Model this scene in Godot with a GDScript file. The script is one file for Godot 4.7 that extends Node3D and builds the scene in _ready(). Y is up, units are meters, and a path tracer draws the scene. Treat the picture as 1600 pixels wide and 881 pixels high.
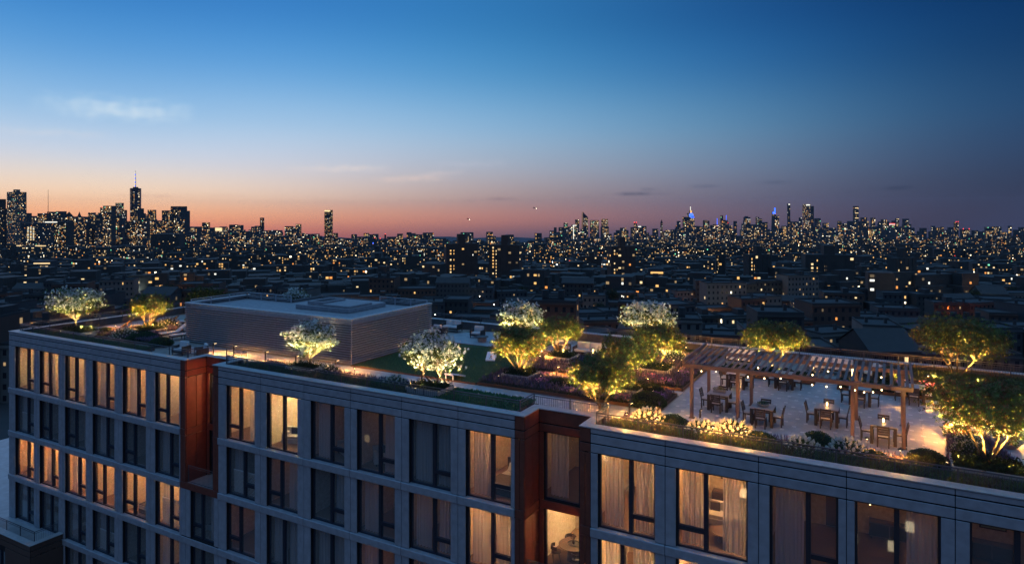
extends Node3D
# Roof garden of an apartment building at dusk, the lit city behind it.
# y is up, metres; y = 0 is the top of the building's coping, F the roof floor.

const F := -0.6
const ZF := -27.7          # face of the street front
const YAW := 28.93         # the view axis is turned this much from the building's depth
var taken := {}
var boxes := {}
var M := {}
var rng := RandomNumberGenerator.new()

class MB:
	var v := PackedVector3Array()
	var n := PackedVector3Array()
	var c := PackedColorArray()
	var uv := PackedVector2Array()
	var use_c := false
	var col := Color.WHITE
	func p(a: Vector3, na: Vector3, t := Vector2.ZERO) -> void:
		v.append(a); n.append(na); uv.append(t); c.append(col)
	func tri(a: Vector3, b: Vector3, d: Vector3) -> void:   # counter-clockwise seen from outside
		var nn := (b - a).cross(d - a).normalized()
		p(a, nn); p(d, nn); p(b, nn)
	func q(a: Vector3, b: Vector3, d: Vector3, e: Vector3) -> void:
		var nn := (b - a).cross(d - a)
		if nn.length_squared() < 1e-14: nn = (d - a).cross(e - a)
		nn = nn.normalized()
		p(a, nn, Vector2(0, 0)); p(d, nn, Vector2(1, 1)); p(b, nn, Vector2(1, 0))
		p(a, nn, Vector2(0, 0)); p(e, nn, Vector2(0, 1)); p(d, nn, Vector2(1, 1))
	func qs(a: Vector3, b: Vector3, d: Vector3, e: Vector3, na: Vector3, nb: Vector3, nd: Vector3, ne: Vector3) -> void:
		p(a, na, Vector2(0, 0)); p(d, nd, Vector2(1, 1)); p(b, nb, Vector2(1, 0))
		p(a, na, Vector2(0, 0)); p(e, ne, Vector2(0, 1)); p(d, nd, Vector2(1, 1))
	func box(o: Vector3, s: Vector3, B := Basis.IDENTITY) -> void:
		var x := B.x * s.x * 0.5
		var y := B.y * s.y * 0.5
		var z := B.z * s.z * 0.5
		q(o - x - y + z, o + x - y + z, o + x + y + z, o - x + y + z)
		q(o + x - y - z, o - x - y - z, o - x + y - z, o + x + y - z)
		q(o + x - y + z, o + x - y - z, o + x + y - z, o + x + y + z)
		q(o - x - y - z, o - x - y + z, o - x + y + z, o - x + y - z)
		q(o - x + y + z, o + x + y + z, o + x + y - z, o - x + y - z)
		q(o - x - y - z, o + x - y - z, o + x - y + z, o - x - y + z)
	func span(a: Vector3, b: Vector3) -> void:              # box between two corners
		box((a + b) * 0.5, (b - a).abs())
	func bar(a: Vector3, b: Vector3, w: float, h: float) -> void:   # square bar from a to b
		var z := (b - a).normalized()
		var up := Vector3.UP if absf(z.y) < 0.95 else Vector3.RIGHT
		var x := up.cross(z).normalized()
		box((a + b) * 0.5, Vector3(w, h, (b - a).length()), Basis(x, z.cross(x), z))
	func tube(a: Vector3, b: Vector3, r0: float, r1: float, seg := 8, caps := true) -> void:
		var z := (b - a).normalized()
		var up := Vector3.UP if absf(z.y) < 0.9 else Vector3.RIGHT
		var x := up.cross(z).normalized()
		var y := z.cross(x)
		for i in seg:
			var t0 := TAU * i / seg
			var t1 := TAU * (i + 1) / seg
			var d0 := x * cos(t0) + y * sin(t0)
			var d1 := x * cos(t1) + y * sin(t1)
			qs(a + d0 * r0, a + d1 * r0, b + d1 * r1, b + d0 * r1, d0, d1, d1, d0)
			if caps:
				tri(b, b + d0 * r1, b + d1 * r1)
				tri(a, a + d1 * r0, a + d0 * r0)
	func lathe(o: Vector3, prof: Array, seg := 20) -> void: # prof: Vector2(radius, height) from bottom to top
		for k in prof.size() - 1:
			var p0: Vector2 = prof[k]
			var p1: Vector2 = prof[k + 1]
			var sl := Vector2(p1.y - p0.y, p0.x - p1.x).normalized()
			for i in seg:
				var t0 := TAU * i / seg
				var t1 := TAU * (i + 1) / seg
				var d0 := Vector3(cos(t0), 0, -sin(t0))
				var d1 := Vector3(cos(t1), 0, -sin(t1))
				var U := Vector3.UP
				qs(o + d0 * p0.x + U * p0.y, o + d1 * p0.x + U * p0.y, o + d1 * p1.x + U * p1.y, o + d0 * p1.x + U * p1.y,
					d0 * sl.x + U * sl.y, d1 * sl.x + U * sl.y, d1 * sl.x + U * sl.y, d0 * sl.x + U * sl.y)
	func cham(o: Vector3, s: Vector3, k: float, B := Basis.IDENTITY) -> void:   # box with chamfered edges
		var h := s * 0.5
		var g := func(sx: int, sy: int, sz: int, ax: int) -> Vector3:
			var w := Vector3(h.x * sx, h.y * sy, h.z * sz)
			if ax != 0: w.x -= k * sx
			if ax != 1: w.y -= k * sy
			if ax != 2: w.z -= k * sz
			return o + B * w
		for ax in 3:
			for s1: int in [-1, 1]:
				var pts := []
				for r: Vector2i in [Vector2i(-1, -1), Vector2i(1, -1), Vector2i(1, 1), Vector2i(-1, 1)]:
					var sg := [0, 0, 0]
					sg[ax] = s1
					sg[(ax + 1) % 3] = r.x
					sg[(ax + 2) % 3] = r.y
					pts.append(g.call(sg[0], sg[1], sg[2], ax))
				if s1 == 1: q(pts[0], pts[1], pts[2], pts[3])
				else: q(pts[3], pts[2], pts[1], pts[0])
		for ax in 3:
			for s1: int in [-1, 1]:
				for s2: int in [-1, 1]:
					var b := (ax + 1) % 3
					var e := (ax + 2) % 3
					var lo := [0, 0, 0]
					var hi := [0, 0, 0]
					lo[ax] = -1; hi[ax] = 1
					lo[b] = s1; hi[b] = s1
					lo[e] = s2; hi[e] = s2
					var a0: Vector3 = g.call(lo[0], lo[1], lo[2], b)
					var a1: Vector3 = g.call(hi[0], hi[1], hi[2], b)
					var a2: Vector3 = g.call(hi[0], hi[1], hi[2], e)
					var a3: Vector3 = g.call(lo[0], lo[1], lo[2], e)
					if s1 * s2 == 1: q(a0, a1, a2, a3)
					else: q(a3, a2, a1, a0)
		for sx: int in [-1, 1]:
			for sy: int in [-1, 1]:
				for sz: int in [-1, 1]:
					var a: Vector3 = g.call(sx, sy, sz, 0)
					var b: Vector3 = g.call(sx, sy, sz, 1)
					var e: Vector3 = g.call(sx, sy, sz, 2)
					if sx * sy * sz == 1: tri(a, b, e)
					else: tri(a, e, b)
	func mesh(into: ArrayMesh = null, m: Material = null) -> ArrayMesh:
		var am := into if into else ArrayMesh.new()
		if v.is_empty(): return am
		var arr := []
		arr.resize(Mesh.ARRAY_MAX)
		arr[Mesh.ARRAY_VERTEX] = v
		arr[Mesh.ARRAY_NORMAL] = n
		arr[Mesh.ARRAY_TEX_UV] = uv
		if use_c: arr[Mesh.ARRAY_COLOR] = c
		am.add_surface_from_arrays(Mesh.PRIMITIVE_TRIANGLES, arr)
		if m: am.surface_set_material(am.get_surface_count() - 1, m)
		return am


func numbered(called: String) -> String:
	taken[called] = taken.get(called, 0) + 1
	return called if taken[called] == 1 else "%s_%03d" % [called, taken[called] - 1]

func put(called: String, mesh: Mesh, m: Material, parent: Node, at := Vector3.ZERO, turn := 0.0) -> MeshInstance3D:
	var o := MeshInstance3D.new()
	o.name = numbered(called) if parent == self else called
	o.mesh = mesh
	if m: o.material_override = m
	parent.add_child(o, true)
	o.position = at
	o.rotation.y = turn
	return o

func tag(o: Node, label: String, category := "", group := "", kind := "") -> Node:
	if label: o.set_meta("label", label)
	if category: o.set_meta("category", category)
	if group: o.set_meta("group", group)
	if kind: o.set_meta("kind", kind)
	return o

func thing(called: String, label: String, category: String, at := Vector3.ZERO, turn := 0.0, group := "") -> Node3D:
	var o := Node3D.new()
	o.name = numbered(called)
	add_child(o)
	o.position = at
	o.rotation.y = turn
	tag(o, label, category, group)
	return o

func dup(src: Node3D, at: Vector3, turn: float, label: String) -> Node3D:
	var base := String(src.name)
	if base.length() > 4 and base.right(3).is_valid_int(): base = base.left(-4)
	var r: Node3D = src.duplicate()
	r.name = numbered(base)
	add_child(r)
	r.position = at
	r.rotation.y = turn
	r.set_meta("label", label)
	return r

func structure(called: String, mesh: Mesh, m: Material, label := "") -> MeshInstance3D:
	var o := put(called, mesh, m, self)
	tag(o, label, "", "", "structure")
	return o

func stuff(o: Node) -> Node:
	o.set_meta("kind", "stuff")
	return o

func bx(x: float, y: float, z: float) -> Mesh:                # shared boxes, edges eased
	var key := "%.3f %.3f %.3f" % [x, y, z]
	if not boxes.has(key):
		var b := MB.new()
		var k: float = minf(0.012, minf(x, minf(y, z)) * 0.2)
		b.cham(Vector3.ZERO, Vector3(x, y, z), k)
		boxes[key] = b.mesh()
	return boxes[key]

func piece(called: String, a: Vector3, b: Vector3, m: Material, parent: Node) -> MeshInstance3D:
	var s := (b - a).abs()
	return put(called, bx(s.x, s.y, s.z), m, parent, (a + b) * 0.5)

func lin(r: float, g: float, b: float) -> Color:
	return Color(r, g, b).linear_to_srgb()

func mat(r: float, g: float, b: float, rough := 0.8, metal := 0.0) -> StandardMaterial3D:
	var m := StandardMaterial3D.new()
	m.albedo_color = lin(r, g, b)
	m.roughness = rough
	m.metallic = metal
	return m

func glow(r: float, g: float, b: float, e: float) -> StandardMaterial3D:
	var m := mat(0.02, 0.02, 0.02, 0.6)
	m.emission_enabled = true
	m.emission = lin(r, g, b)
	m.emission_energy_multiplier = e
	return m

func grain(freq: float, lo: float, hi: float, oct := 4, sd := 1, size := 256) -> NoiseTexture2D:
	var nt := NoiseTexture2D.new()
	var fn := FastNoiseLite.new()
	fn.frequency = freq
	fn.seed = sd
	fn.fractal_octaves = oct
	nt.noise = fn
	nt.width = size
	nt.height = size
	nt.seamless = true
	var g := Gradient.new()
	g.set_color(0, Color(lo, lo, lo))
	g.set_color(1, Color(hi, hi, hi))
	nt.color_ramp = g
	return nt

func textured(m: StandardMaterial3D, t: Texture2D, scale: float) -> StandardMaterial3D:
	m.albedo_texture = t
	m.uv1_triplanar = true
	m.uv1_world_triplanar = true
	m.uv1_scale = Vector3.ONE * scale
	return m

func scatter(called: String, mesh: Mesh, m: Material, xf: Array, cols: PackedColorArray, parent: Node) -> MultiMeshInstance3D:
	var mm := MultiMesh.new()
	mm.transform_format = MultiMesh.TRANSFORM_3D
	mm.use_colors = cols.size() > 0
	mm.mesh = mesh
	mm.instance_count = xf.size()
	for i in xf.size():
		mm.set_instance_transform(i, xf[i])
		if cols.size(): mm.set_instance_color(i, cols[i])
	var o := MultiMeshInstance3D.new()
	o.name = numbered(called) if parent == self else called
	o.multimesh = mm
	o.material_override = m
	parent.add_child(o, true)
	o.set_meta("kind", "stuff")
	return o

func omni(at: Vector3, col: Color, e: float, size := 0.05, parent: Node = self) -> void:
	var l := OmniLight3D.new()
	l.light_color = col
	l.light_energy = e
	l.light_size = size
	l.omni_range = 30.0
	l.omni_attenuation = 2.0
	l.shadow_enabled = true
	l.name = "lamp_light"
	parent.add_child(l, true)
	l.position = at

func spot(at: Vector3, towards: Vector3, col: Color, e: float, angle: float, size := 0.05) -> void:
	var l := SpotLight3D.new()
	l.light_color = col
	l.light_energy = e
	l.light_size = size
	l.spot_angle = angle
	l.spot_angle_attenuation = 0.6
	l.spot_range = 30.0
	l.spot_attenuation = 2.0
	l.shadow_enabled = true
	l.name = "spot_light"
	add_child(l, true)
	var up := Vector3.UP if absf((towards - at).normalized().y) < 0.98 else Vector3.RIGHT
	l.look_at_from_position(at, towards, up)

func ahead(right: float, d: float, y := 0.0) -> Vector3:      # metres right of and along the view axis, for the far city
	var t := deg_to_rad(YAW)
	return Vector3(right * cos(t) - d * sin(t), y, -right * sin(t) - d * cos(t))

func ground_y(d: float) -> float:                             # the city lies on ground that falls away gently
	return -38.0 - maxf(d, 0.0) * 0.0464

func _ready() -> void:
	rng.seed = 7
	# camera: level, the lens shifted down
	var cam := Camera3D.new()
	cam.name = "camera"
	add_child(cam)
	cam.position = Vector3(0, 9.45, 0)
	cam.rotation_degrees = Vector3(0, YAW, 0)
	var near := 0.5
	cam.set_frustum(near * 881.0 / 1078.0, Vector2(0, -near * 115.5 / 1078.0), near, 30000.0)
	cam.current = true
	# dusk sky
	var env := Environment.new()
	env.background_mode = Environment.BG_SKY
	env.tonemap_mode = Environment.TONE_MAPPER_LINEAR
	env.tonemap_exposure = 1.0
	env.sdfgi_enabled = true
	env.ssao_enabled = true
	env.ssil_enabled = true
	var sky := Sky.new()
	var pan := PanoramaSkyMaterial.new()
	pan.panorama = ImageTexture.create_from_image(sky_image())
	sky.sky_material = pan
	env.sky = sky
	# the sky's own horizon follows the ground, which falls away by 2.66 degrees ahead
	var right := Vector3.RIGHT.rotated(Vector3.UP, deg_to_rad(YAW))
	env.sky_rotation = Basis(right, deg_to_rad(-2.66)).get_euler()
	env.background_energy_multiplier = 1.0
	# evening haze over the far city
	env.fog_enabled = true
	env.fog_density = 0.00001
	env.fog_light_color = Color(0.86, 0.87, 0.95)
	var we := WorldEnvironment.new()
	we.name = "world"
	we.environment = env
	add_child(we)
	# last of the sunset: a very weak wide light from low behind the towers on the left
	var sun := DirectionalLight3D.new()
	sun.name = "afterglow"
	sun.light_color = Color(1.0, 0.72, 0.5)
	sun.light_energy = 0.03
	sun.light_angular_distance = 12.0
	sun.shadow_enabled = true
	sun.sky_mode = DirectionalLight3D.SKY_MODE_LIGHT_ONLY
	add_child(sun)
	sun.look_at_from_position(ahead(-330, 500, 30), Vector3.ZERO)
	materials()
	build_ground()
	build_house()
	build_rooms()
	build_wing()
	build_roof()
	build_plant_room()
	build_pergola()
	build_furniture()
	build_garden()
	build_trees()
	build_lamps()
	build_city()
	print("nodes ", get_child_count())

# colour of the dusk sky by angle from the sunset and by height, in sRGB; overhead and behind the view it is brightened to light the facade
func sky_image() -> Image:
	var els := [0.0, 1.6, 3.4, 6.1, 9.2, 14.3, 19.2, 35.0, 60.0, 90.0]
	var azs := [0.0, 12.6, 33.0, 53.4, 69.6, 110.0, 180.0]
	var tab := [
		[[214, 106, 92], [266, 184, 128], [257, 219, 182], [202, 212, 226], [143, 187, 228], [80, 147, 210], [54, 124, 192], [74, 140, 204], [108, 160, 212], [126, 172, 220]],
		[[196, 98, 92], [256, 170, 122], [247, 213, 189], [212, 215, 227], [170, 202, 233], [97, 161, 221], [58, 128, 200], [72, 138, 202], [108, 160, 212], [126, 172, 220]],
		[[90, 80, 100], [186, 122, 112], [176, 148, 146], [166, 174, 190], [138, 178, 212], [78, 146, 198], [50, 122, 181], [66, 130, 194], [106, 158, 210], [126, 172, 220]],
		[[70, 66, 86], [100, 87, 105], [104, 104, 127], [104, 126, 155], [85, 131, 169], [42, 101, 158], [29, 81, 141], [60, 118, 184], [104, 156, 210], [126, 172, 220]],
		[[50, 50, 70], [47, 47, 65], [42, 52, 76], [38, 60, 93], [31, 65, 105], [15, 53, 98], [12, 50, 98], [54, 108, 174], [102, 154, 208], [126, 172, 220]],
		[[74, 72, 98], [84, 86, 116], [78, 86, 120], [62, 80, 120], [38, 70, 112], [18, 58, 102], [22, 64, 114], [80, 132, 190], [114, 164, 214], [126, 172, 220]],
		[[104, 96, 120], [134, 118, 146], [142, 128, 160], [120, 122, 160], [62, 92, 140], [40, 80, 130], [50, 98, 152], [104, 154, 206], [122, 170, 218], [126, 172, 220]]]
	var w := 2048
	var h := 1024
	# each column of the table as an even list of linear colours, smoothed
	var cols := []
	for a in azs.size():
		var line := PackedVector3Array()
		for k in 361:
			var e := k * 0.25
			var i := 0
			while i < els.size() - 2 and e > els[i + 1]: i += 1
			var t: float = (e - els[i]) / (els[i + 1] - els[i])
			var pt := []
			for j in [maxi(i - 1, 0), i, i + 1, mini(i + 2, els.size() - 1)]:
				var s: Array = tab[a][j]
				pt.append(Vector3(s[0], s[1], s[2]) / 255.0)
			var m0: Vector3 = (pt[2] - pt[0]) * 0.5
			var m1: Vector3 = (pt[3] - pt[1]) * 0.5
			var t2 := t * t
			var t3 := t2 * t
			line.append(pt[1] * (2 * t3 - 3 * t2 + 1) + m0 * (t3 - 2 * t2 + t) + pt[2] * (-2 * t3 + 3 * t2) + m1 * (t3 - t2))
		for pass_n in 3:
			var sm := line.duplicate()
			for k in range(1, 360): sm[k] = line[k - 1] * 0.25 + line[k] * 0.5 + line[k + 1] * 0.25
			line = sm
		cols.append(line)
	# spread over every degree from the sunset and smoothed across
	var fine_cols := []
	for dg in 182:
		var i := 0
		while i < azs.size() - 2 and dg > azs[i + 1]: i += 1
		var t: float = clampf((dg - azs[i]) / (azs[i + 1] - azs[i]), 0, 1)
		var ln := PackedVector3Array()
		for k in 361: ln.append(cols[i][k].lerp(cols[i + 1][k], t))
		fine_cols.append(ln)
	for pass_n in 2:
		var sm := []
		for dg in 182:
			var ln := PackedVector3Array()
			ln.resize(361)
			for o in range(-7, 8):
				var src: PackedVector3Array = fine_cols[clampi(absi(dg + o), 0, 181)]
				for k in 361: ln[k] += src[k] / 15.0
			sm.append(ln)
		fine_cols = sm
	var im := Image.create(w, h, false, Image.FORMAT_RGBF)
	var wisp := FastNoiseLite.new()
	wisp.seed = 5
	wisp.frequency = 0.055
	wisp.fractal_octaves = 4
	# thin cloud streaks: bearing from the view axis, height, half length, half depth, tint, strength
	var streaks := [[-30.0, 9.5, 5.4, 0.66, Vector3(0.86, 0.91, 0.95), 0.62], [-29.2, 9.1, 4.2, 0.36, Vector3(0.88, 0.92, 0.95), 0.45], [-14.2, 5.75, 4.4, 0.26, Vector3(0.95, 0.88, 0.85), 0.55], [-8.4, 5.05, 3.4, 0.22, Vector3(0.97, 0.84, 0.78), 0.55], [-6.0, 5.5, 2.2, 0.16, Vector3(0.93, 0.84, 0.82), 0.4],
		[-3.5, 6.3, 3.4, 0.24, Vector3(0.76, 0.77, 0.83), 0.4], [9.4, 3.75, 4.4, 0.05, Vector3(0.25, 0.28, 0.37), 0.8], [18.5, 4.4, 4.4, 0.045, Vector3(0.24, 0.28, 0.38), 0.7], [11.5, 4.15, 2.0, 0.05, Vector3(0.28, 0.31, 0.39), 0.6],
		[28.5, 3.75, 3.2, 0.05, Vector3(0.15, 0.19, 0.28), 0.7], [-34.0, 7.4, 4.0, 0.30, Vector3(0.90, 0.87, 0.88), 0.3], [-26.0, 3.3, 5.0, 0.08, Vector3(0.80, 0.62, 0.56), 0.4], [-1.5, 3.4, 2.8, 0.07, Vector3(0.48, 0.40, 0.44), 0.5]]
	for y in h:
		var el := 90.0 - (y + 0.5) * 180.0 / h
		if el < -0.4:
			im.fill_rect(Rect2i(0, y, w, h - y), Color(0.05, 0.045, 0.06))
			break
		for x in w:
			var az := (x + 0.5) * 360.0 / w                      # clockwise from -z
			var rel := wrapf(az + YAW, -180.0, 180.0)               # from the view axis, right positive
			var d := absf(wrapf(rel + 33.0, -180.0, 180.0))
			var k := clampf(absf(el), 0.0, 89.9) * 4.0 if el > 0 else 0.0
			var ki := int(k)
			var kf := k - ki
			var di := int(d)
			var df := d - di
			var l0: PackedVector3Array = fine_cols[di]
			var l1: PackedVector3Array = fine_cols[di + 1]
			var s: Vector3 = l0[ki].lerp(l0[ki + 1], kf).lerp(l1[ki].lerp(l1[ki + 1], kf), df)
			if el > 2.0 and el < 13.0 and absf(rel) < 45.0:
				for c in streaks:
					var u: float = (rel - c[0]) / c[2]
					var wv: float = wisp.get_noise_2d(rel * 9.0, el * 40.0)
					var vv: float = (el - c[1] - 0.12 * u + wv * c[3] * 0.9) / c[3]
					if absf(u) < 1.0 and absf(vv) < 2.5:
						var amt: float = c[5] * exp(-vv * vv * 1.6) * (1 - u * u) * (0.75 + 0.5 * wisp.get_noise_2d(rel * 22.0 + 50.0, el * 9.0))
						s = s.lerp(c[4], clampf(amt, 0, 1))
			var cc := Color(maxf(s.x, 0), maxf(s.y, 0), maxf(s.z, 0)).srgb_to_linear()
			im.set_pixel(x, y, cc)
	return im

func materials() -> void:
	var soft := grain(0.02, 0.86, 1.0, 4, 3)
	var fine := grain(0.12, 0.80, 1.0, 3, 4)
	var rough_tex := grain(0.03, 0.84, 1.0, 4, 8)
	# metal cladding
	M.panel = textured(mat(0.42, 0.44, 0.49, 0.45, 0.1), soft, 0.35)
	M.panel_b = textured(mat(0.395, 0.415, 0.465, 0.48, 0.1), soft, 0.31)
	M.panel_c = textured(mat(0.44, 0.46, 0.51, 0.42, 0.1), soft, 0.27)
	M.coping = textured(mat(0.46, 0.46, 0.47, 0.5, 0.1), soft, 0.4)
	M.rust = textured(mat(0.22, 0.060, 0.040, 0.5, 0.05), soft, 0.4)
	M.gap = mat(0.012, 0.013, 0.016, 0.9)
	M.frame = mat(0.035, 0.045, 0.07, 0.4, 0.4)
	M.louver = textured(mat(0.37, 0.375, 0.40, 0.5, 0.1), soft, 0.5)
	M.louver_back = mat(0.12, 0.115, 0.12, 0.9)
	M.rail = mat(0.10, 0.105, 0.125, 0.4, 0.5)
	M.membrane = textured(mat(0.31, 0.32, 0.35, 0.7), rough_tex, 0.3)
	M.parapet = textured(mat(0.17, 0.15, 0.15, 0.75), soft, 0.4)
	# glass
	var g := mat(0.75, 0.82, 0.86, 0.02)
	g.albedo_color.a = 0.06
	g.transparency = BaseMaterial3D.TRANSPARENCY_ALPHA
	M.glass = g
	# rooms
	M.plaster = textured(mat(0.62, 0.52, 0.42, 0.9), soft, 0.7)
	M.ceil = mat(0.7, 0.68, 0.64, 0.9)
	M.wood_floor = textured(mat(0.22, 0.13, 0.075, 0.5), fine, 0.6)
	var cu := mat(0.60, 0.58, 0.60, 0.9)
	cu.albedo_color.a = 0.62
	cu.transparency = BaseMaterial3D.TRANSPARENCY_ALPHA
	cu.backlight_enabled = true
	cu.backlight = lin(0.55, 0.52, 0.54)
	M.curtain = cu
	M.cloth = textured(mat(0.50, 0.48, 0.46, 0.95), fine, 3.0)
	M.cloth_dark = textured(mat(0.10, 0.085, 0.075, 0.95), fine, 3.0)
	M.dark_wood = textured(mat(0.065, 0.045, 0.036, 0.5), fine, 2.0)
	M.lit_lamp = glow(1.0, 0.62, 0.28, 6.0)
	# roof ground
	var pv := textured(mat(0.40, 0.42, 0.44, 0.45), soft, 0.22)
	M.paver = pv
	M.paver_b = textured(mat(0.385, 0.405, 0.425, 0.5), soft, 0.26)
	M.paver_c = textured(mat(0.43, 0.44, 0.455, 0.5), soft, 0.19)
	M.inlay = textured(mat(0.74, 0.73, 0.72, 0.5), fine, 1.0)
	M.deck = textured(mat(0.34, 0.32, 0.30, 0.8), rough_tex, 0.2)
	M.soil = textured(mat(0.030, 0.022, 0.017, 0.95), fine, 0.8)
	M.edging = textured(mat(0.16, 0.085, 0.05, 0.6), fine, 0.8)
	M.stone_box = textured(mat(0.44, 0.42, 0.40, 0.8), fine, 0.7)
	M.lawn_soil = textured(mat(0.055, 0.11, 0.045, 0.95), fine, 0.9)
	# furniture
	M.cushion = textured(mat(0.66, 0.66, 0.68, 0.95), fine, 3.0)
	M.wicker = textured(mat(0.30, 0.20, 0.13, 0.8), grain(0.3, 0.5, 1.0, 2, 9), 2.5)
	M.furn = textured(mat(0.055, 0.046, 0.044, 0.55), fine, 1.5)
	M.furn_brown = textured(mat(0.17, 0.105, 0.075, 0.55), fine, 1.5)
	M.table_top = textured(mat(0.40, 0.39, 0.39, 0.35), soft, 1.0)
	M.pergola = textured(mat(0.19, 0.125, 0.115, 0.6), fine, 0.9)
	M.white_paint = mat(0.75, 0.75, 0.76, 0.6)
	M.pot = textured(mat(0.33, 0.32, 0.32, 0.7), rough_tex, 0.6)
	M.black = mat(0.02, 0.02, 0.022, 0.5)
	M.bulb = glow(1.0, 0.72, 0.38, 9.0)
	M.candle = glow(1.0, 0.66, 0.26, 7.0)
	M.lens = glow(1.0, 0.78, 0.42, 6.0)
	# plants
	var leaf := mat(1, 1, 1, 0.7)
	leaf.vertex_color_use_as_albedo = true
	leaf.backlight_enabled = true
	leaf.backlight = lin(0.34, 0.32, 0.08)
	M.leaf = leaf
	var petal := mat(1, 1, 1, 0.8)
	petal.vertex_color_use_as_albedo = true
	M.petal = petal
	M.bark = textured(mat(0.17, 0.125, 0.085, 0.9), fine, 3.0)
	# city
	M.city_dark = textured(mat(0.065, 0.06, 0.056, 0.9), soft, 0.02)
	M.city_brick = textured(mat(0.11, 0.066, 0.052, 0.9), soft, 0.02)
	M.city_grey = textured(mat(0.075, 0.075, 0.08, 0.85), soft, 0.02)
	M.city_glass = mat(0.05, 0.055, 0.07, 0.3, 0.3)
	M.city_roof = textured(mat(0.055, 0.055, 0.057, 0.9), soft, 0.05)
	M.city_pale = textured(mat(0.17, 0.155, 0.14, 0.9), soft, 0.02)
	M.window_amber = glow(1.0, 0.55, 0.17, 1.25)
	M.window_orange = glow(1.0, 0.36, 0.08, 1.2)
	M.window_faint = glow(0.7, 0.5, 0.28, 0.22)
	M.window_green = glow(0.25, 1.0, 0.55, 1.6)
	M.window_bright = glow(1.0, 0.82, 0.5, 4.5)
	M.window_warm = glow(1.0, 0.72, 0.36, 1.3)
	M.window_white = glow(0.95, 0.93, 0.80, 1.4)
	M.window_dim = glow(0.75, 0.50, 0.24, 0.55)
	M.window_blue = glow(0.03, 0.12, 1.0, 3.0)
	M.window_red = glow(1.0, 0.06, 0.05, 3.0)
	M.street_glow = glow(1.0, 0.85, 0.6, 14.0)
	M.street_white = glow(0.85, 1.0, 0.95, 16.0)
	M.street_orange = glow(1.0, 0.40, 0.10, 12.0)
	M.dark_window = mat(0.03, 0.032, 0.038, 0.15)
	M.far_leaf = mat(0.035, 0.045, 0.022, 0.9)
	M.asphalt = textured(mat(0.04, 0.04, 0.042, 0.9), soft, 0.02)

func build_ground() -> void:
	var b := MB.new()
	# one sheet: level round the building, then falling away from the view towards the horizon
	var ds := [-400.0, -60.0, 0.0, 200.0, 700.0, 2000.0, 5000.0, 11000.0, 15500.0]
	for i in ds.size() - 1:
		var w0: float = 900.0 + maxf(ds[i], 0.0) * 0.85
		var w1: float = 900.0 + maxf(ds[i + 1], 0.0) * 0.85
		b.q(ahead(-w0, ds[i], ground_y(ds[i])), ahead(w0, ds[i], ground_y(ds[i])), ahead(w1, ds[i + 1], ground_y(ds[i + 1])), ahead(-w1, ds[i + 1], ground_y(ds[i + 1])))
	structure("ground", b.mesh(), M.asphalt, "dark city ground falling away to the horizon")
	# low hills on the far shore
	var hl := MB.new()
	var fn := FastNoiseLite.new()
	fn.seed = 21
	fn.frequency = 0.0006
	for k in 60:
		var r0 := -14000.0 + k * 470.0
		var r1 := r0 + 470.0
		var y0 := ground_y(14500) + 60 + 75 * fn.get_noise_1d(r0) + 45
		var y1 := ground_y(14500) + 60 + 75 * fn.get_noise_1d(r1) + 45
		var g0 := ground_y(13500) - 2.0
		hl.q(ahead(r0, 13500, g0), ahead(r1, 13500, g0), ahead(r1, 14500, y1), ahead(r0, 14500, y0))
		hl.q(ahead(r0, 14500, y0), ahead(r1, 14500, y1), ahead(r1, 15400, ground_y(15400) - 2), ahead(r0, 15400, ground_y(15400) - 2))
	structure("hills", hl.mesh(), mat(0.06, 0.055, 0.065, 0.95), "low dark hills along the far horizon")

const LV := [-4.31, -7.6, -10.95, -14.25, -17.6]
const SP := 0.42
const BAYS_L := [[-58.73, -56.05], [-55.31, -52.75], [-51.95, -49.33], [-48.54, -45.98], [-45.09, -42.55], [-41.6, -39.16]]
const BAYS_M := [[-34.79, -32.35], [-31.38, -28.93], [-27.94, -25.5], [-24.63, -22.13], [-21.22, -18.72], [-17.85, -15.39]]
const BAYS_R := [[-11.1, -8.6], [-7.71, -4.92], [-4.1, -1.75], [-1.19, 1.43], [2.28, 4.9], [5.75, 8.3]]
const ORD := ["first", "second", "third", "fourth", "fifth", "sixth", "seventh"]
const ROWS := ["top-floor", "second-row", "third-row", "fourth-row", "fifth-row"]
var house: Node3D
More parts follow.
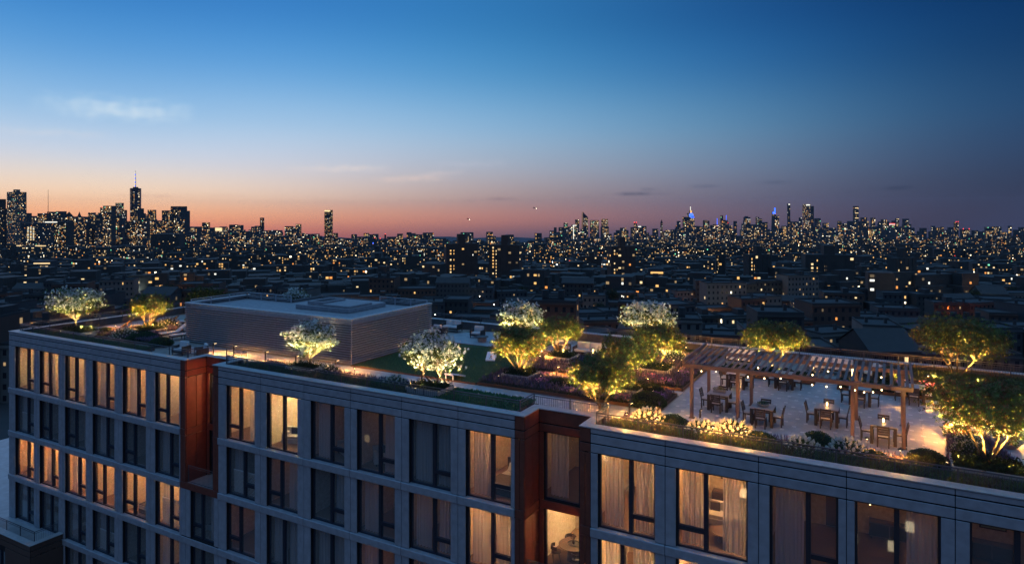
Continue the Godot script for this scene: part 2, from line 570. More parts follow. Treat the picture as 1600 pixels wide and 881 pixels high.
# one entry per room behind a window: "block row bay": [light 0..1, red-orange..pale, curtains L R B N, transom l r n]
var looks := {
	"L00": [1.0, 0.75, "N", "r"], "L01": [0.9, 0.7, "L", "l"], "L02": [0.8, 0.7, "R", "l"], "L03": [0.55, 0.6, "L", "r"], "L04": [0.6, 0.6, "L", "r"], "L05": [0.75, 0.75, "N", "l"],
	"M00": [0.8, 0.6, "R", "l"], "M01": [1.5, 0.9, "N", "n"], "M02": [0.05, 0.2, "L", "r"], "M03": [0.06, 0.3, "R", "r"], "M04": [0.0, 0.3, "B", "r"], "M05": [0.6, 0.45, "L", "r"],
	"R00": [0.85, 0.5, "B", "r"], "R01": [1.0, 0.45, "B", "l"], "R02": [0.16, 0.3, "L", "r"], "R03": [0.14, 0.3, "R", "n"], "R04": [0.08, 0.2, "N", "n"], "R05": [0.0, 0.3, "B", "r"],
	"L12": [0, 0, "R", "l"], "L13": [0, 0, "L", "r"], "L10": [0, 0, "L", "r"], "L11": [0, 0, "N", "l"], "L14": [0, 0, "N", "l"], "L15": [0, 0, "L", "r"],
	"M10": [0, 0, "L", "r"], "M11": [0.06, 0.2, "R", "l"], "M12": [0, 0, "R", "r"], "M13": [0.05, 0.1, "L", "r"], "M14": [0.1, 0.4, "B", "r"], "M15": [0.9, 0.5, "B", "r"],
	"R10": [1.1, 0.6, "B", "l"], "R11": [1.1, 0.6, "R", "r"], "R12": [0.5, 0.5, "L", "l"], "R13": [0.0, 0.5, "L", "r"],
	"L20": [1.25, 0.3, "N", "r"], "L21": [1.3, 0.3, "L", "r"], "L22": [1.1, 0.3, "L", "r"], "L23": [0.9, 0.35, "N", "l"], "L24": [0.9, 0.4, "N", "l"], "L25": [0.6, 0.6, "L", "r"],
	"M20": [0.08, 0.1, "N", "l"], "M21": [0, 0, "B", "n"], "M22": [0, 0, "B", "r"], "M23": [0.12, 0.1, "L", "r"], "M24": [0.12, 0.4, "B", "r"], "M25": [0.5, 0.4, "L", "r"],
	"L30": [0, 0, "L", "r"], "L31": [0, 0, "N", "n"], "L32": [0, 0, "L", "r"], "L33": [0, 0, "L", "r"], "L34": [0, 0, "N", "r"], "L35": [0.2, 0.6, "L", "r"]}

func head_y(r: int) -> float: return -1.11 if r == 0 else LV[r - 1] - SP

func make_window(x0: float, x1: float, y0: float, y1: float, z: float, trans: String, mull := 0.5) -> void:
	var w := x1 - x0
	var f := MB.new()
	var zf := z - 0.20
	var d := 0.13
	var e := 0.07
	var mx := x0 + w * mull
	# outer frame, butted
	f.span(Vector3(x0, y0, zf - d), Vector3(x0 + e, y1, zf))
	f.span(Vector3(x1 - e, y0, zf - d), Vector3(x1, y1, zf))
	f.span(Vector3(x0 + e, y1 - e, zf - d), Vector3(x1 - e, y1, zf))
	f.span(Vector3(x0 + e, y0, zf - d), Vector3(x1 - e, y0 + e, zf))
	f.span(Vector3(mx - 0.085, y0 + e, zf - d - 0.01), Vector3(mx + 0.085, y1 - e, zf + 0.03))
	var yt := y0 + 0.78
	var n := put("window", null, M.frame, house)
	var lights := [[x0 + e, mx - 0.085, trans == "l"], [mx + 0.085, x1 - e, trans == "r"]]
	for l: Array in lights:
		var a: float = l[0]
		var b: float = l[1]
		if l[2]:
			f.span(Vector3(a, yt - 0.09, zf - d), Vector3(b, yt + 0.09, zf + 0.015))
			for s: Array in [[y0 + e, yt - 0.09], [yt + 0.09, y1 - e]]:
				piece_plain("pane", Vector3(a, s[0], zf - 0.075), Vector3(b, s[1], zf - 0.06), M.glass, n)
		else:
			piece_plain("pane", Vector3(a, y0 + e, zf - 0.075), Vector3(b, y1 - e, zf - 0.06), M.glass, n)
	n.mesh = f.mesh()

func piece_plain(called: String, a: Vector3, b: Vector3, m: Material, parent: Node) -> MeshInstance3D:
	var s := (b - a).abs()
	var key := "flat %.3f %.3f %.3f" % [s.x, s.y, s.z]
	if not boxes.has(key):
		var bm := BoxMesh.new()
		bm.size = s
		boxes[key] = bm
	return put(called, boxes[key], m, parent, (a + b) * 0.5)

func panel_x(called: String, x0: float, x1: float, y0: float, y1: float, z: float, m: Material, g := 0.012) -> void:   # a cladding panel facing the street
	if m == M.panel: m = [M.panel, M.panel, M.panel_b, M.panel_c][rng.randi() % 4]
	piece(called, Vector3(x0 + g, y0 + g, z - 0.06), Vector3(x1 - g, y1 - g, z), m, house)

func panel_z(called: String, z0: float, z1: float, y0: float, y1: float, x: float, m: Material, face := 1.0, g := 0.012) -> void:   # one facing along the street
	piece(called, Vector3(x - 0.06 * face, y0 + g, z0 + g), Vector3(x, y1 - g, z1 - g), m, house)

func build_block(bays: Array, rows: int, xa: float, xb: float, rust_a: bool, rust_b: bool, tag_name: String) -> void:
	# joints stand on the middle of each pier
	var joints := [xa + (0.5 if rust_a else 0.0)]
	for i in bays.size() - 1: joints.append((bays[i][1] + bays[i + 1][0]) * 0.5)
	joints.append(xb - (0.5 if rust_b else 0.0))
	var core := MB.new()
	core.span(Vector3(xa + 0.02, -1.08, ZF - 0.3), Vector3(xb - 0.02, -0.06, ZF - 0.075))
	for i in joints.size() - 1:
		for s: Array in [[-0.27, -0.06], [-0.68, -0.30], [-1.09, -0.71]]:
			panel_x("fascia_panel", joints[i], joints[i + 1], s[0], s[1], ZF, M.panel)
	if rust_a: corner_strip(xa, xa + 0.5, rows)
	if rust_b: corner_strip(xb - 0.5, xb, rows)
	for r in rows:
		var y1 := head_y(r)
		var y0: float = LV[r]
		for i in bays.size() + 1:
			var a: float = joints[0] if i == 0 else bays[i - 1][1]
			var b: float = joints[-1] if i == bays.size() else bays[i][0]
			core.span(Vector3(a + 0.01, y0, ZF - 0.34), Vector3(b - 0.01, y1, ZF - 0.075))
			if i == 0 or i == bays.size():
				panel_x("pier_panel", a, b, y0, y1, ZF, M.panel)
			else:
				panel_x("pier_panel", a, joints[i], y0, y1, ZF, M.panel)
				panel_x("pier_panel", joints[i], b, y0, y1, ZF, M.panel)
		for i in joints.size() - 1:
			var sp := MB.new()
			sp.cham(Vector3.ZERO, Vector3(joints[i + 1] - joints[i] - 0.016, SP - 0.02, 0.30), 0.03)
			put("spandrel_panel", sp.mesh(), M.panel, house, Vector3((joints[i] + joints[i + 1]) * 0.5, y0 - SP * 0.5, ZF - 0.07))
		core.span(Vector3(xa + 0.02, y0 - SP + 0.02, ZF - 0.34), Vector3(xb - 0.02, y0 - 0.02, ZF - 0.23))
		for i in bays.size():
			var lk: Array = looks.get("%s%d%d" % [tag_name, r, i], [0, 0, "L", "r"])
			var ml := 0.5
			if lk[3] == "l": ml = 0.42
			if lk[3] == "r": ml = 0.57
			make_window(bays[i][0], bays[i][1], y0, y1, ZF, lk[3], ml)
	put("wall", core.mesh(), M.gap, house)

func corner_strip(a: float, b: float, rows: int) -> void:
	for s: Array in [[-0.68, -0.06], [-1.09, -0.71]]: panel_x("corner_panel", a, b, s[0], s[1], ZF, M.rust)
	for r in mini(rows, 2):
		for k in 2:
			panel_x("corner_panel", a + (b - a) * 0.5 * k, a + (b - a) * 0.5 * (k + 1), LV[r] + 0.0, head_y(r), ZF, M.rust, 0.008)
		panel_x("corner_panel", a, b, LV[r] - SP, LV[r], ZF + 0.015, M.rust)

func build_inset(x0: float, x1: float, win: Array, left_block: Array, called: String) -> void:
	# a bay set back by 1.5 m between two blocks, with a balcony two floors down
	var zb := ZF - 1.5
	var core := MB.new()
	core.span(Vector3(x0 - 0.3, -1.08, zb - 0.3), Vector3(x1 + 0.3, -0.06, zb - 0.075))
	core.span(Vector3(x0 - 0.3, LV[1] - SP, zb - 0.3), Vector3(x0 - 0.075, -0.06, ZF - 0.35))
	core.span(Vector3(x1 + 0.075, LV[1] - SP, zb - 0.3), Vector3(x1 + 0.3, -0.06, ZF - 0.35))
	for s: Array in [[-0.68, -0.06], [-1.09, -0.71]]:
		panel_x("return_panel", x0, x1, s[0], s[1], zb, M.rust)
		panel_z("return_panel", zb, ZF - 0.07, s[0], s[1], x0, M.rust, 1.0)
		panel_z("return_panel", zb, ZF - 0.07, s[0], s[1], x1, M.rust, -1.0)
	for r in 2:
		var y1 := head_y(r)
		var y0: float = LV[r]
		if r == 0: core.span(Vector3(x0 - 0.3, y0 - SP, zb - 0.3), Vector3(x1 + 0.3, y0 - 0.01, zb - 0.075))
		for k in 2:
			panel_z("return_panel", zb + 0.72 * k, zb + 0.72 * (k + 1) if k == 0 else ZF - 0.07, y0, y1, x0, M.rust, 1.0)
			panel_z("return_panel", zb + 0.72 * k, zb + 0.72 * (k + 1) if k == 0 else ZF - 0.07, y0, y1, x1, M.rust, -1.0)
		panel_z("return_panel", zb, ZF - 0.07, y0 - SP, y0, x0, M.rust, 1.0)
		panel_z("return_panel", zb, ZF - 0.07, y0 - SP, y0, x1, M.rust, -1.0)
		if r == 0: panel_x("return_panel", x0, x1, y0 - SP, y0, zb, M.rust)
		panel_x("return_panel", x0, win[0], y0, y1, zb, M.rust, 0.006)
		panel_x("return_panel", win[1], x1, y0, y1, zb, M.rust, 0.006)
		core.span(Vector3(x0 - 0.2, y0, zb - 0.34), Vector3(win[0] - 0.01, y1, zb - 0.075))
		core.span(Vector3(win[1] + 0.01, y0, zb - 0.34), Vector3(x1 + 0.2, y1, zb - 0.075))
		make_window(win[0], win[1], y0, y1, zb, "r", win[2])
	put("wall", core.mesh(), M.gap, house)
	# balcony floor and its front beam
	piece("balcony_floor", Vector3(x0 + 0.01, LV[1] - 0.3, zb - 0.3), Vector3(x1 - 0.01, LV[1] - 0.04, ZF - 0.1), M.paver_b, house)
	panel_x("balcony_beam", x0, x1, LV[1] - SP, LV[1] + 0.02, ZF + 0.01, M.rust, 0.006)

func railing(called: String, label: String, pts: Array, y0: float, y1: float, step := 0.115, single := true) -> Node3D:
	# a run of posts, two top rails, a bottom rail and square balusters along pts
	var t := thing(called, label, "railing", pts[0])
	var o: Vector3 = pts[0]
	var bal := MB.new()
	var n := 0
	var bm := bx(0.014, y1 - y0 - 0.19, 0.014)
	for i in pts.size() - 1:
		var a: Vector3 = pts[i] - o
		var b: Vector3 = pts[i + 1] - o
		var L := (b - a).length()
		var dir := (b - a) / L
		for yy: float in [y1 - 0.02, y1 - 0.13, y0 + 0.05]:
			var r := MB.new()
			r.bar(a + dir * 0.02 + Vector3.UP * yy, b - dir * 0.02 + Vector3.UP * yy, 0.05 if yy > y1 - 0.05 else 0.03, 0.04 if yy > y1 - 0.05 else 0.025)
			put("top_rail" if yy > y1 - 0.2 else "bottom_rail", r.mesh(), M.rail, t)
		var k := maxi(1, int(round(L / 1.9)))
		for j in k + (1 if i == pts.size() - 2 else 0):
			put("post", bx(0.05, y1 - y0, 0.05), M.rail, t, a + dir * (L * j / k) + Vector3.UP * (y0 + y1) * 0.5)
		var c := int(L / step)
		for j in range(1, c):
			var at := a + dir * (L * j / c) + Vector3.UP * ((y0 + y1) * 0.5 - 0.045)
			if single and n < 290:
				put("baluster", bm, M.rail, t, at)
			else:
				bal.box(at, Vector3(0.014, y1 - y0 - 0.19, 0.014))
			n += 1
	if bal.v.size(): stuff(put("balusters", bal.mesh(), M.rail, t))
	return t

func build_house() -> void:
	house = thing("apartment_building", "dark metal-clad apartment building with rust-red recesses and a planted roof", "building")
	build_block(BAYS_L, 5, -59.6, -38.55, false, true, "L")
	build_block(BAYS_M, 4, -36.0, -14.67, true, true, "M")
	build_block(BAYS_R, 2, -11.94, 12.0, true, false, "R")
	build_inset(-38.55, -36.0, [-38.3, -36.2, 0.72], BAYS_L, "a")
	build_inset(-14.67, -11.94, [-14.45, -12.1, 0.78], BAYS_M, "b")
	# the bay below the first balcony stands flush
	var core := MB.new()
	for r in range(2, 4):
		var y1 := head_y(r)
		var y0: float = LV[r]
		make_window(-38.1, -35.75 - 0.15, y0, y1, ZF, "l", 0.42)
		panel_x("pier_panel", -38.55, -38.1, y0, y1, ZF, M.panel)
		panel_x("pier_panel", -35.9, -35.5, y0, y1, ZF, M.panel)
		panel_x("pier_panel", -39.05, -38.55, y0, y1, ZF, M.panel)
		panel_x("pier_panel", -36.0 + 0.51, -35.0, y0, y1, ZF - 0.004, M.panel)
		panel_x("spandrel_panel", -39.05, -35.48, y0 - SP, y0, ZF + 0.08, M.panel)
		core.span(Vector3(-39.05, y0 - SP + 0.01, ZF - 0.33), Vector3(-35.4, y0 - 0.01, ZF - 0.075))
		core.span(Vector3(-39.05, y0, ZF - 0.33), Vector3(-38.11, y1, ZF - 0.075))
		core.span(Vector3(-35.89, y0, ZF - 0.33), Vector3(-35.4, y1, ZF - 0.075))
	put("wall", core.mesh(), M.gap, house)
	# coping, butted end to end round the insets
	var zi := ZF - 1.5
	for c: Array in [[-59.64, -38.52, ZF - 0.5, ZF + 0.04], [-39.02, -38.52, zi + 0.04, ZF - 0.5], [-39.02, -35.53, zi - 0.46, zi + 0.04], [-36.03, -35.53, zi + 0.04, ZF - 0.5],
			[-36.03, -14.64, ZF - 0.5, ZF + 0.04], [-15.14, -14.64, zi + 0.04, ZF - 0.5], [-15.14, -11.47, zi - 0.46, zi + 0.04], [-11.97, -11.47, zi + 0.04, ZF - 0.5], [-11.97, 12.0, ZF - 0.5, ZF + 0.04],
			[-59.64, -59.2, -42.4, ZF - 0.5], [-59.64, -46.0, -42.9, -42.4], [-46.5, -46.0, -48.3, -42.9], [-46.5, 12.0, -48.8, -48.3]]:
		piece("coping", Vector3(c[0], -0.05, c[2]), Vector3(c[1], 0.0, c[3]), M.coping, house)
	# parapet walls behind the cladding, end walls, rear walls
	var w := MB.new()
	for c: Array in [[-59.5, -38.7, ZF - 0.48, ZF - 0.3], [-39.0, -38.86, zi, ZF - 0.48], [-39.0, -35.6, zi - 0.44, zi - 0.3], [-35.7, -35.55, zi, ZF - 0.48], [-35.9, -14.8, ZF - 0.48, ZF - 0.3],
			[-15.1, -14.98, zi, ZF - 0.48], [-15.1, -11.5, zi - 0.44, zi - 0.3], [-11.62, -11.5, zi, ZF - 0.48], [-11.8, 12.0, ZF - 0.48, ZF - 0.3]]:
		w.span(Vector3(c[0], -1.09, c[2]), Vector3(c[1], -0.052, c[3]))
	put("parapet", w.mesh(), M.parapet, house)
	var e := MB.new()
	e.span(Vector3(-59.6, -38.0, -42.85), Vector3(-59.25, -0.052, ZF - 0.31))
	e.span(Vector3(-59.25, -38.0, -42.85), Vector3(-46.05, -0.052, -42.45))
	e.span(Vector3(-46.45, -38.0, -48.35), Vector3(-46.05, -0.052, -42.85))
	e.span(Vector3(-46.45, -38.0, -48.75), Vector3(12.0, -0.052, -48.35))
	e.span(Vector3(11.6, -38.0, -48.35), Vector3(11.98, -0.6, ZF - 0.31))
	put("rear_wall", e.mesh(), M.parapet, house)
	# lower storeys, below the photograph
	var low := MB.new()
	low.span(Vector3(-59.25, -38.0, ZF - 0.4), Vector3(-38.4, LV[4] - SP, ZF))
	low.span(Vector3(-38.4, -38.0, ZF - 0.4), Vector3(-14.67, LV[3] - SP, ZF))
	low.span(Vector3(-14.67, -38.0, ZF - 0.4), Vector3(11.6, LV[1] - SP - 0.01, ZF))
	put("lower_wall", low.mesh(), M.panel, house)
	# roof slab and floors
	for c: Array in [[-1.05, -0.68]]: slab("roof_slab", c[0], c[1])
	for r in 5:
		slab("floor_slab", LV[r] - SP + 0.02, LV[r] - 0.05)
	# rails stand inside the coping
	railing("railing", "dark metal railing along the front edge of the left roof block", [Vector3(-59.1, 0, ZF - 0.55), Vector3(-39.1, 0, ZF - 0.55)], -0.55, 0.5)
	railing("railing", "short dark railing round the left notch in the roof edge", [Vector3(-39.08, 0, ZF - 0.6), Vector3(-39.08, 0, zi - 0.52), Vector3(-35.46, 0, zi - 0.52), Vector3(-35.46, 0, ZF - 0.6)], -0.55, 0.5)
	railing("railing", "dark metal railing along the front edge of the middle roof block", [Vector3(-35.44, 0, ZF - 0.55), Vector3(-15.2, 0, ZF - 0.55)], -0.55, 0.5)
	railing("railing", "short dark railing round the notch in the roof edge left of the dining terrace", [Vector3(-15.2, 0, ZF - 0.6), Vector3(-15.2, 0, zi - 0.52), Vector3(-11.4, 0, zi - 0.52), Vector3(-11.4, 0, ZF - 0.6)], -0.55, 0.5)
	railing("railing", "dark metal railing along the roof edge in front of the pergola", [Vector3(-11.38, 0, ZF - 0.55), Vector3(11.5, 0, ZF - 0.55)], -0.55, 0.5)
	railing("railing", "dark railing along the left end of the roof behind the loungers", [Vector3(-59.1, 0, ZF - 0.7), Vector3(-59.1, 0, -42.3)], -0.5, 0.5, 0.115, true)
	railing("railing", "long dark railing along the rear edge of the roof", [Vector3(-45.9, 0, -48.2), Vector3(-29.6, 0, -48.2), Vector3(11.5, 0, -48.2)], -0.5, 0.55, 0.13, true)
	railing("railing", "balcony railing low in the left rust-red recess", [Vector3(-38.45, 0, ZF - 0.15), Vector3(-36.1, 0, ZF - 0.15)], LV[1] - 0.02, LV[1] + 1.05)
	railing("railing", "balcony railing in front of the lit dining room", [Vector3(-14.57, 0, ZF - 0.15), Vector3(-12.04, 0, ZF - 0.15)], LV[1] - 0.02, LV[1] + 1.05)

func slab(called: String, y0: float, y1: float) -> void:
	var b := MB.new()
	b.span(Vector3(-46.05, y0, -48.35), Vector3(11.6, y1, -42.45))
	b.span(Vector3(-59.25, y0, -42.45), Vector3(11.6, y1, ZF - 1.8))
	for c: Array in [[-59.25, -38.85], [-35.7, -14.97], [-11.64, 11.6]]:
		b.span(Vector3(c[0], y0, ZF - 1.8), Vector3(c[1], y1, ZF - 0.31))
	put(called, b.mesh(), M.ceil, house)

# ---------------------------------------------------------------- rooms behind the glass
var curtain_shapes := {}

func curtain_shape(w: float, h: float, seed_n: int) -> Mesh:
	var key := "%.1f %.1f %d" % [w, h, seed_n]
	if curtain_shapes.has(key): return curtain_shapes[key]
	var b := MB.new()
	var n := int(w / 0.028)
	var r := RandomNumberGenerator.new()
	r.seed = seed_n + 40
	var ph := r.randf() * 6
	var prev := []
	for i in n + 1:
		var x := -w * 0.5 + w * i / n
		var t := float(i) / n * w
		var z := 0.05 * sin(t * 38.0 + ph + 1.3 * sin(t * 7.0)) + 0.018 * sin(t * 91.0 + ph)
		var col := []
		for j in 4:
			var y := h * 0.5 - h * j / 3.0
			col.append(Vector3(x + 0.012 * sin(j * 2.0 + t * 5.0), y, z * (0.65 + 0.2 * j)))
		if i > 0:
			for j in 3:
				b.q(prev[j + 1], col[j + 1], col[j], prev[j])
		prev = col
	curtain_shapes[key] = b.mesh()
	return curtain_shapes[key]

func build_rooms() -> void:
	var walls := MB.new()
	var back := MB.new()
	var floors := MB.new()
	var blocks := [["L", BAYS_L, 5, -59.25, -38.9, "left block"], ["M", BAYS_M, 4, -35.7, -14.95, "middle block"], ["R", BAYS_R, 2, -11.6, 11.6, "right block"]]
	for bl: Array in blocks:
		var bays: Array = bl[1]
		for r: int in bl[2]:
			var y1 := head_y(r) + 0.06
			if r > 0: y1 = LV[r - 1] - SP + 0.015
			var y0: float = LV[r] - 0.048
			back.span(Vector3(bl[3], y0, ZF - 5.4), Vector3(bl[4], y1, ZF - 5.2))
			floors.span(Vector3(bl[3], y0 - 0.001, ZF - 5.2), Vector3(bl[4], y0 + 0.012, ZF - 0.35))
			for i in bays.size() + 1:
				var px: float = bl[3] if i == 0 else (bl[4] if i == bays.size() else (bays[i - 1][1] + bays[i][0]) * 0.5)
				walls.span(Vector3(px - 0.09, y0 + 0.013, ZF - 5.2), Vector3(px + 0.09, y1, ZF - 0.35))
			for i in bays.size():
				var lk: Array = looks.get("%s%d%d" % [bl[0], r, i], [0, 0, "L", "r"])
				var where := "%s %s window of the %s" % [ORD[i], ROWS[r], bl[5]]
				var x0: float = bays[i][0]
				var x1: float = bays[i][1]
				var xm := (x0 + x1) * 0.5
				if lk[0] > 0.0: room_lamp(Vector3(xm, y1 - 0.02, ZF - 2.6), lk[0], lk[1], where)
				room_things(x0, x1, LV[r] - 0.035, y1, where, i * 7 + r * 13 + bays.size() + int(absf(bl[3])), lk[0])
				var h: float = LV[r] - head_y(r)
				h = absf(h) - 0.12
				var cy: float = (LV[r] + head_y(r)) * 0.5 - 0.02
				var cw: float = 0.85 + 0.25 * fposmod(i * 0.37 + r * 0.61, 1.0)
				if r >= 1 and (i * 5 + r * 3 + bays.size()) % 7 == 2: window_blind(xm, x1 - x0 - 0.2, LV[r] + 0.05, [1.3, 2.0, 1.6][i % 3], where)
				if lk[2] == "L" or lk[2] == "B":
					var o := put("curtain", curtain_shape(cw, h, (i * 3 + r) % 7), M.curtain, self, Vector3(x0 + 0.12 + cw * 0.5, cy, ZF - 0.55))
					tag(o, "grey sheer curtain at the left of the " + where, "curtain", "sheer curtains behind the windows")
				if lk[2] == "R" or lk[2] == "B":
					var o := put("curtain", curtain_shape(cw, h, (i * 5 + r + 2) % 7), M.curtain, self, Vector3(x1 - 0.1 - cw * 0.5, cy, ZF - 0.55))
					tag(o, "grey sheer curtain at the right of the " + where, "curtain", "sheer curtains behind the windows")
	# rooms behind the two recesses
	for ins: Array in [[-38.55, -36.0, -0.6], [-14.67, -11.94, -0.6]]:
		for r in 2:
			var y1 := head_y(r) + 0.06
			if r > 0: y1 = LV[r - 1] - SP + 0.015
			var y0: float = LV[r] - 0.048
			var xa: float = ins[0] - 0.25
			var xb: float = ins[1] + 0.25
			back.span(Vector3(xa, y0, ZF - 6.4), Vector3(xb, y1, ZF - 6.2))
			floors.span(Vector3(xa, y0 - 0.001, ZF - 6.2), Vector3(xb, y0 + 0.012, ZF - 1.82))
			for x: float in [xa, xb]: walls.span(Vector3(x - 0.05, y0 + 0.013, ZF - 6.2), Vector3(x + 0.05, y1, ZF - 1.82))
	for r in 2:   # the flush bay under the left balcony
		var y1: float = LV[r + 1] - SP + 0.015
		var y0: float = LV[r + 2] - 0.048
		back.span(Vector3(-38.9, y0, ZF - 5.4), Vector3(-35.7, y1, ZF - 5.2))
		floors.span(Vector3(-38.9, y0 - 0.001, ZF - 5.2), Vector3(-35.7, y0 + 0.012, ZF - 1.82))
	put("partition", walls.mesh(), M.plaster, house)
	put("back_wall", back.mesh(), M.plaster, house)
	put("room_floor", floors.mesh(), M.wood_floor, house)
	room_lamp(Vector3(-37.2, -1.07, ZF - 3.2), 1.1, 0.7, "window of the left rust-red recess, upper floor")
	room_lamp(Vector3(-13.3, -1.07, ZF - 3.6), 0.22, 0.5, "window of the right rust-red recess, upper floor")
	room_lamp(Vector3(-13.0, LV[0] - SP + 0.0, ZF - 4.4), 1.9, 0.75, "window of the right rust-red recess, over the dining table")
	var cu := put("curtain", curtain_shape(0.95, 3.05, 0), M.curtain, self, Vector3(-13.85, -2.73, ZF - 2.1))
	tag(cu, "grey sheer curtain in the upper window of the right rust-red recess", "curtain", "sheer curtains behind the windows")
	cu = put("curtain", curtain_shape(0.85, 3.05, 1), M.curtain, self, Vector3(-36.4, (LV[1] - SP + LV[2]) * 0.5, ZF - 0.55))
	tag(cu, "grey sheer curtain under the balcony of the left recess", "curtain", "sheer curtains behind the windows")
	# lamps set in the recess soffits wash the rust panels
	for ins: Array in [[-38.55, -36.0, "left"], [-14.67, -11.94, "right"]]:
		for r in 2:
			var y: float = head_y(r) - 0.03
			var l := thing("wall_light", "small warm wall light in the %s rust-red recess, %s floor" % [ins[2], "upper" if r == 0 else "lower"], "wall light", Vector3(ins[1] - 0.06, y - 0.25, ZF - 0.9), 0.0, "wall lights in the recesses")
			put("bracket", bx(0.05, 0.16, 0.08), M.black, l)
			put("lens", bx(0.02, 0.1, 0.05), M.lens, l, Vector3(-0.036, 0, 0))
			spot(Vector3(ins[1] - 0.16, y - 0.25, ZF - 0.9), Vector3(ins[0], y - 0.9, ZF - 0.9), Color(1.0, 0.55, 0.28), [[2.6, 0.15], [0.3, 0.8]][0 if ins[2] == "left" else 1][r], 70.0, 0.06)
	indoor_furniture()

func room_lamp(at: Vector3, e: float, tone: float, where: String) -> void:
	var col := Color(1.0, 0.64, 0.33).lerp(Color(1.0, 0.86, 0.62), tone)
	var t := thing("ceiling_lamp", "round warm ceiling lamp behind the " + where, "ceiling lamp", at, 0.0, "ceiling lamps in the rooms")
	var b := MB.new()
	b.lathe(Vector3.ZERO, [Vector2(0.001, -0.07), Vector2(0.15, -0.065), Vector2(0.17, -0.03)], 16)
	put("diffuser", b.mesh(), glow(col.r, col.g * 0.9, col.b * 0.8, 2.5 * e + 0.3), t)
	var c := MB.new()
	c.lathe(Vector3.ZERO, [Vector2(0.175, -0.03), Vector2(0.175, 0.0), Vector2(0.001, 0.0)], 16)
	put("ring", c.mesh(), M.white_paint, t)
	omni(at + Vector3(0, -0.22, 0), col, 9.0 * e * clampf(e * 1.6, 0.35, 1.0), 0.12)

func sofa_indoor(at: Vector3, turn: float, w: float, label: String) -> void:
	var t := thing("sofa", label, "sofa", at, turn, "sofas in the rooms")
	put("base", bx(w, 0.25, 0.9), M.cloth, t, Vector3(0, 0.26, 0))
	put("backrest", bx(w, 0.5, 0.22), M.cloth, t, Vector3(0, 0.63, -0.34))
	for s: float in [-1, 1]:
		put("armrest", bx(0.2, 0.3, 0.66), M.cloth, t, Vector3(s * (w * 0.5 - 0.1), 0.535, 0.1))
		put("seat_cushion", bx(w * 0.5 - 0.22, 0.16, 0.64), M.cloth, t, Vector3(s * (w * 0.25 - 0.1), 0.465, 0.1))
		for z: float in [-0.38, 0.38]: put("leg", bx(0.05, 0.13, 0.05), M.black, t, Vector3(s * (w * 0.5 - 0.12), 0.065, z))
	put("pillow", bx(0.42, 0.38, 0.13), M.cloth_dark, t, Vector3(-w * 0.25, 0.73, -0.12))

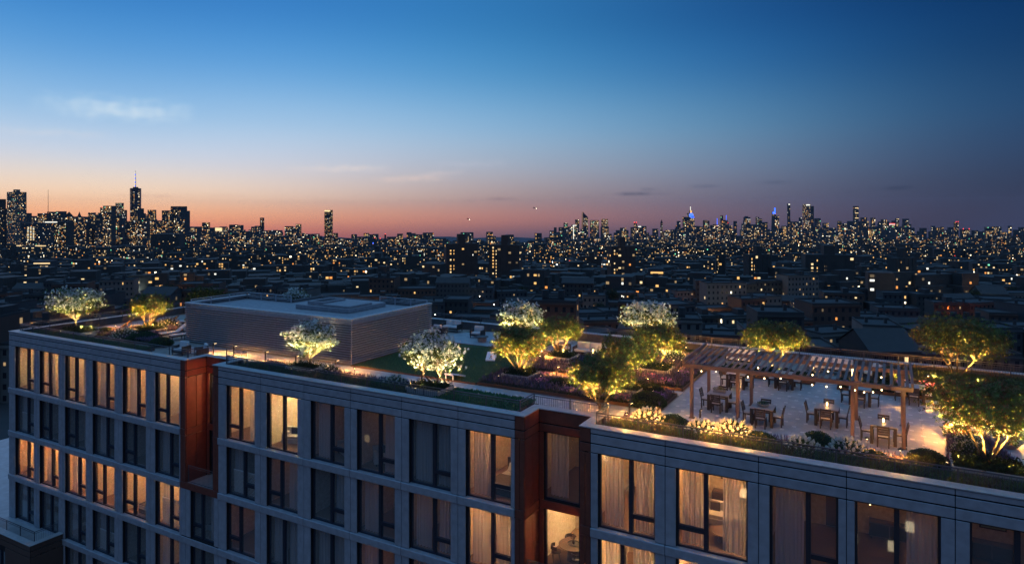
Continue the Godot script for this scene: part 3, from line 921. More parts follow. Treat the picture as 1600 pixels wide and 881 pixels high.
func indoor_furniture() -> void:
	var y0: float = LV[0] - 0.035
	sofa_indoor(Vector3(-30.2, y0, ZF - 1.7), 0.35, 2.3, "pale corner sofa behind the brightly lit second top-floor window of the middle block")
	sofa_indoor(Vector3(-26.4, y0, ZF - 1.5), -0.5, 2.0, "pale sofa in the dim third top-floor window of the middle block")
	sofa_indoor(Vector3(-23.8, y0, ZF - 1.9), 0.8, 2.0, "pale sofa in the dim fourth top-floor window of the middle block")
	sofa_indoor(Vector3(-6.2, y0, ZF - 3.0), 0.0, 2.5, "sofa with a dark pillow behind the second top-floor window of the right block")
	var ct := thing("coffee_table", "round wooden coffee table in front of the lit sofa of the right block", "coffee table", Vector3(-6.1, y0, ZF - 1.6))
	var b := MB.new()
	b.lathe(Vector3.ZERO, [Vector2(0.3, 0.0), Vector2(0.22, 0.2), Vector2(0.24, 0.36)], 20)
	put("base", b.mesh(), M.dark_wood, ct)
	b = MB.new()
	b.lathe(Vector3.ZERO, [Vector2(0.24, 0.36), Vector2(0.55, 0.37), Vector2(0.56, 0.41), Vector2(0.001, 0.415)], 24)
	put("table_top", b.mesh(), M.furn_brown, ct)
	# bed with pillows and lamp
	bed(Vector3(-16.3, y0, ZF - 2.0), "wide bed with pale pillows behind the last top-floor window of the middle block")
	bed(Vector3(-43.5, LV[2] - 0.035, ZF - 1.7), "bed in the orange-lit fifth third-row window of the left block")
	var dt := thing("dining_table", "round dining table in the brightly lit recess room", "dining table", Vector3(-13.6, LV[1] - 0.035, ZF - 3.1))
	b = MB.new()
	b.lathe(Vector3.ZERO, [Vector2(0.34, 0.0), Vector2(0.28, 0.5), Vector2(0.34, 0.7)], 24)
	put("pedestal", b.mesh(), M.dark_wood, dt)
	b = MB.new()
	b.lathe(Vector3.ZERO, [Vector2(0.34, 0.70), Vector2(0.72, 0.715), Vector2(0.73, 0.75), Vector2(0.001, 0.752)], 28)
	put("table_top", b.mesh(), M.furn_brown, dt)
	var tr := MB.new()
	tr.lathe(Vector3(-13.6, LV[1] - 0.035 + 0.753, ZF - 3.1), [Vector2(0.001, 0.01), Vector2(0.26, 0.01), Vector2(0.30, 0.05), Vector2(0.27, 0.02), Vector2(0.001, 0.02)], 24)
	tag(put("tray", tr.mesh(), M.black, self), "round dark tray on the dining table in the recess room", "tray")
	var vs := thing("vase", "vase of dry sprigs on the tray in the lit dining room", "vase", Vector3(-13.6, LV[1] - 0.035 + 0.775, ZF - 3.1))
	b = MB.new()
	b.lathe(Vector3.ZERO, [Vector2(0.05, 0), Vector2(0.08, 0.08), Vector2(0.04, 0.18), Vector2(0.03, 0.18)], 14)
	put("body", b.mesh(), M.black, vs)
	b = MB.new()
	for k in 22:
		var d := Vector3(rng.randf_range(-1, 1), rng.randf_range(1.0, 2.0), rng.randf_range(-1, 1)).normalized()
		b.tube(Vector3(0, 0.16, 0), Vector3(0, 0.16, 0) + d * rng.randf_range(0.15, 0.3), 0.004, 0.012, 4)
	put("sprigs", b.mesh(), M.bark, vs)
	var ch: Node3D = null
	for k in 4:
		var a := k * TAU / 4 + 0.6
		var at := Vector3(-13.6 + sin(a) * 0.85, LV[1] - 0.035, ZF - 3.1 + cos(a) * 0.85)
		var lab: String = ["dark round-backed chair nearest the window at the dining table in the recess", "dark round-backed chair right of the dining table in the recess", "dark round-backed chair on the far side of the dining table in the recess", "dark round-backed chair left of the dining table in the recess"][k]
		if ch == null:
			ch = thing("dining_chair", lab, "chair", at, a, "chairs round the indoor dining table")
			b = MB.new()
			b.lathe(Vector3(0, 0.42, 0), [Vector2(0.001, 0), Vector2(0.23, 0), Vector2(0.24, 0.05), Vector2(0.001, 0.06)], 16)
			put("seat", b.mesh(), M.cloth_dark, ch)
			b = MB.new()
			for j in 12:
				var t0 := lerpf(-1.5, 1.5, j / 12.0)
				var t1 := lerpf(-1.5, 1.5, (j + 1) / 12.0)
				b.bar(Vector3(sin(t0) * 0.26, 0.68, cos(t0) * 0.26), Vector3(sin(t1) * 0.26, 0.68, cos(t1) * 0.26), 0.03, 0.16)
			put("backrest", b.mesh(), M.black, ch)
			for s in 4:
				var q := s * TAU / 4 + 0.78
				b = MB.new()
				b.tube(Vector3(sin(q) * 0.24, 0, cos(q) * 0.24), Vector3(sin(q) * 0.19, 0.43 if cos(q) < 0 else 0.62, cos(q) * 0.19), 0.014, 0.018, 8)
				put("leg", b.mesh(), M.black, ch)
		else: dup(ch, at, a, lab)
	# four small pendants in the dim room on the right
	var lm: Node3D = null
	for p: Array in [[-0.75, -1.75, 1.7, "lowest and nearest the curtain"], [-0.9, -1.45, 2.3, "upper left of the four"], [-0.2, -1.55, 2.0, "in the middle of the four"], [0.1, -2.1, 1.5, "lower right of the four"]]:
		var at := Vector3(p[0], p[1], ZF - p[2])
		var lab: String = "tiny lit pendant in the dim right-hand room, " + p[3]
		if lm == null:
			lm = thing("pendant_lamp", lab, "pendant lamp", at, 0.0, "pendant lamps in the dim right-hand room")
			put("bulb", bx(0.05, 0.03, 0.14), M.candle, lm)
			put("cord", bx(0.008, 0.5, 0.008), M.black, lm, Vector3(0, 0.27, 0))
		else: dup(lm, at, 0.7, lab)
		omni(at + Vector3(0, -0.08, 0), Color(1, 0.7, 0.4), 0.05, 0.03)

func bed(at: Vector3, label: String) -> void:
	var t := thing("bed", label, "bed", at, 0.0)
	put("base", bx(1.7, 0.3, 2.1), M.cloth_dark, t, Vector3(0, 0.17, 0))
	put("mattress", bx(1.66, 0.22, 2.06), M.cloth, t, Vector3(0, 0.43, 0))
	put("headboard", bx(1.9, 0.75, 0.1), M.dark_wood, t, Vector3(0, 0.7, -1.1))
	for s: float in [-0.4, 0.4]:
		var p := put("pillow", bx(0.65, 0.2, 0.42), M.cushion, t, Vector3(s, 0.68, -0.82))
		p.rotation.x = 0.9
	put("blanket", bx(1.7, 0.05, 1.1), M.cloth_dark, t, Vector3(0, 0.565, 0.45))

func build_wing() -> void:
	# lower wing with its own roof terrace, bottom left
	var t := thing("low_wing", "low dark brick wing with a terrace and coping at the foot of the left block", "building")
	var y := -13.83
	var old := house
	house = t
	piece("coping", Vector3(-80, y - 0.05, -25.98), Vector3(-52.06, y, -25.46), M.coping, t)
	piece("coping", Vector3(-52.56, y - 0.05, ZF + 0.02), Vector3(-52.06, y, -25.98), M.coping, t)
	for s: Array in [[y - 0.42, y - 0.05], [y - 0.84, y - 0.46]]:
		panel_x("brick_band", -80, -52.1, s[0], s[1], -25.5, M.city_brick, 0.006)
		panel_z("brick_band", ZF + 0.02, -25.57, s[0], s[1], -52.1, M.city_brick, 1.0, 0.006)
	panel_x("wall", -80, -57.3, -38, y - 0.88, -25.5, M.city_brick, 0.0)
	panel_x("wall", -55.4, -52.1, -38, y - 0.88, -25.5, M.city_brick, 0.0)
	panel_x("wall", -57.3, -55.4, -38, y - 4.4, -25.5, M.city_brick, 0.0)
	panel_z("wall", ZF + 0.02, -25.57, -38, y - 0.88, -52.1, M.city_brick, 1.0, 0.0)
	make_window(-57.3, -55.4, y - 4.4, y - 0.9, -25.5, "n", 0.5)
	put("backing", bx(27.6, 1.2, 0.2), M.gap, t, Vector3(-66.1, y - 0.72, -25.72))
	piece("terrace_floor", Vector3(-80, y - 0.9, -60), Vector3(-59.65, y - 0.45, -26.0), M.paver_c, t)
	piece("terrace_floor", Vector3(-59.65, y - 0.9, ZF + 0.02), Vector3(-52.6, y - 0.45, -26.0), M.paver_c, t)
	piece("rear_wall", Vector3(-80, y - 24, -60.4), Vector3(-59.65, y + 0.4, -60.02), M.parapet, t)
	house = old
	railing("railing", "dark railing round the low terrace at the foot of the left block", [Vector3(-79, 0, -26.1), Vector3(-52.7, 0, -26.1), Vector3(-52.7, 0, ZF + 0.1)], y - 0.45, y + 0.6, 0.115, true)
	railing("railing", "dark railing at the far side of the low left terrace", [Vector3(-79, 0, -59.9), Vector3(-59.8, 0, -59.9)], y - 0.45, y + 0.6, 0.13, false)

func room_things(x0: float, x1: float, y0: float, y1: float, where: String, k: int, lit: float) -> void:
	# what stands along the back wall and sides of each room
	var r := RandomNumberGenerator.new()
	r.seed = k
	var zb := ZF - 5.2
	var xm := (x0 + x1) * 0.5
	var pick := r.randi() % 5
	if lit <= 0.0 and r.randf() < 0.6: return
	if pick == 0 or pick == 3:
		var p := thing("wall_picture", "framed picture on the back wall behind the " + where, "picture", Vector3(xm + r.randf_range(-0.6, 0.6), y0 + 1.65, zb + 0.025), 0.0, "pictures in the rooms")
		var w := r.randf_range(0.7, 1.2)
		var h := r.randf_range(0.6, 1.0)
		put("frame", bx(w, h, 0.04), M.dark_wood, p)
		put("print", bx(w - 0.1, h - 0.1, 0.01), mat(r.randf_range(0.1, 0.4), r.randf_range(0.1, 0.35), r.randf_range(0.1, 0.35), 0.9), p, Vector3(0, 0, 0.022))
	if pick == 1 or pick == 3:
		var d := thing("inner_door", "dark inner door in the back wall behind the " + where, "door", Vector3(xm + (0.8 if k % 2 else -0.8), y0 + 0.02, zb + 0.03), 0.0, "inner doors of the rooms")
		put("leaf", bx(0.85, 2.1, 0.05), M.furn_brown, d, Vector3(0, 1.06, 0))
		put("handle", bx(0.12, 0.02, 0.05), M.coping, d, Vector3(0.32, 1.03, 0.05))
	if pick == 2:
		var s := thing("bookshelf", "tall bookshelf against the back wall behind the " + where, "bookshelf", Vector3(xm + r.randf_range(-0.5, 0.5), y0 + 0.015, zb + 0.18), 0.0, "bookshelves in the rooms")
		for x: float in [-0.6, 0.6]: put("side_panel", bx(0.03, 2.0, 0.3), M.dark_wood, s, Vector3(x, 1.0, 0))
		var books := MB.new()
		for j in 6:
			put("shelf", bx(1.16, 0.03, 0.3), M.dark_wood, s, Vector3(0, 0.03 + j * 0.38, 0))
			var bxx := -0.55
			while bxx < 0.5 and j < 5:
				var bw := r.randf_range(0.03, 0.07)
				if r.randf() < 0.75: books.box(Vector3(bxx + bw * 0.5, 0.05 + j * 0.38 + 0.12, 0.02), Vector3(bw * 0.9, r.randf_range(0.18, 0.28), 0.18))
				bxx += bw
		stuff(put("books", books.mesh(), M.cloth, s))
	if pick == 4 or pick == 0:
		var s := thing("cabinet", "low wooden cabinet by the back wall behind the " + where, "cabinet", Vector3(xm + r.randf_range(-0.3, 0.3), y0 + 0.015, zb + 0.26), 0.0, "cabinets in the rooms")
		put("body", bx(1.5, 0.6, 0.42), M.furn_brown, s, Vector3(0, 0.42, 0))
		for x: float in [-0.38, 0.38]: put("door", bx(0.72, 0.52, 0.02), M.dark_wood, s, Vector3(x, 0.42, 0.222))
		for x: float in [-0.65, 0.65]: put("leg", bx(0.05, 0.12, 0.3), M.black, s, Vector3(x, 0.06, 0))
	if lit > 0.5 and k % 3 == 0:
		var at := Vector3(x0 + 0.75 if k % 2 else x1 - 0.7, y0 + 0.015, ZF - 3.2)
		var f := thing("floor_lamp", "floor lamp with a glowing shade behind the " + where, "floor lamp", at, 0.0, "floor lamps in the rooms")
		var b := MB.new()
		b.lathe(Vector3.ZERO, [Vector2(0.14, 0), Vector2(0.14, 0.02), Vector2(0.012, 0.03), Vector2(0.012, 1.35)], 12)
		put("stand", b.mesh(), M.black, f)
		b = MB.new()
		b.lathe(Vector3(0, 1.35, 0), [Vector2(0.20, 0.0), Vector2(0.15, 0.28)], 16)
		put("shade", b.mesh(), glow(1.0, 0.66, 0.30, 2.6), f)
		omni(at + Vector3(0, 1.75, 0), Color(1.0, 0.72, 0.4), 1.2, 0.1)

func window_blind(xm: float, w: float, y0: float, h: float, where: String) -> void:
	# pale slatted blind covering the lower part of a window
	var t := thing("window_blind", "pale slatted blind in the lower part of the " + where, "blind", Vector3(xm, y0, ZF - 0.48), 0.0, "slatted blinds in the windows")
	var n := int(h / 0.075)
	var sl := bx(w, 0.05, 0.012)
	for k in n:
		var o := put("slat", sl, M.ceil, t, Vector3(0, 0.04 + k * 0.075, 0))
		o.rotation.x = 0.45
	put("head_rail", bx(w, 0.05, 0.06), M.white_paint, t, Vector3(0, n * 0.075 + 0.05, 0))

# ---------------------------------------------------------------- roof floor
func tiles(called: String, label: String, x0: float, x1: float, z0: float, z1: float, tx: float, tz: float, mats: Array, inlay: bool) -> void:
	var root := thing(called, label, "")
	root.remove_meta("category")
	root.set_meta("kind", "structure")
	var base := MB.new()
	base.span(Vector3(x0 - 0.02, F - 0.12, z0 - 0.02), Vector3(x1 + 0.02, F - 0.042, z1 + 0.02))
	put("bedding", base.mesh(), M.gap, root)
	var cells := []
	var nx := int(ceil((x1 - x0) / tx - 0.05))
	var nz := int(ceil((z1 - z0) / tz - 0.05))
	for j in nz:
		for i in nx: cells.append([z1 - tz * j, x0 + tx * i])
	var r := RandomNumberGenerator.new()
	r.seed = int(absf(x0) * 10)
	var rest := MB.new()
	var inl := MB.new()
	for k in cells.size():
		var cz: float = cells[k][0]
		var cx: float = cells[k][1]
		var ex := minf(cx + tx, x1)
		var ez := maxf(cz - tz, z0)
		var dy := r.randf_range(-0.002, 0.002)
		var a := Vector3(cx + 0.004, F - 0.04, ez + 0.004)
		var b := Vector3(ex - 0.004, F, cz - 0.004)
		if k < 290:
			var s := b - a
			put("paver", bx(snappedf(s.x, 0.001), s.y, snappedf(s.z, 0.001)), mats[r.randi() % mats.size()], root, (a + b) * 0.5 + Vector3(0, dy, 0))
		else:
			rest.span(a + Vector3(0, dy, 0), b + Vector3(0, dy, 0))
		if inlay:
			var px := cx + (0.0 if int(round((z1 - cz) / tz)) % 2 == 0 else tx * 0.5)
			if px > x0 + 0.2 and px < x1 - 0.2 and cz < z1 - 0.1: inl.span(Vector3(px - 0.085, F - 0.03, cz - 0.085), Vector3(px + 0.085, F + 0.005, cz + 0.085))
	if rest.v.size(): stuff(put("pavers", rest.mesh(), mats[0], root))
	if inl.v.size(): stuff(put("inlay_tiles", inl.mesh(), M.inlay, root))

func soil(called: String, label: String, poly: PackedVector2Array, top: float, m: Material, edge := true) -> void:
	# a planting bed: soil with a thin edging board round it
	var b := MB.new()
	var idx := Geometry2D.triangulate_polygon(poly)
	for k in range(0, idx.size(), 3):
		var t := [poly[idx[k]], poly[idx[k + 1]], poly[idx[k + 2]]]
		var p := []
		for q: Vector2 in t: p.append(Vector3(q.x, top, q.y))
		var nrm: Vector3 = (p[1] - p[0]).cross(p[2] - p[0])
		if nrm.y > 0: b.tri(p[0], p[1], p[2])
		else: b.tri(p[0], p[2], p[1])
	structure(called, b.mesh(), m, label)
	if edge:
		var e := MB.new()
		for k in poly.size():
			var a := Vector3(poly[k].x, top - 0.03, poly[k].y)
			var c := Vector3(poly[(k + 1) % poly.size()].x, top - 0.03, poly[(k + 1) % poly.size()].y)
			e.bar(a, c, 0.03, 0.16)
		tag(put("bed_edging", e.mesh(), M.edging, self), "rusty edging round the " + label, "edging", "edging boards round the beds")

func rect(x0: float, x1: float, z0: float, z1: float) -> PackedVector2Array:
	return PackedVector2Array([Vector2(x0, z1), Vector2(x1, z1), Vector2(x1, z0), Vector2(x0, z0)])

var BED_LEFT := PackedVector2Array([Vector2(-56.4, -31.4), Vector2(-46.6, -31.4), Vector2(-46.4, -32.2), Vector2(-50.1, -33.1), Vector2(-50.9, -36.4), Vector2(-52.4, -36.3), Vector2(-52.9, -34.6), Vector2(-54.3, -32.9), Vector2(-56.2, -32.4)])
var BED_RIGHT := PackedVector2Array([Vector2(1.85, -31.3), Vector2(4.3, -31.3), Vector2(3.5, -36.2), Vector2(2.1, -36.2)])

func build_roof() -> void:
	var d := MB.new()
	for c: Array in [[-46.05, 11.6, -48.35, -42.45], [-59.25, 11.6, -42.45, ZF - 1.8], [-59.25, -38.85, ZF - 1.8, ZF - 0.48], [-35.7, -14.97, ZF - 1.8, ZF - 0.48], [-11.64, 11.6, ZF - 1.8, ZF - 0.48]]:
		d.span(Vector3(c[0], F - 0.075, c[2]), Vector3(c[1], F - 0.045, c[3]))
	structure("roof_deck", d.mesh(), M.deck, "plain grey roof floor under the loungers")
	tiles("terrace_paving", "grey paved dining terrace with small pale inlaid squares", -10.0, 11.4, -44.6, -31.35, 0.86, 0.67, [M.paver, M.paver, M.paver_b, M.paver_c], true)
	tiles("front_path", "paved path along the front of the roof past the lawn", -44.4, -10.02, -33.3, -31.05, 0.86, 0.75, [M.paver, M.paver_b, M.paver_c], true)
	tiles("cross_path", "narrow pale path between the two lavender beds", -20.75, -10.02, -37.55, -36.65, 0.86, 0.9, [M.paver_c, M.paver_c, M.paver], false)
	tiles("lounge_paving", "brown-grey paving under the pale sofa", -20.9, -14.6, -46.6, -42.55, 0.8, 0.8, [M.deck, M.paver_b], false)
	var c := MB.new()
	c.lathe(Vector3(-27.5, F, -45.2), [Vector2(3.1, -0.1), Vector2(3.1, 0.02), Vector2(0.001, 0.021)], 48)
	structure("round_patio", c.mesh(), M.paver_b, "round grey stone patio under the two armchairs")
	soil("lawn", "mown lawn beside the louvred plant room", rect(-30.2, -20.85, -42.7, -33.42), F + 0.03, M.lawn_soil)
	soil("rear_lawn", "strip of grass behind the round patio", rect(-30.2, -22.0, -48.2, -42.75), F + 0.01, M.lawn_soil, false)
	soil("front_bed", "long raised green bed behind the left roof edge", rect(-58.9, -44.6, -29.7, ZF - 0.75), F + 0.32, M.soil)
	soil("front_bed", "raised planted strip behind the middle roof edge", rect(-35.0, -15.6, -29.7, ZF - 0.75), F + 0.38, M.soil)
	soil("front_bed", "raised planted strip behind the railing at the dining terrace", rect(-11.2, 11.3, -29.6, ZF - 0.75), F + 0.38, M.soil)
	soil("path_bed", "low bed between the raised strip and the front path", rect(-35.0, -15.6, -31.0, -29.72), F + 0.15, M.soil)
	soil("path_bed", "low bed between the raised strip and the terrace", rect(-11.2, 11.3, -31.25, -29.62), F + 0.15, M.soil)
	soil("lounger_bed", "bed of heather among the loungers", BED_LEFT, F + 0.1, M.soil)
	soil("lavender_bed", "front lavender bed between lawn and terrace", rect(-20.75, -10.1, -36.55, -33.45), F + 0.1, M.soil)
	soil("lavender_bed", "rear lavender bed between cross path and lounge", rect(-20.75, -10.1, -42.4, -37.65), F + 0.1, M.soil)
	soil("lavender_bed", "small bed behind the rear lavender bed", rect(-14.4, -10.1, -46.5, -42.45), F + 0.1, M.soil)
	soil("rear_bed", "low hedge bed behind the dining tables on the left", rect(-9.2, -3.9, -44.3, -42.5), F + 0.14, M.soil)
	soil("rear_bed", "flower bed behind the dining tables on the right", rect(-2.7, 5.5, -46.6, -42.1), F + 0.14, M.soil)
	soil("terrace_bed", "narrow bed running back from the large tree at the right", BED_RIGHT, F + 0.12, M.soil)
	soil("rear_bed", "ground cover bed along the rear wall at the right", rect(5.6, 11.3, -47.9, -44.7), F + 0.14, M.soil, false)

# ---------------------------------------------------------------- the louvred plant room
func build_plant_room() -> void:
	var t := thing("plant_room", "long low plant room clad in horizontal louvres on the roof", "plant room")
	var top := 2.35
	var x0 := -46.8
	var x1 := -30.3
	var z1 := -33.6
	var z0 := -42.4
	var n := 18
	var pitch := (top - 0.14 - F) / n
	var seg := [x0, -43.9, -40.5, -37.1, -33.7, x1]
	var shapes := {}
	for k in n:
		var y := F + pitch * (k + 0.5)
		for i in seg.size() - 1:
			var L: float = seg[i + 1] - seg[i] - (0.012 if i < seg.size() - 2 else 0.0)
			var key := "%.2f" % L
			if not shapes.has(key):
				var b := MB.new()
				b.cham(Vector3.ZERO, Vector3(L, 0.084, 0.085), 0.02)
				shapes[key] = b.mesh()
			put("slat", shapes[key], M.louver, t, Vector3(seg[i] + L * 0.5 + 0.006, y, z1 - 0.0425))
		var side := MB.new()
		if not shapes.has("side"):
			side.cham(Vector3.ZERO, Vector3(8.7, 0.084, 0.085), 0.02)
			shapes["side"] = side.mesh()
		put("slat", shapes["side"], M.louver, t, Vector3(x1 - 0.0425, y, (z0 + z1) * 0.5 - 0.045), PI / 2)
	piece("corner_post", Vector3(x1 - 0.06, F, z1 - 0.06), Vector3(x1 + 0.005, top - 0.14, z1 + 0.005), M.louver, t)
	var w := MB.new()
	w.span(Vector3(x0, F, z1 - 1.4), Vector3(x1 - 1.2, top - 0.48, z1 - 1.2))
	w.span(Vector3(x1 - 1.4, F, z0), Vector3(x1 - 1.2, top - 0.48, z1 - 1.4))
	w.span(Vector3(x0, F, -39.4), Vector3(x0 + 0.2, top - 0.14, z1 - 0.1))
	w.span(Vector3(x0 + 0.2, F, -39.4), Vector3(-41.5, top - 0.14, -39.2))
	w.span(Vector3(-41.5, F, z0), Vector3(-41.3, top - 0.14, -39.2))
	w.span(Vector3(-41.3, F, z0), Vector3(x1 - 0.1, top - 0.14, z0 + 0.2))
	put("wall", w.mesh(), M.louver_back, t)
	# sloping rim on all sides
	var r := MB.new()
	r.cham(Vector3((x0 + x1) * 0.5, top - 0.07, z1 - 0.14), Vector3(x1 - x0 + 0.06, 0.13, 0.36), 0.03)
	r.cham(Vector3(x1 - 0.14, top - 0.072, (z0 + z1) * 0.5 - 0.17), Vector3(0.36, 0.13, z1 - z0 - 0.30), 0.03)
	r.cham(Vector3(x0 + 0.14, top - 0.072, (-39.4 + z1) * 0.5 - 0.17), Vector3(0.36, 0.13, z1 + 39.4 - 0.30), 0.03)
	put("rim", r.mesh(), M.coping, t)
	var roof := MB.new()
	roof.span(Vector3(x0 + 0.2, 1.9, -39.2), Vector3(-41.3, 2.0, z1 - 0.3))
	roof.span(Vector3(-41.3, 1.9, z0 + 0.2), Vector3(x1 - 0.3, 2.0, z1 - 0.3))
	put("roof", roof.mesh(), M.membrane, t)
	var sk := MB.new()
	sk.cham(Vector3(-36.2, 2.17, -39.0), Vector3(5.2, 0.34, 4.1), 0.04)
	sk.cham(Vector3(-34.9, 2.42, -38.3), Vector3(2.5, 0.16, 2.5), 0.03)
	for s: Array in [[-37.75, -36.2, -39.5, -39.3], [-37.75, -36.2, -37.35, -37.15], [-37.75, -37.55, -39.3, -37.35], [-36.4, -36.2, -39.3, -37.35]]:
		sk.span(Vector3(s[0], 2.338, s[2]), Vector3(s[1], 2.62, s[3]))
	put("skylight_kerb", sk.mesh(), M.membrane, t)
	put("hatch", bx(1.1, 0.02, 1.9), M.gap, t, Vector3(-36.97, 2.36, -38.32))  # near-black sheet: the shade inside the skylight opening, put in as colour
	# guard rails standing on the roof
	rail_fence(t, [Vector3(-46.55, 2.0, -33.95), Vector3(-46.55, 2.0, -39.1), Vector3(-41.5, 2.0, -39.1)], 0.52, 1.72)
	rail_fence(t, [Vector3(-35.1, 2.0, -42.15), Vector3(-30.6, 2.0, -42.15)], 0.52, 1.6)

func rail_fence(t: Node3D, pts: Array, h: float, step: float) -> void:
	for i in pts.size() - 1:
		var a: Vector3 = pts[i]
		var b: Vector3 = pts[i + 1]
		var L := (b - a).length()
		var k := int(round(L / step))
		for j in k + 1: put("fence_post", bx(0.09, h, 0.09), M.panel, t, a.lerp(b, float(j) / k) + Vector3.UP * h * 0.5)
		for y: float in [0.12, 0.22, 0.32, 0.42]:
			var r := MB.new()
			r.bar(a + Vector3.UP * y, b + Vector3.UP * y, 0.03, 0.035)
			put("fence_rail", r.mesh(), M.louver, t)
		var cap := MB.new()
		cap.bar(a + Vector3.UP * (h + 0.015), b + Vector3.UP * (h + 0.015), 0.10, 0.03)
		put("fence_rail", cap.mesh(), M.panel, t)

# ---------------------------------------------------------------- pergola
func build_pergola() -> void:
	var t := thing("pergola", "slatted wooden pergola over the dining tables", "pergola")
	var zf := -33.1
	var zr := -36.6
	for x: float in [-8.44, -6.3, -1.52, 0.40]:
		for z: float in [zf, zr]:
			put("post", bx(0.15, 2.40, 0.15), M.pergola, t, Vector3(x, F + 1.20, z))
			put("base_plate", bx(0.26, 0.012, 0.26), M.furn, t, Vector3(x, F + 0.012, z))
	for z: float in [zf, zr]:
		piece("beam", Vector3(-8.85, 1.801, z - 0.07), Vector3(0.75, 1.985, z + 0.07), M.pergola, t)
	var n := 32
	var sl := bx(0.115, 0.05, 4.42)
	for k in n:
		var x := -8.62 + k * 9.16 / (n - 1)
		put("slat", sl, M.pergola, t, Vector3(x, 2.012, -35.3))
	for x: float in [-8.82, 0.72]:
		put("rafter", bx(0.10, 0.20, 4.6), M.pergola, t, Vector3(x, 2.088, -35.3))
	# strings of small bulbs hang in shallow curves between the beams
	var bulb: Node3D = null
	var cable := MB.new()
	var nb := 0
	for s in 4:
		var a := Vector3([-8.3, -6.2, -3.4, -1.6][s], 1.78, zf + 0.12)
		var b := Vector3([-5.0, -2.4, -0.2, 0.4][s], 1.78, zr)
		var prev := a
		for k in range(1, 13):
			var u := k / 12.0
			var p := a.lerp(b, u) - Vector3.UP * 0.38 * 4 * u * (1 - u) * (0.5 + 0.2 * s)
			cable.tube(prev, p, 0.006, 0.006, 4, false)
			prev = p
			if k % 2 == 1:
				var at := p - Vector3.UP * 0.03
				var lab := "tiny warm bulb, %s from the street end of the %s light string" % [["first", "second", "third", "fourth", "fifth", "sixth"][k / 2], ["leftmost", "second", "third", "rightmost"][s]]
				if bulb == null:
					bulb = thing("light_bulb", lab, "light bulb", at, 0.0, "bulbs on the strings of lights under the pergola")
					var m := MB.new()
					m.lathe(Vector3(0, -0.085, 0), [Vector2(0.001, 0), Vector2(0.025, 0.012), Vector2(0.034, 0.035), Vector2(0.020, 0.065)], 10)
					put("globe", m.mesh(), M.bulb, bulb)
					put("socket", bx(0.026, 0.045, 0.026), M.black, bulb, Vector3(0, 0.004, 0))
				else: dup(bulb, at, 0.0, lab)
				omni(at + Vector3(0, -0.045, 0), Color(1, 0.72, 0.42), 0.06, 0.03)
				nb += 1
	tag(put("light_string", cable.mesh(), M.black, self), "thin dark cables carrying the bulbs under the pergola", "cable")

# ---------------------------------------------------------------- furniture on the roof
func make_dining_chair() -> Node3D:
	# faces -z: the back stands at +z
	var t := thing("garden_chair", "", "chair", Vector3.ZERO, 0.0, "dark wooden chairs round the dining tables")
	for s: float in [-1, 1]:
		put("leg", bx(0.055, 0.42, 0.055), M.furn, t, Vector3(s * 0.21, 0.21, -0.22))
		var b := MB.new()
		b.bar(Vector3(s * 0.21, 0.0, 0.22), Vector3(s * 0.21, 0.46, 0.22), 0.055, 0.055)
		b.bar(Vector3(s * 0.21, 0.45, 0.22), Vector3(s * 0.21, 0.93, 0.33), 0.05, 0.045)
		put("rear_leg", b.mesh(), M.furn, t)
	put("seat_frame", bx(0.48, 0.06, 0.5), M.furn, t, Vector3(0, 0.42, 0))
	put("cushion", bx(0.45, 0.06, 0.46), M.cushion, t, Vector3(0, 0.482, -0.01))
	for k in 4:
		var sl := put("back_slat", bx(0.42, 0.085, 0.022), M.furn, t, Vector3(0, 0.57 + k * 0.105, 0.252 + k * 0.024))
		sl.rotation.x = 0.22
	return t

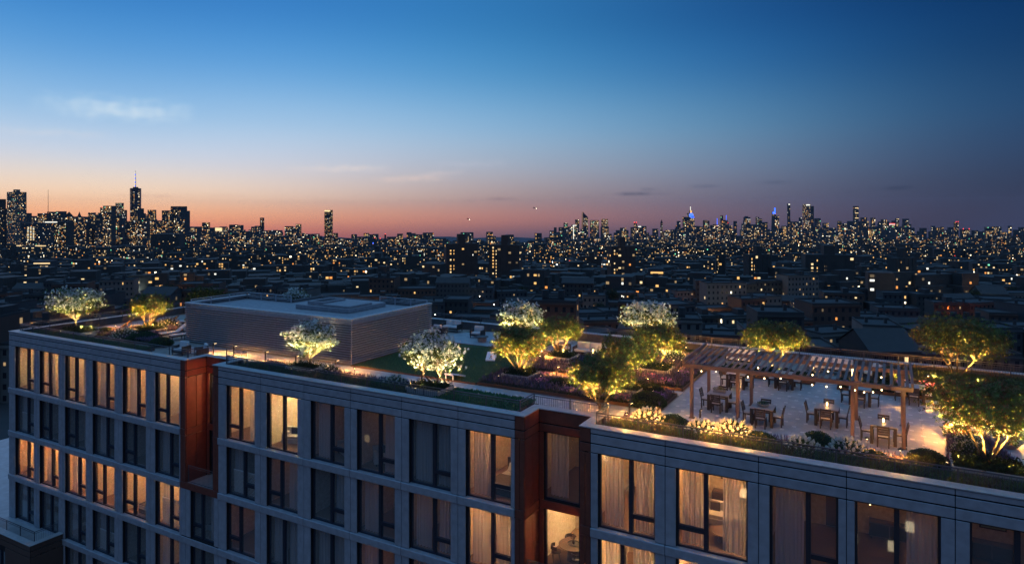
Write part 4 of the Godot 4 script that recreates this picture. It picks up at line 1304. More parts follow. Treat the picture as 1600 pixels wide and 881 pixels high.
func build_furniture() -> void:
	var chair0 := make_dining_chair()
	var used := false
	var tab0: Node3D = null
	# table centre, what stands on it, how the labels find it
	var sets := [
		[-7.60, -35.25, "plants", "front left table by the pergola post", 1],
		[-5.30, -33.80, "bowl", "table with the succulent bowl", 1],
		[-2.68, -35.20, "lantern", "middle lantern table", 1],
		[-0.35, -33.66, "lantern", "nearest table, front right", 1],
		[-7.66, -40.0, "lantern", "rear left table", 1],
		[-5.29, -41.2, "", "rear middle table", 1],
		[-1.47, -39.65, "", "rear table behind the twin posts", 1],
		[0.95, -41.4, "", "far right table behind the tree", 1]]
	for s: Array in sets:
		var at := Vector3(s[0], F, s[1])
		var lab := "square dark dining table, pale top, the " + String(s[3])
		if tab0 == null:
			tab0 = thing("dining_table", lab, "table", at, 0.0, "dining tables on the terrace")
			put("table_top", bx(1.02, 0.05, 1.02), M.table_top, tab0, Vector3(0, 0.80, 0))
			var ap := MB.new()
			for k: Array in [[0, 0.44, 0.84, 0.04], [0, -0.44, 0.84, 0.04]]: ap.cham(Vector3(k[0], 0.745, k[1]), Vector3(k[2], 0.06, k[3]), 0.005)
			for k: float in [-0.44, 0.44]: ap.cham(Vector3(k, 0.745, 0), Vector3(0.04, 0.06, 0.82), 0.005)
			put("apron", ap.mesh(), M.furn, tab0)
			for x: float in [-0.44, 0.44]:
				for z: float in [-0.44, 0.44]: put("leg", bx(0.13, 0.775, 0.13), M.furn, tab0, Vector3(x, 0.3875, z))
		else: dup(tab0, at, 0.0, lab)
		for k in 4:
			if s[4] == 0: continue
			var a := k * PI / 2
			var off := Vector3(0, 0, 0.62).rotated(Vector3.UP, a)
			var cl := "dark pale-cushioned chair at the %s of the %s" % [["street side", "right", "far side", "left"][k], s[3]]
			if not used:
				used = true
				chair0.position = at + off
				chair0.rotation.y = a
				chair0.set_meta("label", cl)
			else: dup(chair0, at + off, a + rng.randf_range(-0.06, 0.06), cl)
		var top := at + Vector3(0, 0.826, 0)
		if s[2] == "lantern": lantern(top, 0.24, "candle lantern on the " + String(s[3]))
		if s[2] == "bowl":
			var bo := thing("planter_bowl", "round pale bowl of succulents on the dining table", "bowl", top)
			var b := MB.new()
			b.lathe(Vector3.ZERO, [Vector2(0.14, 0), Vector2(0.26, 0.05), Vector2(0.29, 0.10), Vector2(0.26, 0.10), Vector2(0.001, 0.09)], 24)
			put("bowl", b.mesh(), M.pot, bo)
			leaf_mound(bo, "succulents", Vector3(0, 0.09, 0), Vector3(0.25, 0.12, 0.25), 160, [Color(0.05, 0.10, 0.06), Color(0.07, 0.13, 0.10)], 0.07)
		if s[2] == "plants":
			var bo := thing("planter_trough", "low trough of pale grasses on the front left table", "planter", top)
			put("trough", bx(0.62, 0.09, 0.2), M.pot, bo, Vector3(0, 0.045, 0))
			leaf_mound(bo, "grasses", Vector3(0, 0.09, 0), Vector3(0.32, 0.2, 0.11), 220, [Color(0.16, 0.17, 0.06), Color(0.24, 0.22, 0.09)], 0.06)
	loungers()
	soft_seats()

func lantern(at: Vector3, h: float, label: String, e := 0.5) -> void:
	var t := thing("lantern", label, "lantern", at, 0.0, "candle lanterns on the tables")
	var w := h * 0.5
	put("base", bx(w, 0.02, w), M.black, t, Vector3(0, 0.012, 0))
	put("lid", bx(w, 0.02, w), M.black, t, Vector3(0, h, 0))
	for x: float in [-0.46, 0.46]:
		for z: float in [-0.46, 0.46]: put("frame_post", bx(0.012, h - 0.03, 0.012), M.black, t, Vector3(x * w, h * 0.5 + 0.004, z * w))
	var b := MB.new()
	b.lathe(Vector3(0, 0.023, 0), [Vector2(w * 0.30, 0), Vector2(w * 0.30, h * 0.62), Vector2(w * 0.1, h * 0.7), Vector2(0.001, h * 0.78)], 12)
	put("candle", b.mesh(), M.candle, t)
	omni(at + Vector3(0, h * 0.5, 0), Color(1.0, 0.66, 0.3), e, 0.05)

func make_lounger(wick: bool) -> Node3D:
	# the head is at +x
	var t := thing("sun_lounger", "", "sun lounger", Vector3.ZERO, 0.0, "sun loungers at the left of the roof")
	var fm: Material = M.furn_brown if wick else M.furn
	for z: float in [-0.33, 0.33]:
		put("side_rail", bx(2.0, 0.06, 0.05), fm, t, Vector3(0, 0.33, z))
		for x: float in [-0.95, -0.05, 0.9]: put("leg", bx(0.05, 0.31, 0.05), fm, t, Vector3(x, 0.155, z))
	for x: float in [-0.98, 0.98]: put("end_rail", bx(0.05, 0.06, 0.6), fm, t, Vector3(x, 0.33, 0))
	put("mattress", bx(1.25, 0.08, 0.64), M.cushion, t, Vector3(-0.35, 0.40, 0))
	var L := 0.95
	var ang := 0.62
	var bk := put("backrest", bx(L, 0.07, 0.64), M.wicker if wick else M.cushion, t, Vector3(0.28 + L * 0.5 * cos(ang), 0.40 + L * 0.5 * sin(ang), 0))
	bk.rotation.z = ang
	if wick:
		for k in 6: put("back_slat", bx(0.03, 0.014, 0.60), M.furn_brown, bk, Vector3(-0.38 + k * 0.15, 0.042, 0))
	for z: float in [-0.28, 0.28]:
		var b := MB.new()
		b.bar(Vector3(0.82, 0.34, z), Vector3(0.28 + L * 0.75 * cos(ang), 0.36 + L * 0.75 * sin(ang), z), 0.03, 0.03)
		put("back_strut", b.mesh(), fm, t)
	return t

func loungers() -> void:
	var a := make_lounger(true)
	var spots := [[-55.35, -33.75, "nearest of four, by the lit yellow mound"], [-54.45, -35.3, "second of the row of four"], [-53.85, -36.75, "third of the row, behind the yellow tree"], [-53.3, -38.2, "farthest of the row, near the rear wall"]]
	for k in 4:
		var at := Vector3(spots[k][0], F - 0.045, spots[k][1])
		var lab := "wooden lounger with a tan woven back, " + String(spots[k][2])
		if k == 0:
			a.position = at
			a.rotation.y = 0.5
			a.set_meta("label", lab)
		else: dup(a, at, 0.5 + 0.03 * k, lab)
	var b := make_lounger(false)
	b.position = Vector3(-49.35, F - 0.045, -34.4)
	b.rotation.y = 1.28
	b.set_meta("label", "white sun lounger beside the white flowers, the left of two")
	dup(b, Vector3(-47.9, F - 0.045, -34.3), 1.28, "white sun lounger right beside the plant room's left end")
	for k in 3:
		var st := thing("side_table", "small wooden table between tan-backed loungers, %s one" % ["nearest", "middle", "farthest"][k], "side table", Vector3(-54.2 + 0.6 * k, F - 0.045, -34.3 - 1.45 * k), 0.5, "side tables between the loungers")
		put("table_top", bx(0.5, 0.03, 0.4), M.furn_brown, st, Vector3(0, 0.36, 0))
		for x: float in [-0.22, 0.22]:
			for z: float in [-0.17, 0.17]: put("leg", bx(0.035, 0.345, 0.035), M.furn_brown, st, Vector3(x, 0.1725, z))

func make_armchair(w: float, label: String, at: Vector3, turn: float, group: String) -> Node3D:
	# faces +z
	var many := w > 1.3
	var t := thing("sofa" if many else "armchair", label, "sofa" if many else "armchair", at, turn, group)
	put("base", bx(w, 0.10, 0.80), M.furn, t, Vector3(0, 0.22, 0))
	for s: float in [-1, 1]:
		for z: float in [-0.36, 0.36]: put("leg", bx(0.06, 0.17, 0.06), M.furn, t, Vector3(s * (w * 0.5 - 0.05), 0.085, z))
		put("armrest", bx(0.07, 0.34, 0.80), M.furn, t, Vector3(s * (w * 0.5 - 0.035), 0.44, 0))
	var n := 2 if many else 1
	for k in n:
		var cw := (w - 0.16) / n
		var cx := -w * 0.5 + 0.08 + cw * (k + 0.5)
		var sc := MB.new()
		sc.cham(Vector3.ZERO, Vector3(cw - 0.01, 0.17, 0.70), 0.045)
		put("seat_cushion", sc.mesh(), M.cushion, t, Vector3(cx, 0.36, 0.03))
		var bc := MB.new()
		bc.cham(Vector3.ZERO, Vector3(cw - 0.02, 0.46, 0.19), 0.06)
		var o := put("back_cushion", bc.mesh(), M.cushion, t, Vector3(cx, 0.64, -0.27))
		o.rotation.x = -0.2
	put("backrest", bx(w - 0.14, 0.34, 0.06), M.furn, t, Vector3(0, 0.44, -0.37))
	return t

func soft_seats() -> void:
	var g := "pale cushioned garden armchairs"
	make_armchair(0.95, "dark-framed armchair with white cushions behind the front railing, the left of two", Vector3(-43.0, F - 0.04, -30.6), 0.15, g)
	make_armchair(0.95, "dark-framed armchair with white cushions behind the front railing, next to the plant room", Vector3(-41.15, F - 0.04, -30.8), -0.5, g)
	make_armchair(0.98, "white-cushioned armchair facing out on the round patio, left one", Vector3(-28.2, F + 0.02, -45.5), 0.1, g)
	make_armchair(0.98, "white-cushioned armchair on the round patio, right one partly behind a tree", Vector3(-26.3, F + 0.02, -46.5), -0.95, g)
	make_armchair(1.6, "white sofa at the lawn's rear behind the corner of the plant room", Vector3(-31.6, F, -47.0), 0.0, "garden sofas")
	make_armchair(0.95, "white-cushioned seat in front of the sofa behind the plant room", Vector3(-31.4, F, -45.0), PI, g)
	make_armchair(2.1, "long pale two-seat sofa by the rear railing among the trees", Vector3(-18.1, F, -43.6), 0.0, "garden sofas")
	make_armchair(0.95, "pale armchair behind the lit lantern box among the trees", Vector3(-20.1, F, -43.6), 1.25, g)
	make_armchair(2.6, "long white sofa seen through the pergola slats", Vector3(-3.3, F, -46.3), 0.0, "garden sofas")
	make_armchair(1.9, "white sofa behind the left half of the pergola", Vector3(-8.6, F, -46.2), 0.0, "garden sofas")
	make_armchair(0.95, "white armchair at the right of the long sofa behind the pergola", Vector3(-1.0, F, -45.8), -0.9, g)
	var ct: Node3D = null
	for k: Array in [[-27.0, -44.2, 0.02, 0.38, "grey table in front of the armchair on the round patio"], [-17.55, -42.75, 0.0, 0.42, "drum table with a candle in front of the pale sofa"], [-4.2, -45.0, 0.0, 0.4, "table in front of the white sofa behind the pergola"]]:
		var at := Vector3(k[0], F + k[2], k[1])
		if ct == null:
			ct = thing("coffee_table", "round low " + String(k[4]), "coffee table", at, 0.0, "low tables of the roof lounges")
			var b := MB.new()
			b.lathe(Vector3.ZERO, [Vector2(0.30, 0), Vector2(0.36, 0.18), Vector2(0.30, 0.36)], 24)
			put("drum", b.mesh(), M.pot, ct)
			b = MB.new()
			b.lathe(Vector3.ZERO, [Vector2(0.30, 0.361), Vector2(0.49, 0.365), Vector2(0.50, 0.40), Vector2(0.001, 0.402)], 28)
			put("table_top", b.mesh(), M.furn, ct)
		else: dup(ct, at, 0.0, "round low " + String(k[4]))
	lantern(Vector3(-17.45, F + 0.403, -42.75), 0.34, "candle lantern on the drum table by the pale sofa", 0.5)
	lantern(Vector3(-4.2, F + 0.403, -45.0), 0.34, "candle lantern on the table behind the pergola", 0.6)
	# a large square lantern box
	var lb := thing("lantern_box", "large glowing lantern box beside the pale armchair", "lantern", Vector3(-19.75, F, -42.9))
	for x: float in [-0.24, 0.24]:
		for z: float in [-0.24, 0.24]: put("frame_post", bx(0.05, 0.8, 0.05), M.furn_brown, lb, Vector3(x, 0.4, z))
	put("lid", bx(0.56, 0.06, 0.56), M.furn_brown, lb, Vector3(0, 0.83, 0))
	put("base", bx(0.56, 0.06, 0.56), M.furn_brown, lb, Vector3(0, 0.032, 0))
	var cb := MB.new()
	cb.lathe(Vector3.ZERO, [Vector2(0.10, 0.065), Vector2(0.10, 0.42), Vector2(0.001, 0.46)], 14)
	put("candle", cb.mesh(), M.candle, lb)
	omni(Vector3(-19.75, F + 0.3, -42.9), Color(1.0, 0.68, 0.34), 2.4, 0.1)
	# two sloping beanbag boards on the lawn
	cornhole(Vector3(-23.3, F + 0.03, -39.3), 0.42, "white sloping game board with an orange figure in the middle of the lawn", true)
	cornhole(Vector3(-22.6, F + 0.03, -33.95), PI - 0.1, "white sloping game board near the front of the lawn seen from its raised end", false)
	# round planters at the right
	for k: Array in [[4.25, -35.5, 0.58, "large round grey planter bowl at the right edge behind the big tree"], [5.8, -36.9, 0.5, "second grey planter bowl at the far right edge"]]:
		var p := thing("planter_pot", String(k[3]), "planter", Vector3(k[0], F, k[1]), 0.0, "round grey planters")
		var b := MB.new()
		var r: float = k[2]
		b.lathe(Vector3.ZERO, [Vector2(r * 0.55, 0), Vector2(r * 0.92, r * 0.45), Vector2(r, r * 0.9), Vector2(r * 0.9, r * 1.3), Vector2(r * 0.84, r * 1.3), Vector2(r * 0.8, r * 1.15), Vector2(0.001, r * 1.15)], 32)
		put("pot", b.mesh(), M.pot, p)
		leaf_mound(p, "foliage", Vector3(0, r * 1.15, 0), Vector3(r * 0.8, 0.35, r * 0.8), 500, [Color(0.03, 0.06, 0.02), Color(0.05, 0.08, 0.03)], 0.09)

func cornhole(at: Vector3, turn: float, label: String, print_on: bool) -> void:
	var t := thing("game_board", label, "game board", at, turn, "sloping game boards on the lawn")
	var tilt := 0.24
	# board with its hole: four pieces round it
	var b := MB.new()
	var B := Basis(Vector3.RIGHT, tilt)
	var o := Vector3(0, 0.22, 0)
	for s: Array in [[-0.21, 0, 0.20, 1.24], [0.21, 0, 0.20, 1.24], [0, 0.14, 0.22, 0.96], [0, -0.555, 0.22, 0.13]]:
		b.box(o + B * Vector3(s[0], 0, s[1]), Vector3(s[2], 0.03, s[3]), B)
	b.box(o + B * Vector3(0, -0.05, 0.60), Vector3(0.62, 0.07, 0.03), B)
	b.box(o + B * Vector3(0, -0.05, -0.60), Vector3(0.62, 0.07, 0.03), B)
	put("board", b.mesh(), M.white_paint, t)
	for x: float in [-0.27, 0.27]: put("leg", bx(0.06, 0.3, 0.06), M.white_paint, t, Vector3(x, 0.15, -0.52))
	if print_on:
		var p := MB.new()
		for s: Array in [[0.0, 0.10, 0.16, 0.05], [0.0, 0.20, 0.05, 0.2], [-0.06, 0.34, 0.05, 0.14], [0.06, 0.34, 0.05, 0.14], [0, 0.0, 0.09, 0.09]]:
			p.box(o + B * Vector3(s[0], 0.018, s[1]), Vector3(s[2], 0.004, s[3]), B)
		put("print", p.mesh(), mat(0.55, 0.20, 0.03, 0.7), t)

# ---------------------------------------------------------------- plants
var shapes := {}

func leaf_shape() -> Mesh:       # a pointed leaf folded along its rib, 1 long along +y
	if not shapes.has("leaf"):
		var b := MB.new()
		var r0 := Vector3(0, 0, 0)
		var t := Vector3(0, 1, 0.12)
		var m := Vector3(0, 0.5, 0.0)
		var l := Vector3(-0.27, 0.45, 0.13)
		var r := Vector3(0.27, 0.45, 0.13)
		b.tri(r0, m, l); b.tri(l, m, t); b.tri(r0, r, m); b.tri(m, r, t)
		shapes.leaf = b.mesh()
	return shapes.leaf

func sprig_shape() -> Mesh:      # a twig end with five leaves, about 1 long
	if not shapes.has("sprig"):
		var b := MB.new()
		var r := RandomNumberGenerator.new()
		r.seed = 31
		for k in 5:
			var a := k * 2.4
			var o := Vector3(0, 0.12 + k * 0.12, 0)
			var d := Vector3(cos(a), 0.55, sin(a)).normalized()
			var s := d.cross(Vector3.UP).normalized() * 0.15
			var nrm := s.cross(d).normalized() * 0.06
			var tip := o + d * 0.55
			var m := o + d * 0.26
			b.tri(o, m - s + nrm, m); b.tri(m - s + nrm, tip, m)
			b.tri(o, m, m + s + nrm); b.tri(m, tip, m + s + nrm)
		shapes.sprig = b.mesh()
	return shapes.sprig

func tuft_shape(n: int, wide: float, seed_n: int) -> Mesh:   # blades of grass, 1 high
	var key := "tuft %d %.2f %d" % [n, wide, seed_n]
	if not shapes.has(key):
		var r := RandomNumberGenerator.new()
		r.seed = seed_n
		var b := MB.new()
		for k in n:
			var a := r.randf() * TAU
			var d := Vector3(cos(a), 0, sin(a))
			var s := Vector3(-d.z, 0, d.x) * wide
			var base := d * r.randf() * 0.25
			var h := r.randf_range(0.6, 1.0)
			var tip := base + d * r.randf_range(0.1, 0.5) + Vector3.UP * h
			var mid := base.lerp(tip, 0.55) + Vector3.UP * 0.12
			b.tri(base - s, base + s, mid)
			b.tri(mid - s * 0.6, mid + s * 0.6, tip)
		shapes[key] = b.mesh()
	return shapes[key]

func spike_shape() -> Mesh:      # a flower spike on a thin stalk, 1 high
	if not shapes.has("spike"):
		var b := MB.new()
		b.lathe(Vector3.ZERO, [Vector2(0.001, 0.42), Vector2(0.05, 0.52), Vector2(0.035, 0.62), Vector2(0.055, 0.70), Vector2(0.03, 0.85), Vector2(0.001, 1.0)], 4)
		shapes.spike = b.mesh()
	return shapes.spike

func head_shape() -> Mesh:       # a cone-shaped flower head made of small florets, 1 long along +y
	if not shapes.has("head"):
		var r := RandomNumberGenerator.new()
		r.seed = 3
		var b := MB.new()
		for k in 46:
			var u := (k + 0.5) / 46.0
			var a := k * 2.4
			var w := 0.36 * sqrt(1 - u) * (0.55 + 0.6 * minf(1.0, u * 4))
			var c := Vector3(cos(a) * w, u, sin(a) * w)
			var out := Vector3(cos(a), 0.5, sin(a)).normalized()
			var s := out.cross(Vector3.UP).normalized() * 0.12
			var v := s.cross(out) * 1.0
			var o := out * 0.05
			b.tri(c - s, c + v + o, c + o * 2.0); b.tri(c + v + o, c + s, c + o * 2.0)
			b.tri(c + s, c - v + o, c + o * 2.0); b.tri(c - v + o, c - s, c + o * 2.0)
		shapes.head = b.mesh()
	return shapes.head

func flower_shape() -> Mesh:     # a flat star of petals, 1 wide
	if not shapes.has("flower"):
		var b := MB.new()
		for k in 6:
			var a := TAU * k / 6
			var d := Vector3(cos(a), 0.25, sin(a)) * 0.5
			var s := Vector3(-sin(a), 0, cos(a)) * 0.2
			b.tri(Vector3(0, 0.02, 0), d * 0.7 - s, d)
			b.tri(Vector3(0, 0.02, 0), d, d * 0.7 + s)
		shapes.flower = b.mesh()
	return shapes.flower

func blob_shape() -> Mesh:       # a small cluster of blossom
	if not shapes.has("blob"):
		var b := MB.new()
		var r := RandomNumberGenerator.new()
		r.seed = 12
		for k in 7:
			var d := Vector3(r.randfn(), r.randfn(), r.randfn()).normalized()
			var s := d.cross(Vector3(0.3, 1, 0.2)).normalized()
			var v := s.cross(d)
			b.tri(d * 0.35 + s * 0.3, d * 0.35 + v * 0.3, d * 0.5 - s * 0.3)
			b.tri(d * 0.35 - v * 0.3, d * 0.35 + s * 0.3, d * 0.5 - s * 0.3)
		shapes.blob = b.mesh()
	return shapes.blob

func turned(dir: Vector3, size: float, roll: float) -> Basis:   # a basis whose y runs along dir
	var y := dir.normalized()
	var up := Vector3.UP if absf(y.y) < 0.95 else Vector3.RIGHT
	var x := up.cross(y).normalized()
	var z := x.cross(y)
	return Basis(y, roll) * Basis(x, y, z) * Basis.from_scale(Vector3.ONE * size)

func any_dir(up := 0.0) -> Vector3:
	return (Vector3(rng.randfn(), rng.randfn(), rng.randfn()).normalized() + Vector3.UP * up).normalized()

func tint(pal: Array) -> Color:
	var c: Color = pal[rng.randi() % pal.size()]
	var f := rng.randf_range(0.65, 1.3)
	return Color(c.r * f, c.g * f * rng.randf_range(0.9, 1.1), c.b * f)

func leaf_mound(parent: Node, called: String, o: Vector3, half: Vector3, n: int, pal: Array, size: float) -> void:
	# leaves through a low dome
	var xf := []
	var cols := PackedColorArray()
	for k in n:
		var d := any_dir()
		d.y = absf(d.y)
		var r := pow(rng.randf(), 0.4)
		xf.append(Transform3D(turned((d + any_dir() * 0.7).normalized(), size * rng.randf_range(0.7, 1.3), rng.randf() * TAU), o + d * half * r))
		cols.append(tint(pal))
	scatter(called, leaf_shape(), M.leaf, xf, cols, parent)

const GREEN := [Color(0.035, 0.075, 0.022), Color(0.05, 0.09, 0.028), Color(0.028, 0.06, 0.022)]
const DARK_GREEN := [Color(0.018, 0.042, 0.014), Color(0.026, 0.05, 0.018)]
const SAGE := [Color(0.05, 0.085, 0.06), Color(0.06, 0.10, 0.075), Color(0.04, 0.08, 0.045)]

func mound(x: float, z: float, r: float, h: float, label: String, pal := GREEN) -> void:
	var t := thing("clipped_shrub", label, "shrub", Vector3(x, F + 0.08, z), 0.0, "clipped round shrubs")
	var b := MB.new()
	var prof := []
	for k in 9:
		var a := PI * 0.5 * k / 8.0
		prof.append(Vector2(maxf(0.002, r * 0.95 * cos(a)), h * 0.95 * sin(a)))
	b.lathe(Vector3.ZERO, prof, 18)
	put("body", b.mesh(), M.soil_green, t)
	var xf := []
	var cols := PackedColorArray()
	var n := int(1500 * r * (r + h))
	for k in n:
		var d := any_dir()
		d.y = absf(d.y)
		var nz := 0.96 + 0.05 * sin(d.x * 9 + z) * cos(d.z * 8 + x)
		xf.append(Transform3D(turned((d + any_dir() * 0.6).normalized(), rng.randf_range(0.05, 0.085), rng.randf() * TAU), Vector3(d.x * r, d.y * h, d.z * r) * nz))
		cols.append(tint(pal))
	scatter("foliage", leaf_shape(), M.leaf, xf, cols, t)

func white_shrub(x: float, z: float, r: float, h: float, label: String, heads := 46, size := 0.2) -> void:
	var t := thing("white_flowering_shrub", label, "shrub", Vector3(x, F + 0.1, z), 0.0, "white flowering shrubs")
	var b := MB.new()
	for k in 9:
		var a := k * 2.4
		b.tube(Vector3.ZERO, Vector3(cos(a) * r * 0.6, h * 0.6, sin(a) * r * 0.6), 0.014, 0.006, 5, false)
	put("stems", b.mesh(), M.bark, t)
	leaf_mound(t, "foliage", Vector3(0, 0.05, 0), Vector3(r, h * 0.85, r), int(900 * r), [Color(0.05, 0.085, 0.03), Color(0.07, 0.11, 0.04), Color(0.045, 0.08, 0.045)], 0.12)
	var xf := []
	var cols := PackedColorArray()
	heads = int(heads * 1.7)
	size *= 0.74
	for k in heads:
		var u := (k + 0.5) / heads
		var y := 1 - u * 0.95
		var a := k * 2.39996
		var w := sqrt(1 - y * y)
		var d := Vector3(cos(a) * w, y, sin(a) * w)
		xf.append(Transform3D(turned((d + Vector3.UP * 0.5 + any_dir() * 0.2).normalized(), size * rng.randf_range(0.75, 1.2), rng.randf() * TAU), Vector3(d.x * r, 0.05 + d.y * h * 0.9, d.z * r) * rng.randf_range(0.88, 1.02)))
		cols.append(Color(0.52, 0.53, 0.46) * rng.randf_range(0.8, 1.1))
	scatter("flower_heads", head_shape(), M.petal, xf, cols, t)

func flower_clump(x: float, z: float, r: float, label: String, col: Color) -> void:
	var t := thing("flower_clump", label, "flowers", Vector3(x, F + 0.1, z), 0.0, "pink and purple flower clumps")
	leaf_mound(t, "foliage", Vector3.ZERO, Vector3(r, 0.22, r), 130, [Color(0.03, 0.06, 0.02), Color(0.04, 0.07, 0.03)], 0.12)
	var xf := []
	var cols := PackedColorArray()
	for k in 34:
		var a := k * 2.4
		var w := r * sqrt((k + 0.5) / 34.0)
		xf.append(Transform3D(turned((Vector3.UP + any_dir() * 0.4).normalized(), rng.randf_range(0.11, 0.17), rng.randf() * TAU), Vector3(cos(a) * w, 0.30 - 0.14 * (w / r) * (w / r) + rng.randf_range(-0.03, 0.03), sin(a) * w)))
		cols.append(col * rng.randf_range(0.8, 1.2))
	scatter("flowers", flower_shape(), M.petal, xf, cols, t)

func carpet(called: String, label: String, poly: PackedVector2Array, n: int, shape: Mesh, m: Material, pal: Array, y: float, h0: float, h1: float, lean := 0.25, patch := 0.0) -> void:
	var lo := poly[0]
	var hi := poly[0]
	for p in poly:
		lo = lo.min(p)
		hi = hi.max(p)
	var fn := FastNoiseLite.new()
	fn.seed = n
	fn.frequency = 0.35
	var xf := []
	var cols := PackedColorArray()
	var tries := 0
	while xf.size() < n and tries < n * 4:
		tries += 1
		var p := Vector2(rng.randf_range(lo.x, hi.x), rng.randf_range(lo.y, hi.y))
		if not Geometry2D.is_point_in_polygon(p, poly): continue
		if p.distance_to(Vector2(-27.5, -45.2)) < 3.2: continue       # the round patio
		if patch > 0.0 and fn.get_noise_2d(p.x * 3, p.y * 3) < rng.randf_range(-0.5, 0.1) * patch: continue
		xf.append(Transform3D(turned((Vector3.UP + any_dir() * lean).normalized(), rng.randf_range(h0, h1), rng.randf() * TAU), Vector3(p.x, y, p.y)))
		cols.append(tint(pal))
	var o := scatter(called, shape, m, xf, cols, self)
	tag(o, label, "ground cover" if called != "grass" else "grass")

func lavender(poly: PackedVector2Array, n: int, y: float, where: String) -> void:
	carpet("lavender_leaves", "grey-green lavender foliage in the " + where, poly, n, tuft_shape(7, 0.025, 4), M.leaf, [Color(0.075, 0.09, 0.07), Color(0.09, 0.10, 0.08), Color(0.085, 0.08, 0.075)], y, 0.18, 0.34, 0.3, 1.0)
	carpet("lavender_flowers", "dusky purple lavender spikes in the " + where, poly, n * 2, spike_shape(), M.petal, [Color(0.115, 0.09, 0.16), Color(0.14, 0.10, 0.18), Color(0.10, 0.085, 0.12), Color(0.17, 0.11, 0.14)], y, 0.24, 0.42, 0.3, 1.0)

func planter_box(x: float, z: float, w: float, d: float, h: float, label: String) -> void:
	# pale stone planter with low evergreen planting
	var t := thing("planter_box", label, "planter", Vector3(x, F + 0.05, z), 0.0, "pale stone planter boxes under the trees")
	put("side", bx(w, h, 0.06), M.stone_box, t, Vector3(0, h * 0.5, d * 0.5 - 0.03))
	put("side", bx(w, h, 0.06), M.stone_box, t, Vector3(0, h * 0.5, -d * 0.5 + 0.03))
	put("side", bx(0.06, h, d - 0.122), M.stone_box, t, Vector3(w * 0.5 - 0.03, h * 0.5, 0))
	put("side", bx(0.06, h, d - 0.122), M.stone_box, t, Vector3(-w * 0.5 + 0.03, h * 0.5, 0))
	put("soil", bx(w - 0.12, 0.05, d - 0.12), M.soil, t, Vector3(0, h - 0.08, 0))
	var xf := []
	var cols := PackedColorArray()
	for k in int(420 * w * d):
		var p := Vector3(rng.randf_range(-0.5, 0.5) * (w - 0.1), h - 0.05 + rng.randf() * rng.randf() * 0.34, rng.randf_range(-0.5, 0.5) * (d - 0.1))
		xf.append(Transform3D(turned(any_dir(0.5), rng.randf_range(0.08, 0.14), rng.randf() * TAU), p))
		cols.append(tint(DARK_GREEN))
	scatter("low_hedge", leaf_shape(), M.leaf, xf, cols, t)

